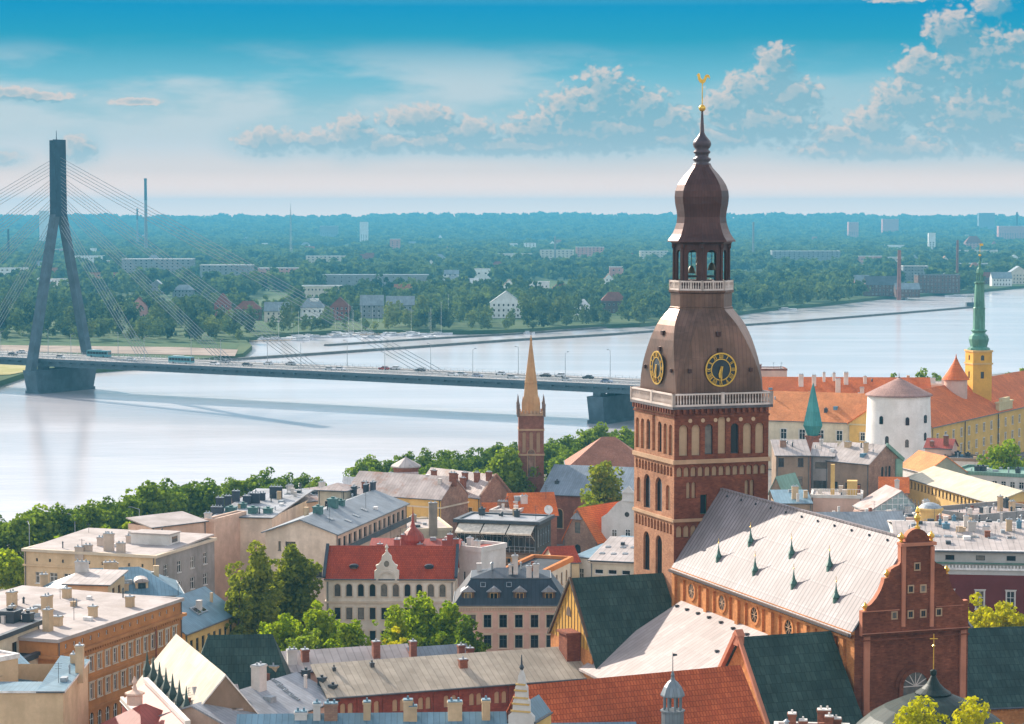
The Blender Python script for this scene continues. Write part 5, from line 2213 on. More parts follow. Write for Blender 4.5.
gbox(900.8, 546, 905.3, 626.5, .22, PINKS, 'pilaster')
gbox(929.3, 546, 933.8, 626.5, .22, PINKS, 'pilaster')
gbox(899.4, 541.4, 935, 546.5, .4, PINKS, 'cornice')
gbox(861, 626.5, 969, 634, .45, PINKS, 'cornice')
gbox(861.5, 634, 968.4, 640.5, .25, BR_EAST, 'cornice')
gbox(862.3, 610, 899, 611.5, .15, PINKS, 'coping')
gbox(936, 605, 963, 606.4, .15, PINKS, 'coping')


def gwin(u, v, w=6.4, h=8.6):
    a, b_ = on_plane(u - w / 2, v + h / 2, 0, GX1), on_plane(u + w / 2, v - h / 2, 0, GX1)
    mb = MB()
    f = 0.13
    x0, x1 = GX1, GX1 + .10
    mb.box(x0, a.y, a.z, x1, a.y + f, b_.z, 1)
    mb.box(x0, b_.y - f, a.z, x1, b_.y, b_.z, 1)
    mb.box(x0, a.y + f, a.z, x1, b_.y - f, a.z + f, 1)
    mb.box(x0, a.y + f, b_.z - f, x1, b_.y - f, b_.z, 1)
    mb.box(x0 + .002, a.y + f, a.z + f, x0 + .02, b_.y - f, b_.z - f, 0)
    mb.box(x0 + .02, (a.y + b_.y) / 2 - .03, a.z + f, x0 + .05, (a.y + b_.y) / 2 + .03, b_.z - f, 2)
    mb.build('window', [GLASS, STONEB, BROWNW], gable)


for u, v in [(917, 566.5), (910.6, 589), (923, 588.5), (894.2, 615.3), (910.4, 614.3), (923, 613.4), (938.6, 612)]:
    gwin(u, v)
# gilded urns
for u, v, big in [(901.3, 541.5, 1), (931.2, 540.2, 1), (886.8, 577.5, 0.9), (946.6, 573.6, .9), (865, 610.5, .9), (917.4, 528.8, 1.9)]:
    p = on_plane(u, v, 0, (GX0 + GX1) / 2)
    mb = MB()
    k = 0.42 * big if big < 1.5 else 0.36
    z = p.z - .05
    if big > 1.5:
        mb.lathe([(.3, z), (.3, z + .3), (.12, z + .4), (.12, z + .8), (.33, z + 1.0), (.36, z + 1.3), (.2, z + 1.6), (.1, z + 1.7), (.26, z + 1.95), (.14, z + 2.3), (.02, z + 2.5)], 10, (p.x, p.y))
    else:
        mb.lathe([(.55 * k, z), (.55 * k, z + .25 * k), (.3 * k, z + .4 * k), (.85 * k, z + 1.0 * k), (.9 * k, z + 1.5 * k), (.5 * k, z + 2.0 * k), (.25 * k, z + 2.2 * k), (.05, z + 2.6 * k)], 10, (p.x, p.y))
    mb.build('urn', GOLD, gable)
# lower east wall: great round-headed window and corner pilasters
EX = NX
c_ = on_plane(915, 686, 0, EX)
rr_ = 1.55
mb = MB()
N_ = 20
ap = [(c_.y + rr_ * math.cos(math.pi * k / N_), c_.z + rr_ * math.sin(math.pi * k / N_)) for k in range(N_ + 1)]
out = [(c_.y - rr_, c_.z - 4.2)] + [(c_.y + rr_, c_.z - 4.2)] + ap
mb.v = []
vsx = [(EX + .03, a, b_) for a, b_ in out]
mb.faces(vsx, [tuple(range(len(out)))], 0)
for k in range(N_):
    t0, t1 = math.pi * k / N_, math.pi * (k + 1) / N_
    for ro, ri, x1 in ((rr_ + .5, rr_, .22), (rr_ + .95, rr_ + .5, .12)):
        q = [(ri, t0), (ro, t0), (ro, t1), (ri, t1)]
        pf = [(EX + x1, c_.y + r_ * math.cos(t), c_.z + r_ * math.sin(t)) for r_, t in q]
        pb = [(EX, p[1], p[2]) for p in pf]
        mb.faces(pf + pb, [(0, 1, 2, 3), (1, 5, 6, 2), (0, 3, 7, 4)], 1)
for sg in (-1, 1):
    mb.box(EX, c_.y + sg * (rr_ + .25) - .25, c_.z - 4.2, EX + .22, c_.y + sg * (rr_ + .25) + .25, c_.z, 1)
for a in (30, 60, 90, 120, 150):
    mb.bar((EX + .06, c_.y, c_.z), (EX + .06, c_.y + rr_ * math.cos(R(a)), c_.z + rr_ * math.sin(R(a))), .07, .09, 2)
mb.bar((EX + .06, c_.y - rr_, c_.z), (EX + .06, c_.y + rr_, c_.z), .07, .1, 2)
mb.build('window', [GLASS, BR_EAST, BALW], cath)
for (u0, u1) in ((862.5, 869), (958.5, 965)):
    a, b_ = on_plane(u0, 716, 0, EX), on_plane(u1, 640, 0, EX)
    mb = MB()
    mb.box(EX, a.y, a.z, EX + .3, b_.y, NE - .55)
    mb.box(EX, a.y - .12, a.z, EX + .42, b_.y + .12, a.z + .6)
    mb.build('pilaster', PINKS, cath)

# ---- the pale aisle roof and the green-roofed annexes on the south side
AX0, AX1, AY = 2.5, 40.0, -14.0
AZ1, AZ0 = 22.6, 14.8
mb = MB()
mb.slab([(AX0, AY, AZ0), (AX1, AY, AZ0), (AX1, -.02, AZ1), (AX0, -.02, AZ1)], .3)
aisle = mb.build('aisle_roof', AISLER, cath)
nv.rp = [[Vector(q) for q in [(AX0, AY, AZ0), (AX1, AY, AZ0), (AX1, -.02, AZ1), (AX0, -.02, AZ1)]]]
mb = MB()
for (u, v) in [(677, 607), (687, 610.5), (698, 614), (709, 618.5), (721, 623.5), (733, 629), (747, 635), (717, 652)]:
    p = nv.hit(u, v)
    mb.box(p[0] - .22, p[1] - .22, p[2] - .05, p[0] + .22, p[1] + .22, p[2] + .22)
mb.build('snow_guard', DARKM, aisle)
mb = MB()
wall_grid(mb, (AX0, AY + .4), (AX1, AY + .4), 0, AZ0 - .1, [], .2)
mb.build('aisle_wall', BR_NAVE, cath)
# west annex with its yellow boarded gable
WX, WHW, WY0 = -3.4, 7.9, -12.8
WR, WE = 25.3, 17.0
mb = MB()
mb.slab([(WX, WY0 - .3, WR), (WX, -.05, WR), (WX - WHW, -.05, WE), (WX - WHW, WY0 - .3, WE)], .25)
WX2, WE2 = WX + 11.2, WR - (WR - WE) / WHW * 11.2
mb.slab([(WX2, WY0 - .3, WE2), (WX2, -.05, WE2), (WX, -.05, WR), (WX, WY0 - .3, WR)], .25)
mb.build('annex_roof', GREENR, cath)
mb = MB()
hw = WHW - .5
wall_grid(mb, (WX - hw, WY0), (WX + hw, WY0), 0, WE, [], .2, 1)
wall_grid(mb, (WX + hw, WY0), (WX + hw, 0), 0, WE, [], .2, 1)
mb.poly([(WX - hw, WY0, WE), (WX + hw, WY0, WE), (WX, WY0, WR - .25)], 0)
mb.build('annex_wall', [WOODY, BR_NAVE], cath)
mb = MB()
mb.vprism([(WX - .8 + .8 * math.cos(math.pi * k / 8), WR - 5 + 1.2 * math.sin(math.pi * k / 8)) for k in range(9)], WY0 - .06, WY0 - .001)
mb.bar((WX - hw - .2, WY0 - .15, WE), (WX, WY0 - .15, WR), .3, .35)
mb.bar((WX + hw + .2, WY0 - .15, WE), (WX, WY0 - .15, WR), .3, .35)
for k in range(13):
    x = WX - hw + 1 + k * 1.1
    zt = WR - .6 - abs(x - WX) * (WR - WE) / hw
    if zt > WE + .3:
        mb.box(x - .05, WY0 - .05, WE, x + .05, WY0 - .001, zt)
mb.build('gable_boards', BROWNW, cath)
mb = MB()
p = cl(W(576, 655, 21))
mb.box(WX + .6, WY0 - 1.9, 6, WX + 3.6, WY0 - .1, WE + 1.6)
mb.box(WX + .4, WY0 - 2.1, WE + 1.6, WX + 3.8, WY0 - .1, WE + 1.9)
mb.build('brick_stair_turret', BR_EAST, cath)
# east chapel with the big green roof
EXR, EHW, EY0 = 44.4, 7.4, -11.6
ER, EE = 25.9, 17.9
mb = MB()
mb.slab([(EXR, EY0, ER), (EXR, -.45, ER), (EXR - EHW, -.45, EE), (EXR - EHW, EY0, EE)], .25)
mb.slab([(EXR + EHW * 1.5, EY0, EE - 4), (EXR + EHW * 1.5, -.45, EE - 4), (EXR, -.45, ER), (EXR, EY0, ER)], .25)
mb.build('chapel_roof', GREENR, cath)
mb = MB()
hw = EHW - .4
wall_grid(mb, (EXR - hw, EY0 + .2), (EXR + hw + 3.4, EY0 + .2), 0, EE - 4, [], .2)
wall_grid(mb, (EXR + hw + 3.4, EY0 + .2), (EXR + hw + 3.4, -.4), 0, EE - 4.2, [], .2)
mb.poly([(EXR - hw, EY0 + .2, EE - 4), (EXR + hw + 3.4, EY0 + .2, EE - 4), (EXR, EY0 + .2, ER - .1), (EXR - hw, EY0 + .2, EE)])
mb.build('chapel_wall', BR_NAVE, cath)
mb = MB()
mb.bar((EXR + .2, EY0 - .25, ER + .25), (EXR + EHW * 1.5, EY0 - .25, EE - 3.75), .4, .35, 0)
mb.bar((EXR - .2, EY0 - .25, ER + .25), (EXR - EHW, EY0 - .25, EE + .25), .55, .5, 0)
mb.box(EXR - .6, EY0 - .45, ER - .9, EXR + .6, EY0 + .3, ER + .2, 0)
mb.vprism([(EXR - .75, ER + .2), (EXR + .75, ER + .2), (EXR, ER + .85)], EY0 - .5, EY0 + .4, 0)
mb.build('gable_coping', [MATS['pilaster_pink']], cath)

# ------------------------------------------------------------------ the old town
P_BEIGE = plaster('plaster_beige', (0.68, 0.49, 0.30), 0.4)
P_CREAM = plaster('plaster_cream', (0.70, 0.60, 0.44), 0.45)
P_PINK = plaster('plaster_pink', (0.68, 0.49, 0.38), 0.45)
P_ROSE = plaster('plaster_rose', (0.66, 0.44, 0.35), 0.35)
P_OCHRE = plaster('plaster_ochre', (0.54, 0.24, 0.085), 0.5)
P_YELL = plaster('plaster_yellow', (0.70, 0.46, 0.17), 0.4)
P_WHITE = plaster('plaster_white', (0.70, 0.66, 0.61), 0.35)
P_GREY = plaster('plaster_grey', (0.33, 0.30, 0.28), 0.55)
P_BROWN = plaster('plaster_brown', (0.34, 0.24, 0.17), 0.6)
P_DRED = plaster('plaster_dark_red', (0.16, 0.035, 0.03), 0.3)
P_STAIN = plaster('plaster_stained', (0.80, 0.66, 0.52), 0.55)
TRIMC = plaster('trim_cream', (0.66, 0.55, 0.42), 0.3)
R_WHITE = seam('roof_pale_sheet', (0.44, 0.38, 0.35), 1.0, 0.4, 0.6)
R_FELT = plaster('roof_pale_felt', (0.46, 0.40, 0.37), 0.45)
R_GREY = seam('roof_grey_sheet', (0.20, 0.225, 0.25), 0.6, 0.4, 0.45)
R_LGREY = seam('roof_light_grey_sheet', (0.33, 0.335, 0.35), 0.6, 0.45, 0.5)
R_BLUE = seam('roof_blue_sheet', (0.15, 0.25, 0.31), 0.6, 0.4, 0.4)
R_DARK = seam('roof_dark_sheet', (0.045, 0.055, 0.07), 0.6, 0.4, 0.42)
R_FELTD = plaster('roof_dark_felt', (0.06, 0.065, 0.075), 0.5)
R_TAN = seam('roof_tan_sheet', (0.44, 0.37, 0.28), 0.8, 0.5, 0.65)
R_RUST = seam('roof_rusty_sheet', (0.44, 0.36, 0.33), 0.7, 0.6, 0.6, rust=(0.30, 0.12, 0.06))
R_ORANGE = tile('tile_orange', (0.85, 0.22, 0.045), (0.72, 0.16, 0.035))
R_ORANGE2 = tile('tile_orange_light', (0.88, 0.33, 0.11), (0.78, 0.26, 0.08))
R_RED = tile('tile_red', (0.50, 0.075, 0.025), (0.38, 0.05, 0.018))
R_REDM = seam('roof_red_sheet', (0.34, 0.07, 0.045), 0.6, 0.4, 0.5)
R_BRICKT = tile('tile_brick_red', (0.60, 0.135, 0.045), (0.46, 0.09, 0.03), 0.35, 0.62)
R_GREENM = seam('roof_green_sheet', (0.20, 0.34, 0.27), 0.7, 0.4, 0.55)
R_CREAM = seam('roof_cream_sheet', (0.56, 0.49, 0.36), 0.7, 0.35, 0.6)
BRK_R = brick('town_brick', (0.38, 0.15, 0.09), (0.28, 0.10, 0.06))
BRK_P = brick('town_brick_pale', (0.46, 0.28, 0.19), (0.36, 0.20, 0.14))
BRK_C = brick('cloister_brick', (0.34, 0.08, 0.045), (0.26, 0.06, 0.035))
DW = dict(frame=DARKM)
BW = dict(frame=BROWNW)


def clutter(b, n, seed, mats=None, big=1.0):
    """small flues, boxes, aerials and pipes that stand about on a roof"""
    rr = random.Random(seed)
    for k in range(n):
        x, y = rr.uniform(.08, .92) * b.L, rr.uniform(.1, .9) * b.W
        z = b.hf(x, y)
        if z is None:
            continue
        t = rr.random()
        mb = MB()
        if t < .35:
            w, h = rr.uniform(.35, .9) * big, rr.uniform(.5, 1.5) * big
            mb.box(x - w / 2, y - w * .4, z - .5, x + w / 2, y + w * .4, z + h)
            mb.box(x - w * .56, y - w * .46, z + h, x + w * .56, y + w * .46, z + h + .12)
            mb.build('chimney', rr.choice(mats or [CHIMW, CHIMB, CHIMC, CHIMW]), b.roof_o)
        elif t < .6:
            r_, h = rr.uniform(.1, .22), rr.uniform(.5, 1.3)
            mb.tube((x, y, z - .3), (x, y, z + h), r_, r_, 8)
            mb.lathe([(r_ * 1.7, z + h), (r_ * .3, z + h + .25)], 8, (x, y))
            mb.build('flue', rr.choice([GREYM, DARKM]), b.roof_o)
        elif t < .8:
            h = rr.uniform(1.6, 3.0)
            mb.tube((x, y, z - .3), (x, y, z + h), .035, .03, 5)
            for q in (.7, .82, .94):
                mb.bar((x - .5 * q, y, z + h * q), (x + .5 * q, y, z + h * q), .03, .03)
            mb.build('antenna', DARKM, b.roof_o)
        else:
            w, l = rr.uniform(.6, 1.3) * big, rr.uniform(.6, 1.6) * big
            mb.box(x - w / 2, y - l / 2, z - .6, x + w / 2, y + l / 2, z + .45)
            mb.build('vent', rr.choice([GREYM, DARKM, WHITE, MATS.get('vent_blue', GREYM)]), b.roof_o)


def w_(n, z, w=1.1, h=1.8, style='', **kw):
    return dict(n=n, z=z, w=w, h=h, style=style, **kw)


# --- dark red roofed mansion with the scrolled front gable
b = fb('mansion', 'cream mansion with a dark red tiled roof and a scrolled gable over its middle', (326, 577), (454, 577.5), 20, 12)
b.walls(plaster('plaster_offwhite', (0.76, 0.69, 0.58), .4), {'F': [w_(10, 10.9, 0.95, 2.0, 'arch bare', m0=.9, m1=.9), w_(10, 7.2, 0.95, 1.9, 'bare', m0=.9, m1=.9), w_(10, 3.4, 0.95, 2.0, 'bare', m0=.9, m1=.9)],
                  'R': [w_(3, 10.9, 1, 1.9)]}, frame=DARKM, trim=TRIMC, gables=b.gx_gables(4.2))
b.gable_x(4.2, R_RED, .3)
b.band(13.3, .4, .25, TRIMC)
b.band(9.8, .35, .22, TRIMC)
cx = b.L * 0.475
mb = MB()
o = [(-1.95, 13.2), (1.95, 13.2), (1.95, 15.0), (1.55, 15.3), (1.75, 15.9), (1.3, 16.1), (.85, 16.7), (.75, 17.4), (.35, 17.8), (0, 18.3), (-.35, 17.8), (-.75, 17.4), (-.85, 16.7), (-1.3, 16.1), (-1.75, 15.9), (-1.55, 15.3), (-1.95, 15.0)]
mb.vprism([(cx + x, z) for x, z in o], -.32, .6, 0)
for k in range(10):
    a, c = math.pi * k / 10, math.pi * (k + 1) / 10
    mb.vprism([(cx + 1.35 * math.cos(a), 13.5 + 1.35 * math.sin(a)), (cx + 1.7 * math.cos(a), 13.5 + 1.7 * math.sin(a)), (cx + 1.7 * math.cos(c), 13.5 + 1.7 * math.sin(c)), (cx + 1.35 * math.cos(c), 13.5 + 1.35 * math.sin(c))], -.5, -.32, 0)
mb.vprism([(cx + .42 * math.cos(a), 16.2 + .5 * math.sin(a)) for a in [math.pi * k / 6 for k in range(12)]], -.36, -.32, 1)
mb.lathe([(.25, 18.2), (.12, 18.5), (.3, 18.8), (.05, 19.3)], 8, (cx, 0.1))
mb.build('front_gable', [MATS['plaster_offwhite'], GLASS], b.root)
b.dormers('F', [b.L * .21, b.L * .8], 14.9, 1.2, .55, R_DARK, R_DARK, 2.0, 1.6)
mb = MB()
mb.bar((-.32, -.3, 14), (-.32, 6, 18.4), .5, .35)
mb.bar((b.L + .32, -.3, 14), (b.L + .32, 6, 18.4), .5, .35)
mb.build('verge', DARKM, b.root)
# the red sheet roofs and onion turret behind it
b = fb('house', 'house with red sheet metal roofs and a red onion dome behind the cream mansion', (370, 550), (457, 551), 22, 9)
b.walls(P_ROSE, {'F': [w_(7, 12.5, 1, 1.7)]}, gables=b.gx_gables(1.4))
b.gable_x(1.4, R_REDM)
clutter(b, 6, 100)
p = b.hit(413, 546) or (7, 3, 17)
mb = MB()
mb.lathe([(1.5, p[2] - 1), (1.5, p[2] + .5), (1.75, p[2] + .6), (1.95, p[2] + 1.1), (1.7, p[2] + 1.9), (1.1, p[2] + 2.6), (.5, p[2] + 3.1), (.28, p[2] + 3.8), (.15, p[2] + 4.8), (.03, p[2] + 6.6)], 12, (p[0], p[1]))
mb.build('onion_dome', R_REDM, b.root)
b.chimneys([(397, 549, 1.6), (404, 548, 2.2), (450, 549, 2.4), (456, 550, 1.8), (445, 548, 1.3), (380, 550, 1.0), (420, 550, 1.0)], plaster('chimney_red', (0.34, 0.10, 0.07), .4), pots=True)
b = fb('house', 'low pale flat roofed house with two tall stone chimneys behind the red onion dome', (378, 531), (452, 529), 17, 16)
b.walls(P_CREAM, {'F': [w_(6, 7.5)]})
b.flat(R_FELT, .3, P_CREAM)
clutter(b, 8, 101)
b.chimneys([(433, 537, 5.2, 1.6), (452, 523, 3.4, 1.5), (395, 527, 1.2), (414, 522, 1.4), (386, 521, 1.2)], plaster('chimney_stone', (0.36, 0.30, 0.24), .7))
# --- pinkish mansard house
b = fb('house', 'rose coloured town house with a dark mansard roof and four arched dormers', (456, 604.5), (566, 604.5), 19, 12)
b.walls(P_ROSE, {'F': [w_(6, 9.5, 1.15, 1.95, 'cap'), w_(6, 6.4, 1.15, 1.95, 'cap'), w_(6, 3.0, 1.15, 2.0)], 'R': [w_(3, 9.5), w_(3, 6.4)]}, frame=DARKM, trim=TRIMC)
b.band(12.5, .3, .35, TRIMC)
mb = MB()
for k in range(40):
    mb.box(.1 + k * .4, -.2, 12.1, .3 + k * .4, -.002, 12.5)
mb.build('frieze', TRIMC, b.root)
b.mansard(3.7, 2.3, 1.0, R_DARK)
clutter(b, 4, 102)
b.dormers('F', [1.8, 5.7, 9.6, 14.0], 13.3, 1.9, 1.55, BROWNW, R_LGREY, 2.4, .35, style='gable', frame=P_YELL)
b.skylights([(483, 586), (509, 586)], .8, .8)
b.chimneys([(515, 574, 2.8, .9), (529, 577, 1.7, .8), (536, 577, 2.0, .9), (511, 574, 1.4, .7)], CHIMW)
# --- white walled neighbour
b = fb('house', 'narrow white walled house between the mansion and the glass terrace house', (457.5, 548), (481, 550.5), 22, 7)
b.walls(P_WHITE, {'F': [dict(xs=[1.4], z=10.3, w=.5, h=1.9, style='bare nosill')]})
b.flat(R_REDM, .5, P_WHITE)
b.chimneys([(461, 547, 1.0), (470, 547, 1.6), (477, 549, 1.4)], P_WHITE)
# --- house with the glazed terrace
b = fb('terrace_house', 'flat roofed house with a glazed rooftop terrace and white awnings', (457, 520), (537, 523), 21, 10)
FRM = plain('frame_ochre', (0.42, 0.22, 0.08), .6)
b.walls(plaster('terrace_dark', (0.08, 0.07, 0.06), .4), {'F': [w_(7, 10.4, 1.75, 2.9, 'nosill', m0=.4, m1=.4)], 'R': [w_(5, 10.3, 1.5, 3.2, 'nosill', m0=.4, m1=.4), w_(5, 6.3, 1.4, 2.6, 'nosill', m0=.4, m1=.4)]}, frame=GREYM)
b.flat(R_LGREY, .25, DARKM, .6)
clutter(b, 6, 103)
mb = MB()
mb.box(-.6, -3.4, 9.5, b.L + .6, -.002, 9.9)
mb.build('terrace_floor', BROWNW, b.root)
mb = MB()
mb.box(-.3, -3.2, 0, b.L + .3, -.01, 9.5)
mb.build('lower_wall', P_BROWN, b.root)
for k in range(8):
    me = window_mesh(1.55, 2.6, '', FRM, P_BROWN, FRM, .22)
    link('window', me, b.root, (1.0 + k * (b.L - 2) / 7, -3.43, 6.2))
mb = MB()
for z in (10.3, 10.95):
    mb.box(-.5, -3.35, z, b.L + .5, -3.3, z + .05)
for k in range(18):
    x = -.5 + k * (b.L + 1) / 17
    mb.box(x - .03, -3.36, 9.9, x + .03, -3.29, 11)
mb.build('railing', GREYM, b.root)
AWN = plain('awning_cloth', (0.66, 0.58, 0.46), .8)
for k in range(3):
    x0 = .5 + k * (b.L - .6) / 3
    x1 = x0 + (b.L - .6) / 3 - .25
    mb = MB()
    mb.slab([(x0, -3.0, 13.3), (x1, -3.0, 13.3), (x1, -.05, 14.6), (x0, -.05, 14.6)], .06)
    mb.box(x0, -3.03, 13.0, x1, -2.98, 13.3)
    mb.bar((x0 + .05, -3, 13.2), (x0 + .05, -.1, 11.6), .06, .06)
    mb.bar((x1 - .05, -3, 13.2), (x1 - .05, -.1, 11.6), .06, .06)
    mb.build('awning', AWN, b.root)
for k in range(5):
    mb = MB()
    x = 1.2 + k * 2.9
    mb.tube((x, -2.2, 9.9), (x, -2.2, 10.62), .05)
    mb.lathe([(.5, 10.62), (.5, 10.67)], 10, (x, -2.2))
    for sx in (-.75, .75):
        mb.box(x + sx - .22, -2.42, 10.3, x + sx + .22, -1.98, 10.36)
        mb.box(x + sx * 1.3 - .03, -2.42, 10.36, x + sx * 1.3 + .03, -1.98, 10.85)
        for qx in (-.18, .18):
            mb.box(x + sx + qx - .03, -2.38, 9.9, x + sx + qx + .03, -2.32, 10.3)
            mb.box(x + sx + qx - .03, -2.08, 9.9, x + sx + qx + .03, -2.02, 10.3)
    mb.build('terrace_seating', BROWNW, b.root)
b.vents([(482, 515, 1.0, 1.3), (517, 517, .9, 1.2)], mat=DARKM)
p = b.hit(549, 515)
if p:
    mb = MB()
    mb.lathe([(.05, 0), (.45, .07), (.75, .22), (.85, .34)], 14)
    mb.v = [(x + p[0], -z + p[1], y + p[2] + 1.3) for x, y, z in mb.v]
    mb.tube((p[0], p[1], p[2]), (p[0], p[1] + .05, p[2] + 1.3), .06)
    mb.build('satellite_dish', WHITE, b.roof_o)
# --- ochre house below it, with the orange cornice
b = fb('house', 'low white house with an orange cornice and orange arched windows', (537, 576), (571, 559.5), 17, 7)
b.walls(P_WHITE, {'F': [w_(6, 7.4, 1.0, 2.2, 'arch bare', frame=FRM), w_(6, 3.6, 1.0, 2.2, 'bare')]}, frame=FRM)
b.flat(R_FELTD, .55, plaster('cornice_orange', (0.55, 0.20, 0.06), .3), .35)
b = fb('house', 'small house with a dark red tiled roof squeezed behind the orange cornice', (556, 562), (579, 561), 16.5, 8)
b.walls(P_CREAM, {}, gables=b.gx_gables(2.2))
b.gable_x(2.2, R_RED)
# --- pale roof with three skylights next to the tower
b = fb('house', 'beige house whose pale roof carries two rows of little skylights beside the clock tower', (590, 559.5), (642, 561.8), 19, 15)
b.walls(P_CREAM, {'F': [w_(3, 10.6, 1.5, .8, 'bare', m0=.4, m1=1.6), w_(3, 7.2, 1.6, 1.7, m0=.4, m1=1.6), w_(3, 3.6, 1.6, 1.7, m0=.4, m1=1.6)], 'L': [w_(3, 7.2)]}, frame=WHITE, gables=b.shed_gables(1.9))
b.shed(1.9, R_WHITE, .3)
clutter(b, 2, 104)
b.skylights([(602, 553.5), (613.5, 554), (625, 554), (608, 547), (623, 547.5), (633, 547.8)], .8, .9)
b.band(12.4, .25, .25, TRIMC)
b = fb('house', 'low house with a light blue sheet roof left of the pale skylight roof', (574, 556), (591, 557.5), 17, 18)
b.walls(P_WHITE, {'F': [dict(xs=[1.5], z=6.5, w=.9, h=2.4)]})
b.shed(1.5, R_BLUE, .2)
# --- white scrolled gable house and its brick neighbour with the orange roof
b = fb('warehouse', 'brick warehouse with hatch doors in its gable and a bright orange tiled roof', (563, 538), (598, 542), 14, 21)
b.walls(BRK_P, {'F': [dict(xs=[b.L * .42], z=5.2, w=1.5, h=1.9, style='arch bare nosill'), dict(xs=[b.L * .42], z=1.8, w=1.5, h=1.9, style='arch bare nosill')]}, frame=BROWNW)
b.gable_y(6.3, R_ORANGE, .25, rx=b.L * .42)
mb = MB()
for g_ in b.gy_gables(6.3, b.L * .42):
    mb.poly(g_)
x0 = b.L * .42
mb.box(x0 - .65, -.03, 9.3, x0 + .65, -.001, 11.4, 1)
mb.vprism([(x0 - 1.1, 12.1), (x0 + 1.1, 12.1), (x0, 13.3)], -.9, 0, 2)
mb.build('gable_wall', [BRK_P, GLASS, R_LGREY], b.root)
o = W(601.5, 545, 13)
o2 = W(641, 548, 13)
b = Bld('gabled_house', 'white house with a curved gable and a round window next to the clock tower', o, o2, 14, 13)
Cd = (o.y + o2.y) / 2


def bl(u, v):
    d = ray(u, v)
    n_ = b.dy
    t = ((b.o - Vector((0, 0, HC))).dot(n_)) / d.dot(n_)
    q = b.loc(Vector((0, 0, HC)) + d * t)
    return (q.x, q.z)


gp = [(601.5, 546), (641, 548.5), (641, 513), (638, 506), (634.5, 501), (634, 492), (631.5, 490.5), (628.5, 486), (625, 489.5), (622.5, 491), (622, 500), (617.5, 502.5), (612, 508), (607, 513.5), (601.5, 517)]
mb = MB()
mb.vprism([bl(*q) for q in gp], 0, .6)
q = bl(627, 514.5)
mb.vprism([(q[0] + .5 * math.cos(k * math.pi / 8), q[1] + .5 * math.sin(k * math.pi / 8)) for k in range(16)], -.03, -.001, 1)
for (u, v) in ((622, 500.5), (622.5, 492)):
    q0, q1 = bl(u, v), bl(634.5, v)
    mb.box(q0[0], -.2, q0[1] - .12, q1[0], 0, q0[1] + .12)
mb.build('gable', [P_WHITE, GLASS], b.root)
b.walls(P_WHITE, {'F': []}, z1=6.5)
for u in (614.5, 628):
    q = bl(u, 537)
    link('window', window_mesh(1.1, 1.5, '', WHITE, P_WHITE, None, .05), b.root, (q[0], -.08, q[1]))
b.h = 7
b.gable_y(8.6, R_ORANGE, -.05, rx=b.L * .62)
# --- Anglican church: nave, tower and spire
b = fb('church', 'dark brick church with a slate grey roof and a sandstone spire on a square tower', (541, 493), (650, 497.5), 17, 21)
b.walls(BRK_R, {'F': [w_(5, 3.5, 1.7, 4.2, 'arch bare nosill', m0=2)]}, frame=DARKM, trim=STONEB, gables=b.gx_gables(5.2))
b.gable_x(5.2, seam('slate_blue_grey', (0.22, 0.26, 0.30), .5, .4, .5), .4)
b.vents([(557, 483, .8, .5)])
SPI = plaster('spire_sandstone', (0.60, 0.34, 0.16), .45)
D = 516.0
k_ = D / FPX
tx_ = (531 - CX) * k_
tz = lambda y: HC + (212 - y) * k_ - 6
tr = empty('tower_base', (0, 0, 0))
rel = b.loc((tx_, D, 6.0))
tr.parent = b.root
bpy.data.objects.remove(tr)
a_ = 5.6
ro = R(20)


def rot2(x, y):
    return (rel.x + x * math.cos(ro) - y * math.sin(ro), rel.y + x * math.sin(ro) + y * math.cos(ro))


hw = a_ / 2
cs = [rot2(-hw, -hw), rot2(hw, -hw), rot2(hw, hw), rot2(-hw, hw)]
tside = {k: (cs[k], cs[(k + 1) % 4]) for k in range(4)}
put_windows({k: [dict(xs=[a_ / 2], w=1.5, h=6.0, z=tz(476), style='arch bare nosill', frame=DARKM, trim=STONEB), dict(xs=[a_ * .22, a_ * .5, a_ * .78], w=.8, h=4.6, z=tz(452), style=AR, frame=STONEB, name='niche')] for k in range(4)},
            tside, [BRK_R], .3, b.root, 'tower', 0, tz(413), {})
mb = MB()
for z0, p_ in ((tz(455), .18), (tz(415), .25), (tz(430), .12)):
    c2 = [rot2(s1 * (hw + p_), s2 * (hw + p_)) for s1, s2 in ((-1, -1), (1, -1), (1, 1), (-1, 1))]
    mb.prism(c2, z0, z0 + .4, bottom=True)
c2 = [rot2(s1 * (hw + .1), s2 * (hw + .1)) for s1, s2 in ((-1, -1), (1, -1), (1, 1), (-1, 1))]
for k in range(4):
    p, q = Vector((*c2[k], 0)), Vector((*c2[(k + 1) % 4], 0))
    for j in range(7):
        m_ = p.lerp(q, (j + .5) / 7)
        mb.box(m_.x - .22, m_.y - .22, tz(413), m_.x + .22, m_.y + .22, tz(410))
mb.build('parapet', STONEB, b.root)
for s1, s2 in ((-1, -1), (1, -1), (1, 1), (-1, 1)):
    c = rot2(s1 * (hw + .05), s2 * (hw + .05))
    mb = MB()
    mb.lathe([(.34, tz(416)), (.34, tz(405)), (.42, tz(404.4)), (.2, tz(402)), (.03, tz(395))], 8, c)
    mb.build('pinnacle', plaster('pinnacle_stone', (0.22, 0.15, 0.12), .5), b.root)
mb = MB()
mb.lathe([(2.05, tz(413)), (1.42, tz(383)), (1.52, tz(382.5)), (1.38, tz(381)), (.22, tz(341)), (.30, tz(340.5)), (.04, tz(334))], 8, (rel.x, rel.y), R(22.5) + ro)
for k in range(4):
    an = ro + k * math.pi / 2
    c = (rel.x + 1.75 * math.cos(an), rel.y + 1.75 * math.sin(an))
    mb.lathe([(.42, tz(413)), (.42, tz(403)), (.03, tz(396))], 4, c, an + math.pi / 4)
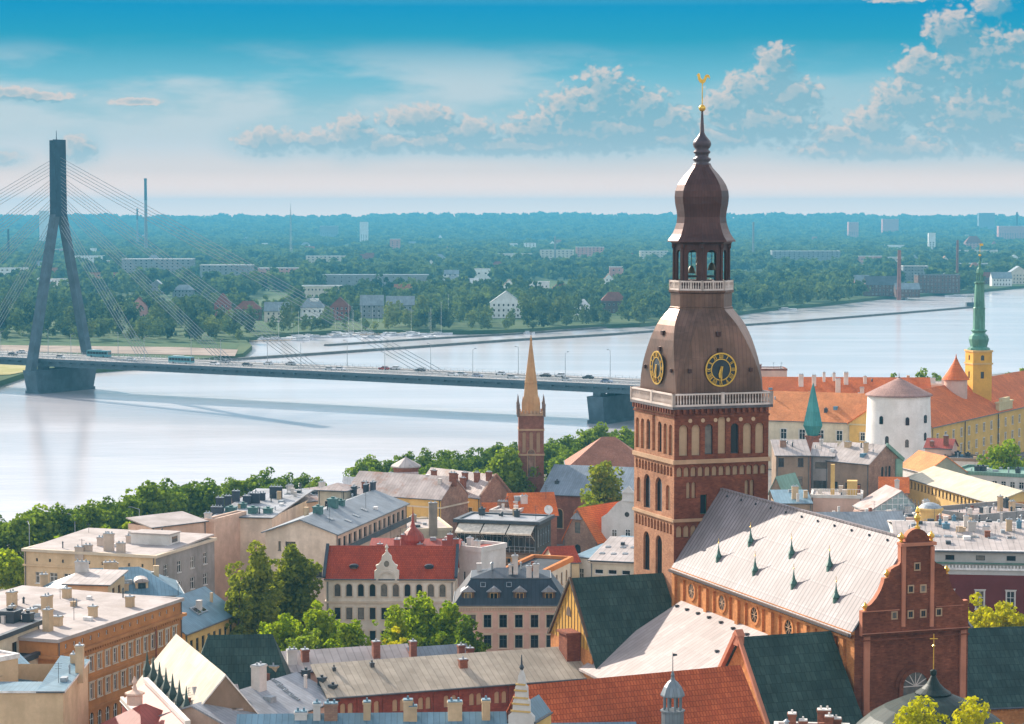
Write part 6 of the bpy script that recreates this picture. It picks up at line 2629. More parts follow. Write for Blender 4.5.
mb.build('spire', SPI, b.root)
mb = MB()
mb.tube((rel.x, rel.y, tz(336)), (rel.x, rel.y, tz(329)), .08, .05)
mb.bar((rel.x - .5, rel.y, tz(332)), (rel.x + .5, rel.y, tz(332)), .12, .12)
mb.build('cross', DARKM, b.root)
b = fb('house', 'house with a broad light orange hipped roof behind the brick church', (568, 468), (652, 468), 20, 17)
b.walls(P_CREAM, {'F': [w_(6, 10)]})
b.hip(6.3, tile('tile_faded', (0.50, 0.22, 0.14), (0.42, 0.17, 0.10)), inset=8)
b.chimneys([(606, 437, 1.2), (618, 438, 1.0)])
# --- small orange roofs left of the church
b = fb('house', 'small house with bright orange roof behind the glazed terrace', (513, 515), (557, 514), 17, 9)
b.walls(BRK_P, {}, gables=b.gx_gables(3.9, ry=5))
b.gable_x(3.9, R_ORANGE, ry=5)
clutter(b, 4, 105)
b.chimneys([(524, 503, 1.4, 1.4)], CHIMW)
b = fb('house', 'low stone house with a pale stepped roof between two orange roofs', (490, 511), (516, 512), 18, 7)
b.walls(BRK_P)
b.flat(R_FELT, .3, CHIMW)
clutter(b, 4, 106)
b.chimneys([(503, 506, 1.2, 2.2), (511, 507, 1.0, 1.2)], BRK_P)
b = fb('house', 'tiny orange roofed outhouse left of the glazed terrace house', (483, 514), (500, 514), 16.5, 6)
b.walls(P_PINK, {}, gables=b.gx_gables(2.0))
b.gable_x(2.0, R_ORANGE)
# --- striped pale roof with brick chimneys
b = fb('house', 'yellow house with a striped pale metal roof and a row of brick chimneys', (416, 489.5), (480, 497.5), 19, 9)
b.walls([P_YELL, BRK_P], {'F': [w_(5, 8.6, 1.2, 2.0, frame=DARKM), w_(5, 4.6, 1.2, 2.0, frame=DARKM)], 'R': [dict(xs=[5], z=7, w=1.1, h=2, style='bare')]}, trim=TRIMC, mats={'R': 1})
b.gable_x(4.4, R_RUST, .2)
clutter(b, 5, 107)
mb = MB()
for g_ in b.gx_gables(4.4):
    mb.poly(g_)
mb.bar((b.L + .1, 0, 13.2), (b.L + .1, 4.5, 17.5), .5, .4)
mb.bar((b.L + .1, 9, 13.2), (b.L + .1, 4.5, 17.5), .5, .4)
mb.build('gable_wall', BRK_P, b.root)
b.chimneys([(434, 479, 1.8, 1.2), (455, 482, 1.7, 1.2), (465, 481, 1.8, 1.2), (477, 481, 1.8, 1.2), (489, 480, 1.6, 1.2), (463, 493, 3.2, 1.3), (425, 489, 1.4, 2.6), (434, 491, 1.2, 1.2)])
# --- yellow house with the faded roof
b = fb('house', 'yellow house with a long pale pink metal roof and a brick end gable', (346, 492.5), (441, 499), 20, 11)
b.walls([P_YELL, BRK_P], {'F': [dict(xs=[b.L - 1.5, b.L - 4, b.L - 6.5, b.L - 9], z=8.0, w=1.2, h=2.0), w_(8, 4, 1.2, 2)]}, frame=DARKM, trim=TRIMC, mats={'R': 1})
b.gable_x(4.0, R_RUST, .2)
clutter(b, 5, 108)
mb = MB()
for g_ in b.gx_gables(4.0):
    mb.poly(g_)
mb.build('gable_wall', BRK_P, b.root)
b.band(12.0, .3, .2, TRIMC)
b.chimneys([(453, 492, 1.6, 1.4), (365, 488, 1.2, 1.2)])
# --- brick turret with the pale cap
r = empty('turret', (W(402, 480, 20).x, 520, 6), R(20), label='stubby brick turret with a pale low cap rising behind the striped roof', cat='turret')
mb = MB()
mb.lathe([(2.9, 0), (2.9, 14.2), (3.1, 14.3), (3.1, 14.9)], 8)
mb.build('shaft', BRK_R, r)
mb = MB()
mb.lathe([(3.6, 14.9), (3.5, 15.15), (.3, 16.9), (.05, 17.3)], 8)
mb.build('roof', R_WHITE, r)
for k in range(8):
    t = (k + .5) * math.pi / 4
    mb = MB()
    mb.box(-.5, -.06, 11.2, .5, .06, 13.6)
    w = mb.build('window', GLASS, r)
    w.location = (2.7 * math.cos(t), 2.7 * math.sin(t), 0)
    w.rotation_euler = (0, 0, t + math.pi / 2)
b = fb('house', 'reddish roofed house with dark cut-outs around the stubby brick turret', (378, 490), (420, 489), 18.5, 9)
b.walls(BRK_R, {}, gables=b.gx_gables(3.2))
b.gable_x(3.2, R_RUST)
b.chimneys([(384, 486, 1.6, 1.6), (411, 484, 1.6, 1.3), (391, 483, 2.2, 1.0)])
# --- long pink apartment house with the grey roof
b = fb('apartment_house', 'long pink apartment house with grey sheet roof and a recessed balcony storey', (336, 533), (406, 502.5), 22, 13)
b.walls([P_PINK, P_STAIN], {'F': [w_(14, 12.9, 1.9, 1.9, 'bare', m0=.6, m1=.6), w_(14, 8.6, 1.1, 1.8), w_(14, 5.2, 1.1, 1.8)],
                 'L': [dict(xs=[4.6], z=12.4, w=1.9, h=1.8, style='bare'), dict(xs=[9.6], z=8.0, w=1.6, h=2.2, style='bare'), dict(xs=[2.6], z=12.6, w=.5, h=1.6, style='bare')]}, frame=DARKM, mats={'L': 1}, depth=.35)
b.gable_x(2.3, R_GREY, .5)
clutter(b, 8, 109)
mb = MB()
for g_ in b.gx_gables(2.3):
    mb.poly(g_)
mb.build('gable_wall', P_STAIN, b.root)
mb = MB()
mb.box(-.3, -.9, 12.3, b.L + .3, -.01, 12.55)
mb.box(-.3, -.9, 12.55, b.L + .3, -.82, 13.3)
mb.build('balcony', plain('balcony_dark', (0.06, 0.075, 0.085), .6), b.root)
b.chimneys([(345, 496, 1.8, 1.6), (354, 491, 2.0, 1.6), (366, 490, 1.6, 1.6), (373, 489, 1.6, 1.6)], plaster('chimney_slate', (0.07, 0.08, 0.10), .4))
b.vents([(318, 513, 1.5, 1.2), (333, 507, 1.6, 1.6), (341, 505, 1.2, .9)], mat=plain('vent_green', (0.06, 0.15, 0.14), .6))
b.skylights([(356, 516), (364, 510), (348, 521), (330, 519)], 1.1, 1.3)
b = fb('apartment_house', 'stained beige apartment house with a tall blank wall and grey roof full of vents', (213.5, 516), (272, 517.3), 21.5, 30)
b.walls([P_STAIN, P_STAIN], {'R': [w_(5, 9.5, 1.4, 1.8, m0=3)], 'L': [w_(5, 8.5, 1.4, 1.8, 'bare'), w_(5, 4.5, 1.4, 1.8, 'bare')]}, frame=DARKM)
b.shed(1.6, R_LGREY, .25)
clutter(b, 14, 110)
b.chimneys([(247, 504, 1.6, 1.5), (254, 503, 1.9, 2.2), (262, 500, 1.4, 1.2), (276, 498, 2.2, 2.4), (228, 501, 2.0, 1.2), (236, 500, 2.0, 1.4), (220, 502, 2.6, 1.4), (206, 505, 1.8, 2), (217, 512, 1.2, 2.2)], plaster('chimney_slate', (0.07, 0.08, 0.10), .4))
b.vents([(231, 512, 1.8, 1.0), (253, 513, 1.6, 1.1), (268, 513, 1.5, .9), (243, 508, 1.2, .9)], mat=plain('vent_green', (0.06, 0.15, 0.14), .6))
b.skylights([(288, 494), (262, 508)], 1.2, 1.4)
b = fb('apartment_house', 'pink rear wing with a pale roof enclosing the courtyard by the vent covered roof', (271, 505.5), (342, 497), 21.3, 13)
b.walls(P_PINK, {'F': [w_(7, 12.3, 1.2, 1.5, 'bare'), w_(7, 9.0, 1.2, 1.6)]}, frame=DARKM, gables=b.gx_gables(1.6))
b.gable_x(1.6, R_RUST, .3)
clutter(b, 12, 111)
b.chimneys([(290, 492, 1.4, 1.2), (322, 488, 1.2, 1.2)], CHIMW)
b.skylights([(300, 493), (312, 494), (319, 495), (327, 493)], 1.2, 1.5)
b = fb('house', 'cream roof pavilion with a pale hipped cap beyond the apartment roofs', (318, 489), (345, 490), 24.5, 6)
b.walls(P_CREAM, {'F': [w_(2, 15, 1.2, 1.2, 'bare', frame=DARKM)]})
b.hip(1.0, R_RUST, .5)
b = fb('house', 'low house with a pale bluish roof behind the yellow faded roof', (345, 486.5), (392, 486), 19, 10)
b.walls(P_WHITE, {}, gables=b.gx_gables(1.5))
b.gable_x(1.5, R_LGREY)
clutter(b, 4, 112)
b.chimneys([(360, 484, 1.3, 1.6), (367, 483, 1.3, 1.6), (382, 485, 1.2, 1.2)])
# link wall between 5 and 8
b = fb('house', 'narrow beige stair block between the stained wall and the large beige house', (205, 520), (214, 520.5), 22, 12)
b.walls(P_PINK, {'F': [dict(xs=[.9], z=9.5, w=.8, h=2, style='bare nosill'), dict(xs=[.9], z=5, w=.8, h=2.2, style='bare nosill')]}, frame=DARKM)
b.flat(R_FELTD, .3, P_PINK)
b.chimneys([(208, 516, 1.2, 1.2)], CHIMW)
b = fb('house', 'beige gable fronted block with a shallow slanting roof above the flat white one', (152, 527), (206, 520.5), 22.3, 7)
b.walls(P_PINK, {'F': [dict(xs=[b.L * .55], z=10.5, w=2.2, h=2.2, style='bare')]}, frame=WHITE)
b.shed(1.0, R_FELT, .3)
# --- large beige block, flat white roof
b = fb('apartment_house', 'large beige block with a shaded side under a flat white roof near the river trees', (24, 549), (155.5, 556), 21, 22)
b.walls([P_BEIGE, P_GREY], {'F': [w_(8, 9.3, 1.5, 1.9, m0=1.5, m1=1.5), w_(8, 5.6, 1.5, 1.9, m0=1.5, m1=1.5), w_(9, 13.0, .4, .55, 'bare nosill', frame=DARKM)],
        'R': [w_(4, 11.0, 1.5, 2.0), w_(4, 7.4, 1.5, 2.0), w_(4, 3.8, 1.5, 2.0)]}, frame=WHITE, mats={'R': 1})  # right side in grey plaster: its shade is put into the wall colour
b.flat(R_FELT, .12, TRIMC, .35, rise=.8)
clutter(b, 10, 113)
mb = MB()
mb.box(-.2, -.25, 12.2, b.L, -.002, 12.45)
mb.build('cornice', P_BEIGE, b.root)
b.chimneys([(109, 551, 3.0, 1.7), (121, 553, 1.7, 1.4), (101, 546, 1.5, 1.2), (130, 543, 1.3, 1.2), (88, 552, 1.2, 1.4), (80, 553, .9, 1.6)], plaster('chimney_pale', (0.55, 0.44, 0.36), .5))
p = b.hit(160, 543)
mb = MB()
mb.box(p[0] - 4.5, p[1] - 2, p[2] - .5, p[0] + 2.8, p[1] + 2, p[2] + 1.7)
mb.box(p[0] - 4.7, p[1] - 2.2, p[2] + 1.7, p[0] + 3.0, p[1] + 2.2, p[2] + 1.9, 1)
mb.box(p[0] + 2.78, p[1] - 1, p[2] + .3, p[0] + 2.84, p[1] + 1, p[2] + 1.3, 2)
mb.build('roof_hut', [P_WHITE, R_FELT, GLASS], b.roof_o)
mb = MB()
p = b.hit(82, 553)
mb.tube((p[0], p[1], p[2]), (p[0], p[1], p[2] + 2.2), .05)
mb.bar((p[0] - .6, p[1], p[2] + 2.0), (p[0] + .6, p[1], p[2] + 2.0), .05, .05)
mb.build('antenna', DARKM, b.roof_o)
# --- blue hipped roofs
b = fb('house', 'house with a blue grey hipped sheet roof and a dormer behind the white flat roof', (50, 599), (182, 594), 19.5, 14)
b.walls(P_CREAM, {'R': [w_(3, 9), w_(3, 5)]})
b.hip(3.4, R_BLUE, inset=6)
clutter(b, 5, 114)
b.dormers('F', [b.L * .70], 14.0, 1.9, 1.3, P_BEIGE, R_WHITE, 3.2, 1.6, frame=DARKM)
b.chimneys([(34, 585, 1.8, 1.2), (44, 588, 1.8, 1.2), (110, 571, 1.4, 2.0), (115, 571, 1.2, 1.0), (124, 590, 1.0, 1.4)], CHIMC)
b = fb('house', 'beige block with a small pale canopy roof set into the blue grey roofs', (66, 583), (108, 584), 22.5, 8)
b.walls(P_BEIGE, {'F': [], 'R': [w_(2, 14.2, 1.2, 1.3, 'bare')]}, frame=BROWNW)
b.shed(.8, R_WHITE, .5)
b.chimneys([(82, 572, 1.6, 2.0)], CHIMW)
b = fb('house', 'yellowish house with a blue grey slope and rooflights facing the big trees', (185, 632), (237, 611.5), 17, 11)
b.walls(P_YELL, {'F': [w_(8, 7.5, 1, 1.9), w_(8, 4, 1, 1.9)], 'R': [w_(3, 7.5)]}, frame=DARKM, gables=b.gx_gables(3.6))
b.gable_x(3.6, R_BLUE, .4)
clutter(b, 3, 115)
b.skylights([(196, 611), (201, 609)], 1.6, 1.8)
# --- long ochre facade
b = fb('apartment_house', 'long ochre brown apartment house with a white flat roof and rows of tall windows', (57, 640), (181.5, 598.5), 23, 26)
b.walls(P_OCHRE, {'F': [w_(15, 11.3, 1.0, 2.0, 'cap', trim=TRIMC), w_(15, 7.6, 1.0, 2.1, 'cap', trim=TRIMC), w_(15, 3.2, 1.2, 2.6, 'arch'), w_(15, 15.5, .55, .6, 'bare nosill')], 'R': [w_(6, 11.3), w_(6, 7.6)]}, frame=WHITE)
b.flat(R_FELT, .1, R_FELT, .3, rise=.5)
clutter(b, 14, 116)
b.band(14.5, .4, .55, P_OCHRE)
b.band(10.4, .25, .22, P_OCHRE)
b.band(6.2, .3, .25, P_OCHRE)
mb = MB()
for k in range(52):
    mb.box(.2 + k * .65, -.4, 14.1, .5 + k * .65, -.002, 14.5)
mb.build('frieze', P_OCHRE, b.root)
mb = MB()
mb.tube((b.L * .76, -.3, .2), (b.L * .76, -.3, 14.5), .11)
mb.build('drainpipe', plain('pipe_red', (0.25, 0.06, 0.03), .5), b.root)
b.chimneys([(12, 606, 2.0, 1.3), (47, 610, 2.0, 1.5), (48, 631, 2.9, 1.1), (58, 626, 1.3, .9), (93, 617, 1.5, .9), (130, 607, 1.5, .9), (67, 598, 1.4, 1.0), (32, 616, 1.0, 1.6)], CHIMC, d=1.0)
mb = MB()
p = b.hit(74, 620)
mb.tube((p[0], p[1], p[2]), (p[0], p[1], p[2] + 3), .04)
for z in (1.6, 2.1, 2.6):
    mb.bar((p[0] - .5, p[1], p[2] + z), (p[0] + .5, p[1], p[2] + z), .04, .04)
mb.build('antenna', DARKM, b.roof_o)
# --- cream stepped house at the left edge
b = fb('house', 'cream house with flat dark roof edge and attic windows at the left edge', (-40, 652), (39, 622), 24, 9)
b.walls(P_CREAM, {'F': [dict(xs=[b.L - 1.6, b.L - 4.0, b.L - 7.0], z=14.9, w=1.5, h=1.7, style='bare'), w_(7, 10.5)]}, frame=DARKM)
b.flat(R_FELT, .25, DARKM, .4)
clutter(b, 6, 117)
b.vents([(10, 622, 2.2, 1.6), (28, 618, 1.2, 1.2)])
b.chimneys([(12, 616, 2.0, 1.0)], CHIMC)
b = fb('house', 'cream house with a brown round headed window and black flat roof below the ochre block', (2, 669), (57, 646), 21, 9)
b.walls(P_CREAM, {'F': [dict(xs=[b.L * .7], z=11.4, w=1.6, h=2.0, style='arch bare', frame=BROWNW), dict(xs=[b.L * .25, b.L * .45, b.L * .92], z=12.6, w=.6, h=.8, style='bare'), dict(xs=[b.L * .3, b.L * .5], z=10.4, w=.9, h=.8, style='bare')]}, frame=BROWNW)
b.flat(R_FELTD, .35, DARKM, .4)
clutter(b, 3, 118)
# --- beige corner house in the foreground
b = fb('house', 'plain beige corner house with a blue grey metal roof at the bottom left', (-14, 690.5), (63, 690.5), 24, 15.5)
b.walls(P_BEIGE, {'R': [dict(xs=[12.5], z=7.6, w=1.0, h=2.0, style='bare')]}, frame=BROWNW)
b.roof([[(b.L * .66, -.25, 18), (b.L + .25, -.25, 18), (b.L + .25, b.W + .2, 18.5), (b.L * .62, b.W + .2, 19.0)], [(0, -.25, 18), (b.L * .66, -.25, 18), (b.L * .64, 5, 18.0), (0, 5, 18.0)]], R_BLUE, .25, edge=WHITE)
clutter(b, 3, 119)
b.chimneys([(80, 681, 3.2, .9), (93, 662, 1.5, .9), (76, 664, 1.2, 1.2)], CHIMC, d=.9)
b = fb('house', 'tall beige firewall block rising behind the corner house at the left edge', (-30, 664), (18, 655), 26, 7)
b.walls(P_BEIGE)
b.flat(R_RUST, .2, WHITE, .15)
b = fb('house', 'low house with a blue metal roof tucked behind the beige corner house', (19, 682), (44, 679), 22, 8)
b.walls(P_CREAM)
b.shed(1.8, R_BLUE, .2)
# --- tan roof with spikes and the dark green roof behind it
b = fb('hall', 'hall with a steep sunlit tan roof fringed by a row of dark spiked ventilators', (136, 684), (181, 729), 19.0, 10)
b.walls(P_BROWN, {}, gables=b.gx_gables(6.0, ry=5.2))
b.gable_x(6.0, R_TAN, .3, ry=5.2, edge=WHITE)
for k in range(7):
    x, y = 1.2 + k * (b.L - 3) / 6.2, 1.2
    z = b.hf(x, y)
    mb = MB()
    mb.box(x - .5, y - .45, z - .5, x + .5, y + .7, z + .55)
    mb.lathe([(.72, z + .5), (.25, z + 1.5), (.03, z + 3.0)], 4, (x, y), math.pi / 4)
    mb.build('spiked_ventilator', plain('vent_dark_green', (0.03, 0.06, 0.05), .6), b.roof_o)
b = fb('hall', 'building with a big dark green slate roof behind the tan roof', (186, 704), (293, 702), 18.5, 11)
b.walls(P_CREAM)
b.hip(7.4, GREENR, inset=2.5)
b = fb('house', 'red ribbed metal roof with white copings running down beside the spiked roof', (122, 700), (162, 745), 19, 3.0)
b.walls(plaster('wall_red', (0.30, 0.07, 0.05), .4))
b.shed(2.0, seam('roof_red_ribbed', (0.36, 0.085, 0.06), 1.0, .4, .6), .1, edge=WHITE)
mb = MB()
mb.bar((-.1, 2.9, 15.3), (b.L + .1, 2.9, 15.3), .6, .5)
mb.bar((-.1, 0, 13.2), (b.L + .1, 0, 13.2), .4, .4)
mb.build('coping', P_WHITE, b.root)
b = fb('house', 'red roofed bay with a small ornate finial at the bottom left', (96, 727), (141, 735), 19, 8)
b.walls(plaster('wall_red', (0.30, 0.07, 0.05), .4))
b.hip(2.4, R_REDM)
mb = MB()
mb.lathe([(.9, 15.2), (.9, 16.3), (1.15, 16.4), (1.15, 16.6), (.3, 16.9), (.15, 17.5), (.32, 17.8), (.05, 18.5)], 8, (b.L * .32, 4))
mb.build('finial', P_PINK, b.root)
# --- grey roof with the vent hoods
b = fb('house', 'house with a light grey diamond pattern metal roof, vent hoods and a fat chimney', (240, 731), (340, 697), 19.5, 13)
b.walls(P_PINK, {'F': [w_(8, 8, 1, 1.6)]}, gables=b.gx_gables(2.4))
b.gable_x(2.4, R_LGREY, .4)
clutter(b, 5, 120)
b.chimneys([(259, 689, 2.9, 1.5)], CHIMW, d=1.2, cap=GREYM)
b.chimneys([(275, 671, 1.7, 1.4)], CHIMC, d=1.2)
b.vents([(306, 673, .8, .9), (322, 686, .8, 1.1), (333, 694, .8, 1.1)], mat=DARKM)
b.skylights([(277, 683), (282, 688), (288, 693), (294, 698)], .5, 1.5)
b = fb('house', 'stepped row of white sheet dormers on a small brown roof beside the tan hall', (204, 724), (247, 721), 19.5, 6)
b.walls(P_BROWN)
b.shed(3.0, R_WHITE, .2)
for k in range(5):
    x = 1.0 + k * (b.L - 2) / 4
    mb = MB()
    mb.box(x - .5, .6, 13.2, x + .5, 3.6, 14.7, 0)
    mb.box(x - .65, .3, 14.7, x + .65, 4.2, 14.9, 1)
    mb.build('dormer', [P_BROWN, R_WHITE], b.roof_o)
# --- bluish roof along the bottom edge, crowded with chimneys
b = Bld('house', 'long light blue grey metal roof along the bottom edge with a line of chimneys', W(236, 760, 25), W(506, 757, 25), 12, 25)
b.walls(P_CREAM, {}, gables=b.gx_gables(3.2))
b.gable_x(3.2, R_BLUE, .3)
for u, h_, w2, mm in [(301, .6, 1.2, CHIMW), (317, 1.5, .7, CHIMW), (331, 1.5, 1.3, BRK_P), (367, 1.6, .7, CHIMC), (408, 1.9, .9, CHIMC), (413, 1.3, .8, CHIMC), (455, 1.7, 1.4, CHIMC), (486, 1.8, .8, CHIMC)]:
    b.chimneys([(u, 718.5, h_, w2)], mm, d=.9, cap=R_BLUE)
b = Bld('house', 'second blue grey roof at the bottom edge right of the long one', W(500, 768, 24.6), W(640, 766, 24.6), 12, 24.6)
b.walls(P_CREAM, {}, gables=b.gx_gables(3.0))
b.gable_x(3.0, R_BLUE, .3)
for u, h_, w2, mm in [(549, 1.7, 1.1, CHIMC), (581, .8, .7, CHIMC), (632, 1.0, 1.2, CHIMW), (598, .8, 1.0, CHIMW)]:
    b.chimneys([(u, 721, h_, w2)], mm, d=.9, cap=R_BLUE)
p = b.hit(587, 722)
mb = MB()
mb.lathe([(1.6, p[2] - .8), (1.3, p[2] + .1), (.75, p[2] + .8), (.2, p[2] + 1.5), (.1, p[2] + 2.1), (.22, p[2] + 2.3), (.03, p[2] + 3.0)], 8, (p[0], p[1]))
mb.build('roof_lantern', R_BLUE, b.roof_o)
# --- ornate white gable
b = Bld('gabled_house', 'narrow house with an ornate white and yellow stepped gable and finial', W(509, 720, 29.4), W(534, 722, 29.4), 5, 29.4)
b.walls(P_YELL)
mb = MB()
m_ = b.L / 2
dz = 3.4
prof = [(0, 19.6), (b.L, 19.6), (b.L, 20.5), (m_ + .85, 20.9), (m_ + .8, 22.0), (m_ + .62, 22.2), (m_ + .58, 23.3), (m_ + .36, 23.6), (m_ + .25, 24.4), (m_, 25.0), (m_ - .25, 24.4), (m_ - .36, 23.6), (m_ - .58, 23.3), (m_ - .62, 22.2), (m_ - .8, 22.0), (m_ - .85, 20.9), (0, 20.5)]
mb.vprism([(x, z + dz) for x, z in prof], -.2, .35, 0)
for z, hw in ((20.9, 1.0), (21.6, .9), (22.2, .78), (22.9, .66), (23.5, .5)):
    mb.box(m_ - hw, -.32, z + dz, m_ + hw, -.2, z + dz + .16, 1)
mb.lathe([(.1, 24.9 + dz), (.25, 25.2 + dz), (.1, 25.5 + dz), (.04, 26.4 + dz)], 8, (m_, .05), m=2)
mb.build('gable', [P_WHITE, P_YELL, DARKM], b.root)
b.gable_y(1.6, R_BLUE, 0)
# --- turret with the lead dome
bb = Bld('house', 'roof carrying the small lead domed turret at the bottom edge', W(600, 770, 25), W(740, 768, 25), 12, 25)
bb.walls(P_CREAM, {}, gables=bb.gx_gables(2.0))
bb.gable_x(2.0, R_LGREY)
D = 228.0
k_ = D / FPX
tz = lambda y: HC + (212 - y) * k_ - 20
r = empty('turret', ((674.5 - CX) * k_, D, 20), label='small open turret with a grey lead dome and a weathervane', cat='turret')
LEAD = seam('lead_sheet', (0.20, 0.23, 0.25), .35, .4, .45, .2)
mb = MB()
mb.lathe([(1.12, 2), (1.12, tz(716.5)), (1.25, tz(716)), (1.25, tz(714.5)), (1.0, tz(714.5))], 8)
mb.build('base', LEAD, r)
for k in range(8):
    t = k * math.pi / 4 + .2
    mb = MB()
    mb.box(.86 * math.cos(t) - .1, .86 * math.sin(t) - .1, tz(716), .86 * math.cos(t) + .1, .86 * math.sin(t) + .1, tz(700))
    mb.build('post', LEAD, r)
mb = MB()
mb.lathe([(1.2, tz(700.5)), (1.22, tz(699)), (1.1, tz(696)), (.88, tz(691)), (.55, tz(686.5)), (.25, tz(684)), (.16, tz(681)), (.2, tz(679)), (.06, tz(675))], 8, smooth=False)
mb.build('dome', LEAD, r)
mb = MB()
mb.tube((0, 0, tz(676)), (0, 0, tz(656)), .05, .03, 6)
mb.vprism([(0, tz(660)), (.45, tz(659.3)), (.4, tz(657.5)), (0, tz(657))], -.02, .02)
mb.build('weathervane', DARKM, r)
# --- cloister wing with the tan roof, and the roofs behind it
b = fb('cloister', 'long low brick cloister wing with a tan metal roof and arched windows', (330, 695.5), (592, 675.5), 20, 6.5)
b.walls(BRK_C, {'F': [dict(xs=[1.6 + g_ * 3.3 + k * .95 for g_ in range(10) for k in range(2)], z=11.4, w=.66, h=1.5, style=AR, frame=NICHE), w_(10, 6, 1.3, 2.6, 'arch bare', frame=DARKM)]})
b.shed(2.4, R_TAN, .45)
b.chimneys([(463, 667, 1.0, 1.0)], CHIMB)
b.vents([(372, 667, .5, .5), (334, 671, .4, .4)])
mb = MB()
for k in range(11):
    mb.box(.3 + k * 3.25 - .18, -.2, 0, .3 + k * 3.25 + .18, -.002, 13.6)
mb.build('pilaster', BRK_C, b.root)
b = fb('house', 'low house with a pale pinkish roof and two tall brick chimneys behind the cloister', (290, 671), (414, 663), 20.5, 8)
b.walls(P_PINK, {}, gables=b.gx_gables(1.8))
b.gable_x(1.8, R_WHITE, .3)
b.chimneys([(376, 657, 2.0, .9), (413, 658, 2.2, .8), (305, 661, 1.4, .9)], BRK_R, d=.9)
b.chimneys([(292, 664, 1.8, 1.2)], CHIMW)
b = fb('house', 'small house with a dark grey roof between the cloister and the bright trees', (416, 663), (472, 659), 20.5, 6)
b.walls(P_PINK, {}, gables=b.gx_gables(1.5))
b.gable_x(1.5, R_GREY, .3, edge=CHIMB)
b.chimneys([(461, 657, 1.5, .8), (470, 657, 1.2, .9)], BRK_R)
# --- red tiled roof in the foreground
rl, rr2 = W(520, 684.5, 31), W(739, 664, 31)
dd_ = (rr2 - rl).normalized()
ex = Vector((dd_.y, -dd_.x, 0)) * 9.5
b = Bld('hall', 'building with a large plain brick red tiled roof at the bottom of the view', rl + ex, rr2 + ex, 19, 20.5)
b.walls(BRK_R, {}, gables=b.gx_gables(10.4))
b.gable_x(10.4, R_BRICKT, .2)
mb = MB()
mb.bar((b.L + .25, -.2, 10.5), (b.L + .25, 9.5, 21.0), .7, .4)
mb.build('verge', DARKM, b.root)
mb = MB()
mb.box(-.2, 9.3, 20.75, b.L + .4, 9.7, 21.15)
mb.build('ridge_cap', R_BRICKT, b.roof_o)
# --- flat pale roof with brick chimneys at the bottom, right
b = Bld('house', 'pale flat roof with brick chimneys at the bottom below the green chapel roof', W(775, 740, 26.5), W(850, 742, 26.5), 7, 26.5)
b.walls(P_WHITE)
b.flat(R_FELT, .3, P_WHITE)
clutter(b, 5, 121)
b.chimneys([(792, 727, 1.4, .8), (824, 722, 1.7, 1.3), (829, 729, 1.3, .8), (803, 728, .8, .8), (836, 727, .9, 1.0)], CHIMB, d=.9, cap=P_WHITE)
# --- round chapel with the dark conical roof
D = 238.0
k_ = D / FPX
zz = lambda y: HC + (212 - y) * k_ - 6
r = empty('rotunda', ((938 - CX) * k_, D, 6), label='round chapel with a dark flared conical roof and a thin cross before the east gable', cat='chapel')
RD = seam('roof_rotunda', (0.022, 0.034, 0.028), .5, .5, .5)
mb = MB()
mb.lathe([(8.4, zz(738)), (7.6, zz(730)), (6.5, zz(721)), (5.0, zz(712)), (3.3, zz(704)), (1.9, zz(698.5))], 24, smooth=False)
mb.build('roof', RD, r)
mb = MB()
mb.lathe([(1.5, zz(702)), (1.5, zz(698)), (1.85, zz(697.3)), (1.8, zz(696.3)), (1.2, zz(692.5)), (.72, zz(688)), (.42, zz(683)), (.24, zz(679.5)), (.34, zz(678)), (.34, zz(674.5)), (.08, zz(673))], 20, smooth=False)
mb.build('roof_lantern', RD, r)
mb = MB()
mb.tube((0, 0, zz(673)), (0, 0, zz(637)), .06, .04, 6)
mb.bar((-.4, 0, zz(642)), (.4, 0, zz(642)), .09, .09)
mb.lathe([(.02, zz(651)), (.18, zz(649.3)), (.02, zz(647.5))], 8)
mb.build('cross', GOLD, r)
mb = MB()
mb.lathe([(7.7, 0), (7.7, zz(734))], 24)
mb.build('wall', BR_EAST, r)
# --- convent with the dark green roof, right
b = fb('convent', 'brick wing with a broad dark green slate roof right of the scrolled gable', (962, 705.5), (1075, 701), 18, 18)
b.walls(BR_NAVE, {'F': [w_(8, 8.2, .8, 1.4, AR, frame=NICHE)]}, gables=b.gx_gables(7.8))
b.gable_x(7.8, GREENR, .4)
mb = MB()
for k in range(40):
    mb.box(k * .45, -.22, 11.2, k * .45 + .22, -.002, 11.7)
mb.build('frieze', BR_NAVE, b.root)
# --- dark red palace with the white cornice
b = fb('palace', 'dark red building with a white attic storey, dentil cornice and white framed windows', (900, 549), (1050, 551.5), 22, 36)
b.walls([plaster('attic_grey', (0.50, 0.48, 0.45), .3)], {'F': [dict(xs=[8.2 + 5 * k for k in range(-1, 4)], z=14.3, w=1.5, h=.85, style='bare nosill')]}, frame=DARKM, z0=11.9)
w2 = [dict(xs=[13.2 + 5.0 * k for k in range(-2, 3)], z=6.2, w=1.3, h=3.0, style='cap'), dict(xs=[13.2 + 5.0 * k for k in range(-2, 3)], z=1.6, w=1.3, h=2.8)]
b.walls(P_DRED, {'F': w2}, frame=WHITE, trim=P_WHITE, z0=0, z1=11.9, name='lower_wall')
b.band(15.75, .3, .5, WHITE)
b.band(13.75, .22, .4, plain('cornice_green', (0.10, 0.20, 0.15), .6))
b.band(12.7, .35, .3, WHITE)
mb = MB()
for k in range(44):
    mb.box(.1 + k * .56, -.3, 12.95 + .1, .36 + k * .56, -.002, 13.5)
mb.build('frieze', WHITE, b.root)
b.gable_x(2.3, R_WHITE, .6)
clutter(b, 34, 122)
b.skylights([(936, 536.5), (948, 536.5), (961, 536.8), (974, 537), (992, 538), (1011, 538)], 1.4, 1.1)
b.chimneys([(1009, 531, 2.0, 1.0)], CHIMC)
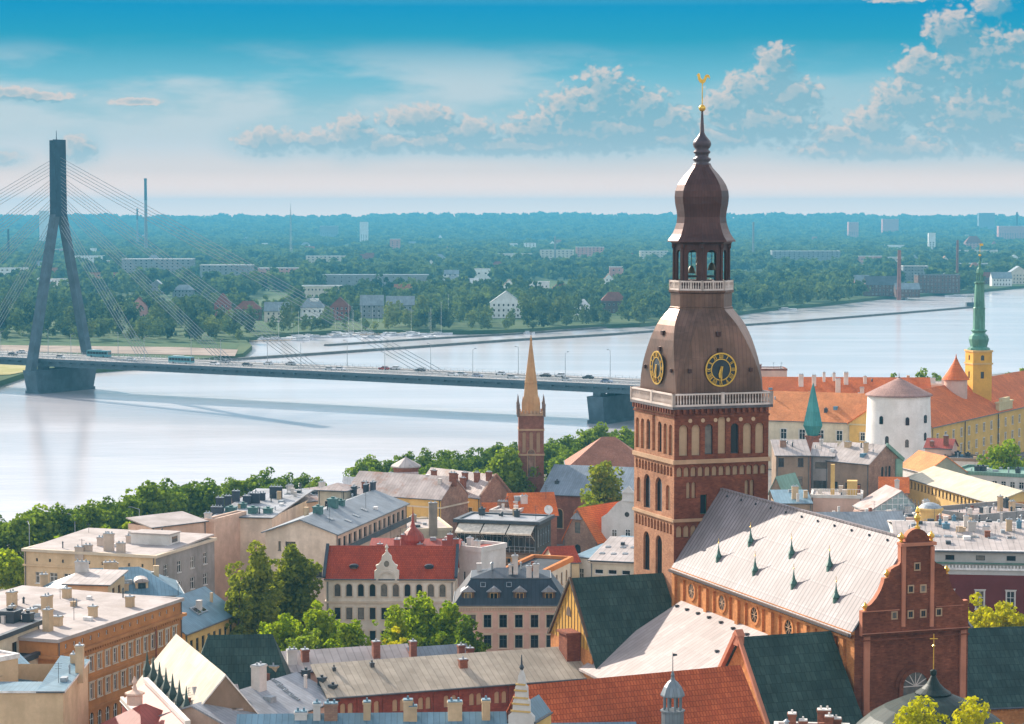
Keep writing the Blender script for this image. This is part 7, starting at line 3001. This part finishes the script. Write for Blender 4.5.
b.chimneys([(972, 531, 1.6, 1.4), (986, 533, 1.2, 1.2), (966, 527, 2.0, .8)], CHIMW)
b.vents([(946, 528, 1.2, .8), (1019, 528, .8, 1.2), (954, 520, .7, 1.0), (940, 525, .5, .9)], mat=plain('vent_blue', (0.10, 0.22, 0.30), .5))
p = b.hit(930, 520)
mb = MB()
mb.lathe([(2.1, p[2] - 1), (2.1, p[2] + 2.0), (2.4, p[2] + 2.05), (2.4, p[2] + 2.4), (2.2, p[2] + 2.5)], 20, (p[0], p[1]), m=0)
mb.lathe([(2.2, p[2] + 2.45), (1.6, p[2] + 3.0), (.8, p[2] + 3.35), (.05, p[2] + 3.5)], 20, (p[0], p[1]), m=1)
mb.build('roof_lantern', [P_YELL, GREYM], b.roof_o)
for u, v, hh in [(978, 530, 3.0), (1000, 527, 3.4), (958, 533, 2.4), (1014, 533, 2.8), (925, 531, 2.2)]:
    p = b.hit(u, v)
    mb = MB()
    mb.tube((p[0], p[1], p[2]), (p[0], p[1], p[2] + hh), .05, .04, 6)
    for z in (.6, .75, .9):
        mb.bar((p[0] - .45, p[1], p[2] + hh * z), (p[0] + .45, p[1], p[2] + hh * z), .04, .04)
    mb.build('antenna', GREYM, b.roof_o)
# --- castle
b = fb('castle', 'long white castle wing with a high orange tiled roof', (752, 418.5), (872, 422.5), 20, 20)
b.walls(P_CREAM, {'F': [w_(6, 8.6, 1.7, 2.8), w_(6, 3.5, 1.7, 2.8)]}, frame=WHITE, trim=P_WHITE, gables=b.gx_gables(7.2))
b.gable_x(7.2, R_ORANGE2, .4)
clutter(b, 4, 123)
b.vents([(826, 412, .9, .9)])
b = fb('castle', 'second castle wing behind, a lower strip of orange roof with white chimneys', (752, 400), (932, 401), 22, 20)
b.walls(P_CREAM, {}, gables=b.gx_gables(6.3))
b.gable_x(6.3, R_ORANGE, .4)
clutter(b, 6, 124)
b.chimneys([(801, 386, 3.4, 1.4), (814, 385, 3.0, 1.2), (838, 393, 4.2, 1.4), (846, 384, 3.4, 1.3), (824, 381, 2.6, .8), (834, 380, 2.2, .8), (865, 383, 2.0, 1.0), (862, 393, 1.6, 1.2)], CHIMW, d=1.0)
b = fb('house', 'pinkish square block at the far left end of the castle roofs', (756, 369.5), (787, 369.5), 26, 10)
b.walls(P_ROSE, {'F': [w_(4, 14, 1.4, 1.8, 'bare')]})
b.flat(R_RUST, .3, CHIMB)
clutter(b, 6, 125)
b = fb('house', 'blue grey roofed block wedged between the castle wing and the pinkish block', (757, 391), (789, 391), 24, 9)
b.walls(P_CREAM)
b.mansard(2.6, 2.0, .8, R_BLUE)
b.chimneys([(771, 388, 2.8, 1.0), (776, 387, 2.6, .9), (786, 389, 2.2, 1.2)], CHIMW)
D = 622.0
k_ = D / FPX
zz = lambda y: HC + (212 - y) * k_ - 6
r = empty('round_tower', ((900 - CX) * k_, D, 6), label='stout white round castle tower with a pinkish conical roof', cat='tower')
mb = MB()
mb.lathe([(8.9, 0), (8.7, zz(436)), (8.35, zz(400)), (8.35, zz(395))], 40, smooth=True, cap=False)
mb.build('wall', plaster('limewash', (0.88, 0.82, 0.76), .25), r)
mb = MB()
mb.lathe([(8.95, zz(395.4)), (8.95, zz(394.6)), (8.7, zz(393.8)), (.35, zz(378)), (.1, zz(376.5)), (.04, zz(373))], 40, smooth=False)
mb.build('roof', tile('tile_pinkish', (0.46, 0.27, 0.22), (0.38, 0.21, 0.17)), r)
for u, v in [(879.3, 418.5), (903.3, 419), (922.3, 417.5), (884.5, 438), (922, 435), (903, 441)]:
    s_ = max(-.98, min(.98, (u - 900) * k_ / 8.4))
    a = math.asin(s_) - math.pi / 2
    mb = MB()
    zc = zz(v)
    mb.vprism([(-.5, zc - 1.0), (.5, zc - 1.0), (.5, zc + .7), (.35, zc + 1.0), (0, zc + 1.15), (-.35, zc + 1.0), (-.5, zc + .7)], -.05, .3)
    w = mb.build('window', GLASS, r)
    w.location = (8.72 * math.cos(a), 8.72 * math.sin(a), 0)
    w.rotation_euler = (0, 0, a + math.pi / 2)
b = fb('castle', 'yellow castle wing with rows of windows and a bright orange roof at the right', (932, 426), (1075, 394), 20, 24)
b.walls(plaster('castle_yellow', (0.72, 0.45, 0.13), .35), {'F': [w_(20, 9.2, 1.3, 2.3), w_(20, 5.0, 1.3, 2.2), w_(20, 1.4, 1.3, 2.0)], 'L': [w_(4, 9, 1.3, 2.2)]}, frame=WHITE, trim=P_WHITE, gables=b.gx_gables(8.0))
b.gable_x(8.0, R_ORANGE, .5)
b.band(13.2, .4, .3, plaster('castle_cornice', (0.62, 0.50, 0.28), .3))
mb = MB()
xa = b.L * .47
mb.box(xa - 6, -.3, 14, xa + 6, .8, 16.2, 0)
mb.box(xa - 6.3, -.5, 16.2, xa + 6.3, 1.0, 16.6, 0)
mb.box(xa - 3.5, -.3, 16.6, xa + 3.5, .7, 17.6, 0)
mb.build('attic', plaster('castle_cornice', (0.62, 0.50, 0.28), .3), b.root)
mb = MB()
for xx in (b.L * .2, b.L * .42, b.L * .62):
    mb.tube((xx, -.25, 0), (xx, -.25, 13.5), .14)
mb.build('drainpipe', DARKM, b.root)
D = 684.0
k_ = D / FPX
zz = lambda y: HC + (212 - y) * k_ - 6
r = empty('castle_tower', ((979.5 - CX) * k_, D, 6), R(12), label='yellow square castle tower with a tall green copper spire', cat='tower')
mb = MB()
hw = 2.95
cs = [(-hw, -hw), (hw, -hw), (hw, hw), (-hw, hw)]
put_windows({k: [dict(xs=[hw], w=1.1, h=1.6, z=zz(360), style='arch bare nosill', frame=DARKM), dict(xs=[hw], w=1.1, h=2.0, z=zz(378), style='bare nosill', frame=DARKM)] for k in range(4)},
            {k: (cs[k], cs[(k + 1) % 4]) for k in range(4)}, [plaster('castle_tower_yellow', (0.72, 0.40, 0.06), .3)], .25, r, 'wall', 0, zz(350), {})
mb = MB()
for y0 in (364, 351.5):
    mb.prism([(-hw - .25, -hw - .25), (hw + .25, -hw - .25), (hw + .25, hw + .25), (-hw - .25, hw + .25)], zz(y0), zz(y0) + .5, bottom=True)
mb.build('cornice', P_YELL, r)
CG = seam('copper_green', (0.12, 0.30, 0.22), .5, .5, .5, rust=(0.05, 0.13, 0.11))
mb = MB()
mb.lathe([(3.3, zz(349.8)), (3.2, zz(348)), (2.4, zz(346.5)), (2.7, zz(343)), (2.95, zz(339)), (2.6, zz(335.5)), (1.9, zz(333.5)), (1.85, zz(332)), (2.3, zz(331)), (2.3, zz(330)), (1.75, zz(329)), (1.7, zz(309)), (1.85, zz(308)), (1.6, zz(307)),
          (1.3, zz(284)), (1.6, zz(283)), (1.6, zz(282)), (.5, zz(281))], 8, rot=R(22.5))
for k in range(8):
    t = k * math.pi / 4
    mb.tube((.9 * math.cos(t), .9 * math.sin(t), zz(282)), (.9 * math.cos(t), .9 * math.sin(t), zz(274)), .16, .14, 6)
mb.lathe([(1.1, zz(274)), (1.2, zz(272.5)), (.9, zz(269)), (.45, zz(267)), (.3, zz(264)), (.5, zz(263)), (.2, zz(260)), (.1, zz(252))], 8)
mb.build('spire', CG, r)
mb = MB()
mb.tube((0, 0, zz(253)), (0, 0, zz(243)), .09, .06, 6)
mb.lathe([(.02, zz(256.5)), (.5, zz(255)), (.02, zz(253.5))], 10, smooth=True)
mb.vprism([(-.1, zz(246)), (1.0, zz(245.5)), (1.0, zz(243.5)), (-.1, zz(243.5))], -.03, .03)
mb.build('weathervane', GOLD, r)
D = 672.0
k_ = D / FPX
zz = lambda y: HC + (212 - y) * k_ - 6
r = empty('round_tower', ((957 - CX) * k_, D, 6), label='small round castle tower with a pointed red tiled cone', cat='tower')
mb = MB()
mb.lathe([(3.3, 0), (3.3, zz(379))], 24, smooth=True)
mb.build('wall', P_ROSE, r)
mb = MB()
mb.lathe([(4.0, zz(379.5)), (3.6, zz(377.5)), (2.3, zz(371)), (1.1, zz(364)), (.25, zz(358)), (.05, zz(354))], 24)
mb.build('roof', R_ORANGE, r)
b = fb('house', 'pale rooftop block with pink chimneys between the round white tower and the red cone', (925, 384), (962, 385), 25, 10)
b.walls(P_ROSE)
b.flat(R_RUST, .3, P_WHITE)
b.chimneys([(932, 383, 1.6, 2.0), (945, 385, 1.6, 2.0), (953, 386, 1.2, 1.4)], CHIMW)
# --- teal spire
D = 566.0
k_ = D / FPX
zz = lambda y: HC + (212 - y) * k_ - 6
r = empty('spire_tower', ((814 - CX) * k_, D, 6), R(38), label='slender turquoise copper spire in front of the long castle wing', cat='spire')
mb = MB()
mb.lathe([(1.2, zz(436.5)), (2.35, zz(426)), (.42, zz(388)), (.05, zz(383))], 4, rot=math.pi / 4)
mb.build('roof', seam('copper_teal', (0.06, 0.26, 0.25), .6, .4, .5), r)
mb = MB()
mb.box(-1.2, -1.2, 0, 1.2, 1.2, zz(436))
mb.box(-1.5, -1.5, zz(437.5), 1.5, 1.5, zz(436))
mb.build('shaft', BRK_R, r)
# --- tenements right of the tower
b = fb('house', 'brown tenement with a white lean-to roof just right of the clock tower', (776, 455), (810, 455), 22, 9)
b.walls(P_BROWN, {'F': [dict(xs=[1.2, 5.7], z=13.3, w=1.3, h=2.0), dict(xs=[1.6, 5.6], z=9, w=1.1, h=2.0), dict(xs=[1.6, 5.6], z=5, w=1.1, h=2.0)]}, frame=DARKM, gables=b.shed_gables(2.6))
b.shed(2.6, R_WHITE, .3)
clutter(b, 5, 126)
b.chimneys([(783, 447, 1.6, 1.4)], BRK_P)
b = fb('house', 'grey tenement with a lower white roof and dark loggia beside the brown tenement', (811, 455.5), (834, 456), 21.6, 8)
b.walls(P_GREY, {'F': [dict(xs=[2.6], z=12.6, w=3.2, h=1.5, style='bare nosill'), dict(xs=[2.6], z=5.6, w=4.0, h=4.2, style='bare nosill')]}, frame=DARKM, gables=b.shed_gables(2.2))
b.shed(2.2, R_WHITE, .25)
clutter(b, 4, 127)
b = fb('house', 'narrow grey house with the smallest white lean-to roof of the tenement row', (834.5, 458), (850, 458.5), 21, 7)
b.walls(P_GREY, {'F': [dict(xs=[1.8], z=12.4, w=2.0, h=1.2, style='bare nosill')]}, frame=DARKM, gables=b.shed_gables(1.6))
b.shed(1.6, R_WHITE, .2)
b = fb('house', 'old house with a pale pink roof and a brick end gable trimmed with green copper', (826, 460), (869, 464), 20.6, 13)
b.walls([P_BROWN, BRK_P], {'F': [w_(3, 8)], 'R': [dict(xs=[5.2, 6.6, 8.0], z=11.0, w=.9, h=2.6, style='arch bare nosill')]}, frame=DARKM, mats={'R': 1})
b.gable_x(3.9, R_WHITE, .15)
clutter(b, 6, 128)
mb = MB()
for g_ in b.gx_gables(3.9):
    mb.poly(g_)
mb.build('gable_wall', BRK_P, b.root)
mb = MB()
mb.bar((b.L + .2, 6.5, 18.6), (b.L + .2, 13.2, 14.6), .5, .8)
mb.box(b.L + .02, 10.2, 8, b.L + .3, 12.8, 15)
mb.build('copper_verge', R_GREENM, b.root)
b.chimneys([(866, 452, 2.2, .9), (848, 447, 1.2, 1.6)], CHIMC)
b = fb('house', 'pink terrace block with a white stair rail and small yellow hut below the tenements', (811, 496), (862, 497), 19.5, 9)
b.walls(P_ROSE, {'F': [w_(4, 8.5, 1.4, 1.4, 'bare'), w_(4, 4.5)]}, frame=WHITE)
b.flat(R_FELT, .3, P_WHITE)
clutter(b, 8, 129)
mb = MB()
mb.box(b.L * .7, 2, 13.5, b.L * .9, 4.5, 16.5)
mb.box(b.L * .38, 1, 13.5, b.L * .46, 2, 20)
mb.build('roof_hut', P_YELL, b.root)
mb = MB()
for k in range(20):
    mb.box(k * b.L / 19.5, -.05, 13.8, k * b.L / 19.5 + .06, .01, 15.0)
mb.box(0, -.06, 15.0, b.L, .02, 15.08)
mb.build('railing', WHITE, b.root)
b = fb('house', 'low house with dark red and grey walls behind the nave ridge', (776, 503), (812, 503), 19, 9)
b.walls(P_BROWN, {'F': [w_(3, 8)]})
b.shed(1.6, R_BLUE, .2)
clutter(b, 4, 130)
b.chimneys([(795, 499, 2.6, 1.3)], CHIMC)
b = fb('house', 'small turquoise copper roofed annex hugging the clock tower', (769, 492), (783, 493), 19, 9)
b.walls(P_BROWN, {}, gables=b.gy_gables(3.4))
b.gable_y(3.4, R_GREENM, .2)
b = fb('house', 'blue grey standing seam roof directly behind the nave ridge', (812, 533), (910, 532), 19, 15)
b.walls(P_CREAM, {}, gables=b.gx_gables(2.9))
b.gable_x(2.9, R_GREY, .3)
clutter(b, 4, 131)
b = fb('house', 'house with a glazed white framed gable roof behind the nave', (869, 511), (921, 510), 18.5, 10)
b.walls(P_WHITE)
b.gable_y(4.0, R_RUST, .25, rx=b.L * .62)
mb = MB()
rx = b.L * .62
mb.poly([(0.3, -.02, 12.5), (b.L - .3, -.02, 12.5), (rx, -.02, 16.3)], 0)
for k in range(1, 9):
    x = .3 + k * (b.L - .6) / 9
    zt = 12.5 + 3.8 * min((x - .3) / (rx - .3), (b.L - .3 - x) / (b.L - .3 - rx))
    mb.box(x - .06, -.1, 12.5, x + .06, -.03, zt, 1)
for z in (12.5, 13.7, 14.9):
    f = (z - 12.5) / 3.8
    mb.box(.3 + f * (rx - .3), -.11, z, b.L - .3 - f * (b.L - .3 - rx), -.03, z + .12, 1)
mb.build('glazed_gable', [plain('glass_pale', (0.34, 0.42, 0.40), .2, 0, .2), WHITE], b.root)
b = fb('house', 'little house with an orange roof between the brick end gable and the glazed gable', (880, 491.5), (908, 492), 17.5, 8)
b.walls(P_ROSE, {}, gables=b.gx_gables(2.8))
b.gable_x(2.8, R_ORANGE)
b.chimneys([(897, 488, 1.6, 1.0), (874, 490, 4.6, 1.2)], CHIMW)
b = fb('house', 'house with a clean orange tiled roof and a grey green gable below the round tower', (899, 466), (926, 472.5), 17, 10.5)
b.walls([P_WHITE, plaster('plaster_grey_green', (0.32, 0.34, 0.28), .4)], {}, mats={'R': 1})
b.gable_x(3.7, R_ORANGE2, .2)
mb = MB()
for g_ in b.gx_gables(3.7):
    mb.poly(g_)
mb.build('gable_wall', plaster('plaster_grey_green', (0.32, 0.34, 0.28), .4), b.root)
b = fb('market_hall', 'long hall with a cream sheet roof and an arcade of small arched windows', (908, 477), (993, 502.5), 17, 13)
b.walls([P_YELL, P_OCHRE], {'F': [w_(22, 8.7, 1.0, 1.6, 'arch bare', frame=BROWNW), w_(22, 4.5, 1.0, 1.8)], 'R': [w_(3, 7)]}, frame=WHITE, mats={'R': 1}, gables=b.gx_gables(2.4))
b.gable_x(2.4, R_CREAM, .4)
b = fb('house', 'building with a pale green flat roof and green parapet beyond the cream hall', (950, 472), (1040, 477), 16.5, 14)
b.walls(P_WHITE, {'F': [w_(9, 7.4, 1.2, 1.6)]})
b.flat(R_GREENM, .5, R_GREENM)
clutter(b, 14, 132)
b.vents([(978, 471, 1.4, 1.2), (983, 471, 1.4, 1.2), (1018, 474, 1.0, 1.4)])
b = fb('house', 'dark flat roof with roof garden clutter in front of the yellow castle wing', (940, 459), (1000, 461), 16, 10)
b.walls(P_WHITE)
b.flat(R_FELTD, .4, P_BROWN)
clutter(b, 12, 133)
b.vents([(958, 455, 1.5, 1.0), (968, 456, 1.2, .8), (947, 455, 1.3, 1.1)])
b = fb('house', 'small house with a dark red roof and pink chimneys by the yellow castle wall', (985, 462), (1012, 463), 17, 8)
b.walls(P_ROSE, {}, gables=b.gx_gables(2))
b.gable_x(2, R_RED)
b.chimneys([(990, 459, 1.6, 1), (1003, 459, 1.8, 1.2)], CHIMW)
b = fb('house', 'red roofed little house standing under the round white tower', (925, 447), (951, 448), 18, 8)
b.walls(P_ROSE, {}, gables=b.gx_gables(2))
b.gable_x(2, R_REDM)
b.chimneys([(946, 445, 2.4, 1.2), (932, 446, 1.2, 1)], CHIMB)
b = fb('house', 'grey house with cluttered pale roofs left of the cream hall', (888, 520), (950, 517), 18.5, 14)
b.walls(P_GREY, {'F': [w_(5, 8)]})
b.flat(R_FELT, .3, P_ROSE)
clutter(b, 18, 134)
b.chimneys([(926, 500, 2.2, 1.2), (908, 512, 1.2, 1.0)], CHIMW)
b.vents([(936, 508, 1.2, 1.2), (918, 513, 1.0, .8)], mat=plain('vent_blue', (0.10, 0.22, 0.30), .5))
b = fb('house', 'curved light grey parapet building with rust streaked roof right of the cream hall', (975, 519), (1050, 512), 18, 14)
b.walls(P_GREY, {'F': [w_(7, 9, 1.3, 1.6)]})
b.flat(R_RUST, .8, P_GREY)
clutter(b, 16, 135)
b.chimneys([(1000, 511, 3.0, .9), (1012, 511, 2.0, 1.2)], CHIMC)
b.vents([(985, 513, 1.6, 1.2), (1006, 508, .8, 2.0)], mat=DARKM)

# ------------------------------------------------------------------ trees of the old town
def tree_at(u, vtop, D, wpx, label, group=None, mat=None, seed=1, zb=6.0, n=38, per=22, size=0.42, lobe=1.0, shape=1.0):
    k = D / FPX
    ztop = HC + (212 - vtop) * k
    h = ztop - zb
    base = h * 0.18
    return make_tree('tree', h - base, wpx * k * 1.12, base, seed, mat or LEAF_N, per * (2.6 if zb == 6.0 and D < 450 else 1.5), size * 1.1, int(n * 1.35), lobe * 1.15, label, group, 'tree', ((u - CX) * k, D, zb), shape)


tree_at(254, 546, 356, 48, 'tall olive green tree, left one of the pair below the stained blank wall', seed=21, mat=LEAF_O, n=52, size=.38, per=26)
tree_at(290, 540, 362, 52, 'tall dark olive tree, right one of the pair below the stained blank wall', seed=22, mat=LEAF_O, n=52, size=.38, per=26)
tree_at(236, 566, 350, 26, 'smaller tree leaning out left of the tall olive pair', seed=23, mat=LEAF_O, n=26, size=.38, per=26)
tree_at(282, 604, 312, 44, 'leafy green tree left of the mansion, in front of the tall pair', seed=24, mat=LEAF_Y, n=44, size=.36, per=28)
tree_at(318, 596, 318, 44, 'slim pointed green tree at the left corner of the mansion', seed=25, mat=LEAF_Y, n=40, size=.36, per=28, shape=1.3)
tree_at(352, 612, 311, 42, 'low green tree in front of the left half of the mansion', seed=26, mat=LEAF_Y, n=36, size=.36, per=28)
tree_at(300, 622, 304, 40, 'low dark green tree just behind the pale pinkish roof', seed=27, mat=LEAF_N, n=36, size=.36, per=28)
tree_at(396, 606, 316, 44, 'bright green tree in front of the middle of the mansion', seed=28, mat=LEAF_Y, n=40, size=.36, per=28)
tree_at(421, 584, 322, 46, 'tallest bright yellow green tree before the right half of the mansion', seed=29, mat=LEAF_Y, n=46, size=.36, per=28)
tree_at(448, 592, 318, 44, 'bright yellow green tree before the right corner of the mansion', seed=30, mat=LEAF_Y, n=42, size=.36, per=28)
tree_at(470, 616, 310, 40, 'low dark green tree beside the rose coloured mansard house', seed=31, mat=LEAF_N, n=36, size=.36, per=28)
tree_at(398, 622, 308, 26, 'small golden yellow tree among the bright green trees', seed=32, mat=LEAF_G, n=24, size=.36, per=28)
tree_at(508, 450, 512, 50, 'round bushy tree left of the brick church tower', seed=33, mat=LEAF_N, n=48, size=.5, per=16)
tree_at(491, 462, 520, 26, 'small round tree between the bushy tree and the striped roof', seed=34, mat=LEAF_N, n=30, size=.5, per=16)
tree_at(604, 453, 474, 46, 'tree with dry brown tinged leaves in front of the church roof', seed=35, mat=LEAF_O, n=44, size=.46, per=18)
tree_at(588, 482, 468, 22, 'low tree left of the brown tinged tree by the church', seed=36, mat=LEAF_N, n=22, size=.46, per=18)
tree_at(978, 586, 316, 44, 'golden green tree beside the dark red building', seed=37, mat=LEAF_G, n=50, shape=.3, size=.34, per=28)
tree_at(1004, 596, 312, 52, 'low spreading golden green tree under the white framed windows', seed=38, mat=LEAF_G, n=56, shape=.3, size=.34, per=28)
tree_at(922, 699, 214, 84, 'yellow treetop in front of the round chapel, left of two', seed=39, mat=LEAF_G, n=70, shape=.1, size=.28, per=36)
tree_at(980, 695, 216, 92, 'yellow treetop in front of the convent wing, right of two', seed=40, mat=LEAF_G, n=76, shape=.1, size=.28, per=36)
tree_at(1008, 441, 560, 44, 'yellow green tree in front of the yellow castle wing', seed=41, mat=LEAF_Y, n=36, size=.5, per=16)
tree_at(8, 552, 428, 44, 'yellowish tree at the left edge beside the big beige block', seed=42, mat=LEAF_Y, n=36, size=.42, per=20)
tree_at(832, 455, 560, 10, 'small potted tree on the terrace by the tenements', seed=43, mat=LEAF_Y, n=14, size=.4, per=20) if False else None
for i, (u, v, D, w) in enumerate([(896, 374, 760, 26), (922, 368, 770, 24), (934, 370, 760, 22), (1012, 372, 770, 34), (1030, 366, 770, 34), (990, 378, 760, 20)]):
    tree_at(u, v, D, w, ORD[i].capitalize() + ' dark tree from the left on the river bank behind the castle' if False else ORD[i] + ' dark tree from the left on the river bank behind the castle', seed=60 + i, n=30, size=.7, per=9)

# the riverside lindens: crowns shared between a few kinds
kinds = []
for k in range(5):
    h, w = [(10.5, 8.5), (11.5, 8), (10, 9), (12, 8.5), (9.5, 8)][k]
    base = 1.8
    Q = leaf_cloud(crown_lobes(h, w, base, 700 + k, 52, 1.15), 22, .5, 710 + k)
    kinds.append((quads_mesh('crown', Q, LEAF_N if k != 3 else LEAF_D), trunk_mb(h, w, base, 720 + k).mesh('trunk', [BARK]), h + base))
rowsd = [('in the front left riverside row', [(u, v, D) for u, v, D in [(-8, 514, 466), (14, 517, 462), (37, 507, 468), (61, 505, 472), (86, 503, 478), (108, 499, 484), (129, 496, 492), (148, 484, 496), (163, 481, 502), (186, 482, 510), (204, 481, 516), (-30, 520, 460)]], LEAF_N),
         ('in the back left riverside row', [(0, 521, 490), (26, 513, 492), (50, 511, 496), (74, 508, 502), (97, 504, 508), (119, 500, 514), (140, 493, 520), (174, 487, 530), (196, 487, 534)], LEAF_D),
         ('in the clump behind the vent covered roof', [(232, 478, 545), (250, 477, 550), (266, 469, 548), (286, 474, 556), (302, 475, 560), (316, 479, 556), (277, 480, 540), (336, 487, 565)], LEAF_N),
         ('in the double riverside row midway along', [(360, 462, 580), (371, 456, 590), (390, 458, 594), (408, 453, 600), (427, 449, 606), (447, 448, 612), (458, 452, 596), (472, 449, 616), (482, 449, 600), (497, 444, 622), (512, 443, 626), (372, 470, 566), (396, 468, 570), (432, 462, 580), (445, 460, 584), (552, 440, 640), (563, 437, 634)],
          LEAF_N),
         ('in the clump behind the brick church tower', [(548, 446, 600), (556, 441, 612), (573, 436, 636), (585, 433, 640), (599, 424, 640), (612, 430, 650), (627, 428, 652), (638, 432, 640), (575, 446, 606), (566, 452, 590)], LEAF_N)]
for ph, lst, mm in rowsd:
    lst.sort()
    for i, (u, v, D) in enumerate(lst):
        k = D / FPX
        h = HC + (212 - v) * k - 5.5
        cm, tm, hk = kinds[int(rng.integers(5))]
        s_ = h / hk
        r = empty('linden_tree', ((u - CX) * k, D, 5.5), rng.random() * 6.28, label='%s green tree from the left %s' % (ORD[i], ph), cat='tree', group='riverside trees')
        r.scale = (s_ * (1.0 + .2 * rng.random()), s_ * (1.0 + .2 * rng.random()), s_)
        link('crown', cm, r)
        link('trunk', tm, r)
for i, (u, v, D, w) in enumerate([(106, 522, 470, 24), (128, 520, 476, 22), (150, 517, 480, 24), (52, 532, 452, 22), (338, 492, 560, 20), (458, 470, 566, 24), (440, 471, 560, 24), (470, 468, 572, 22), (420, 472, 556, 20), (400, 478, 552, 18)]):
    tree_at(u, v, D, w, '%s light yellow green bush from the left below the riverside trees' % ORD[sorted([106, 128, 150, 52, 338, 458, 440, 470, 420, 400]).index(u)], 'light bushes below the riverside trees', LEAF_Y, 80 + i, n=20, size=.5, per=14)
# the quay lamps among the left-hand trees
for i, (u, v) in enumerate([(26, 528), (72, 530), (137, 512)]):
    D = 455 + 12 * i
    o = dup(lamp0, ((u - CX) * D / FPX, D, 6), R(20 + 30 * i), None, 'grey street lamp among the riverside trees, %s from the left' % ORD[i], 'street lamps on the quay')

# ------------------------------------------------------------------ the air
hm = bpy.data.materials.new('haze_air')
hm.use_nodes = True
ht = NT(hm.node_tree)
ht.n.clear()
ho = ht.new('ShaderNodeOutputMaterial')
pv_ = ht.new('ShaderNodeVolumePrincipled')
pv_.inputs['Color'].default_value = HAZE_C
pv_.inputs['Density'].default_value = HAZE_D
pv_.inputs['Anisotropy'].default_value = 0.0
ht.l.new(pv_.outputs[0], ho.inputs['Volume'])
mb = MB()
mb.box(-9500, -3500, -3.0, 9500, 9800, 132.0)
hz = mb.build('haze', hm, kind='stuff')
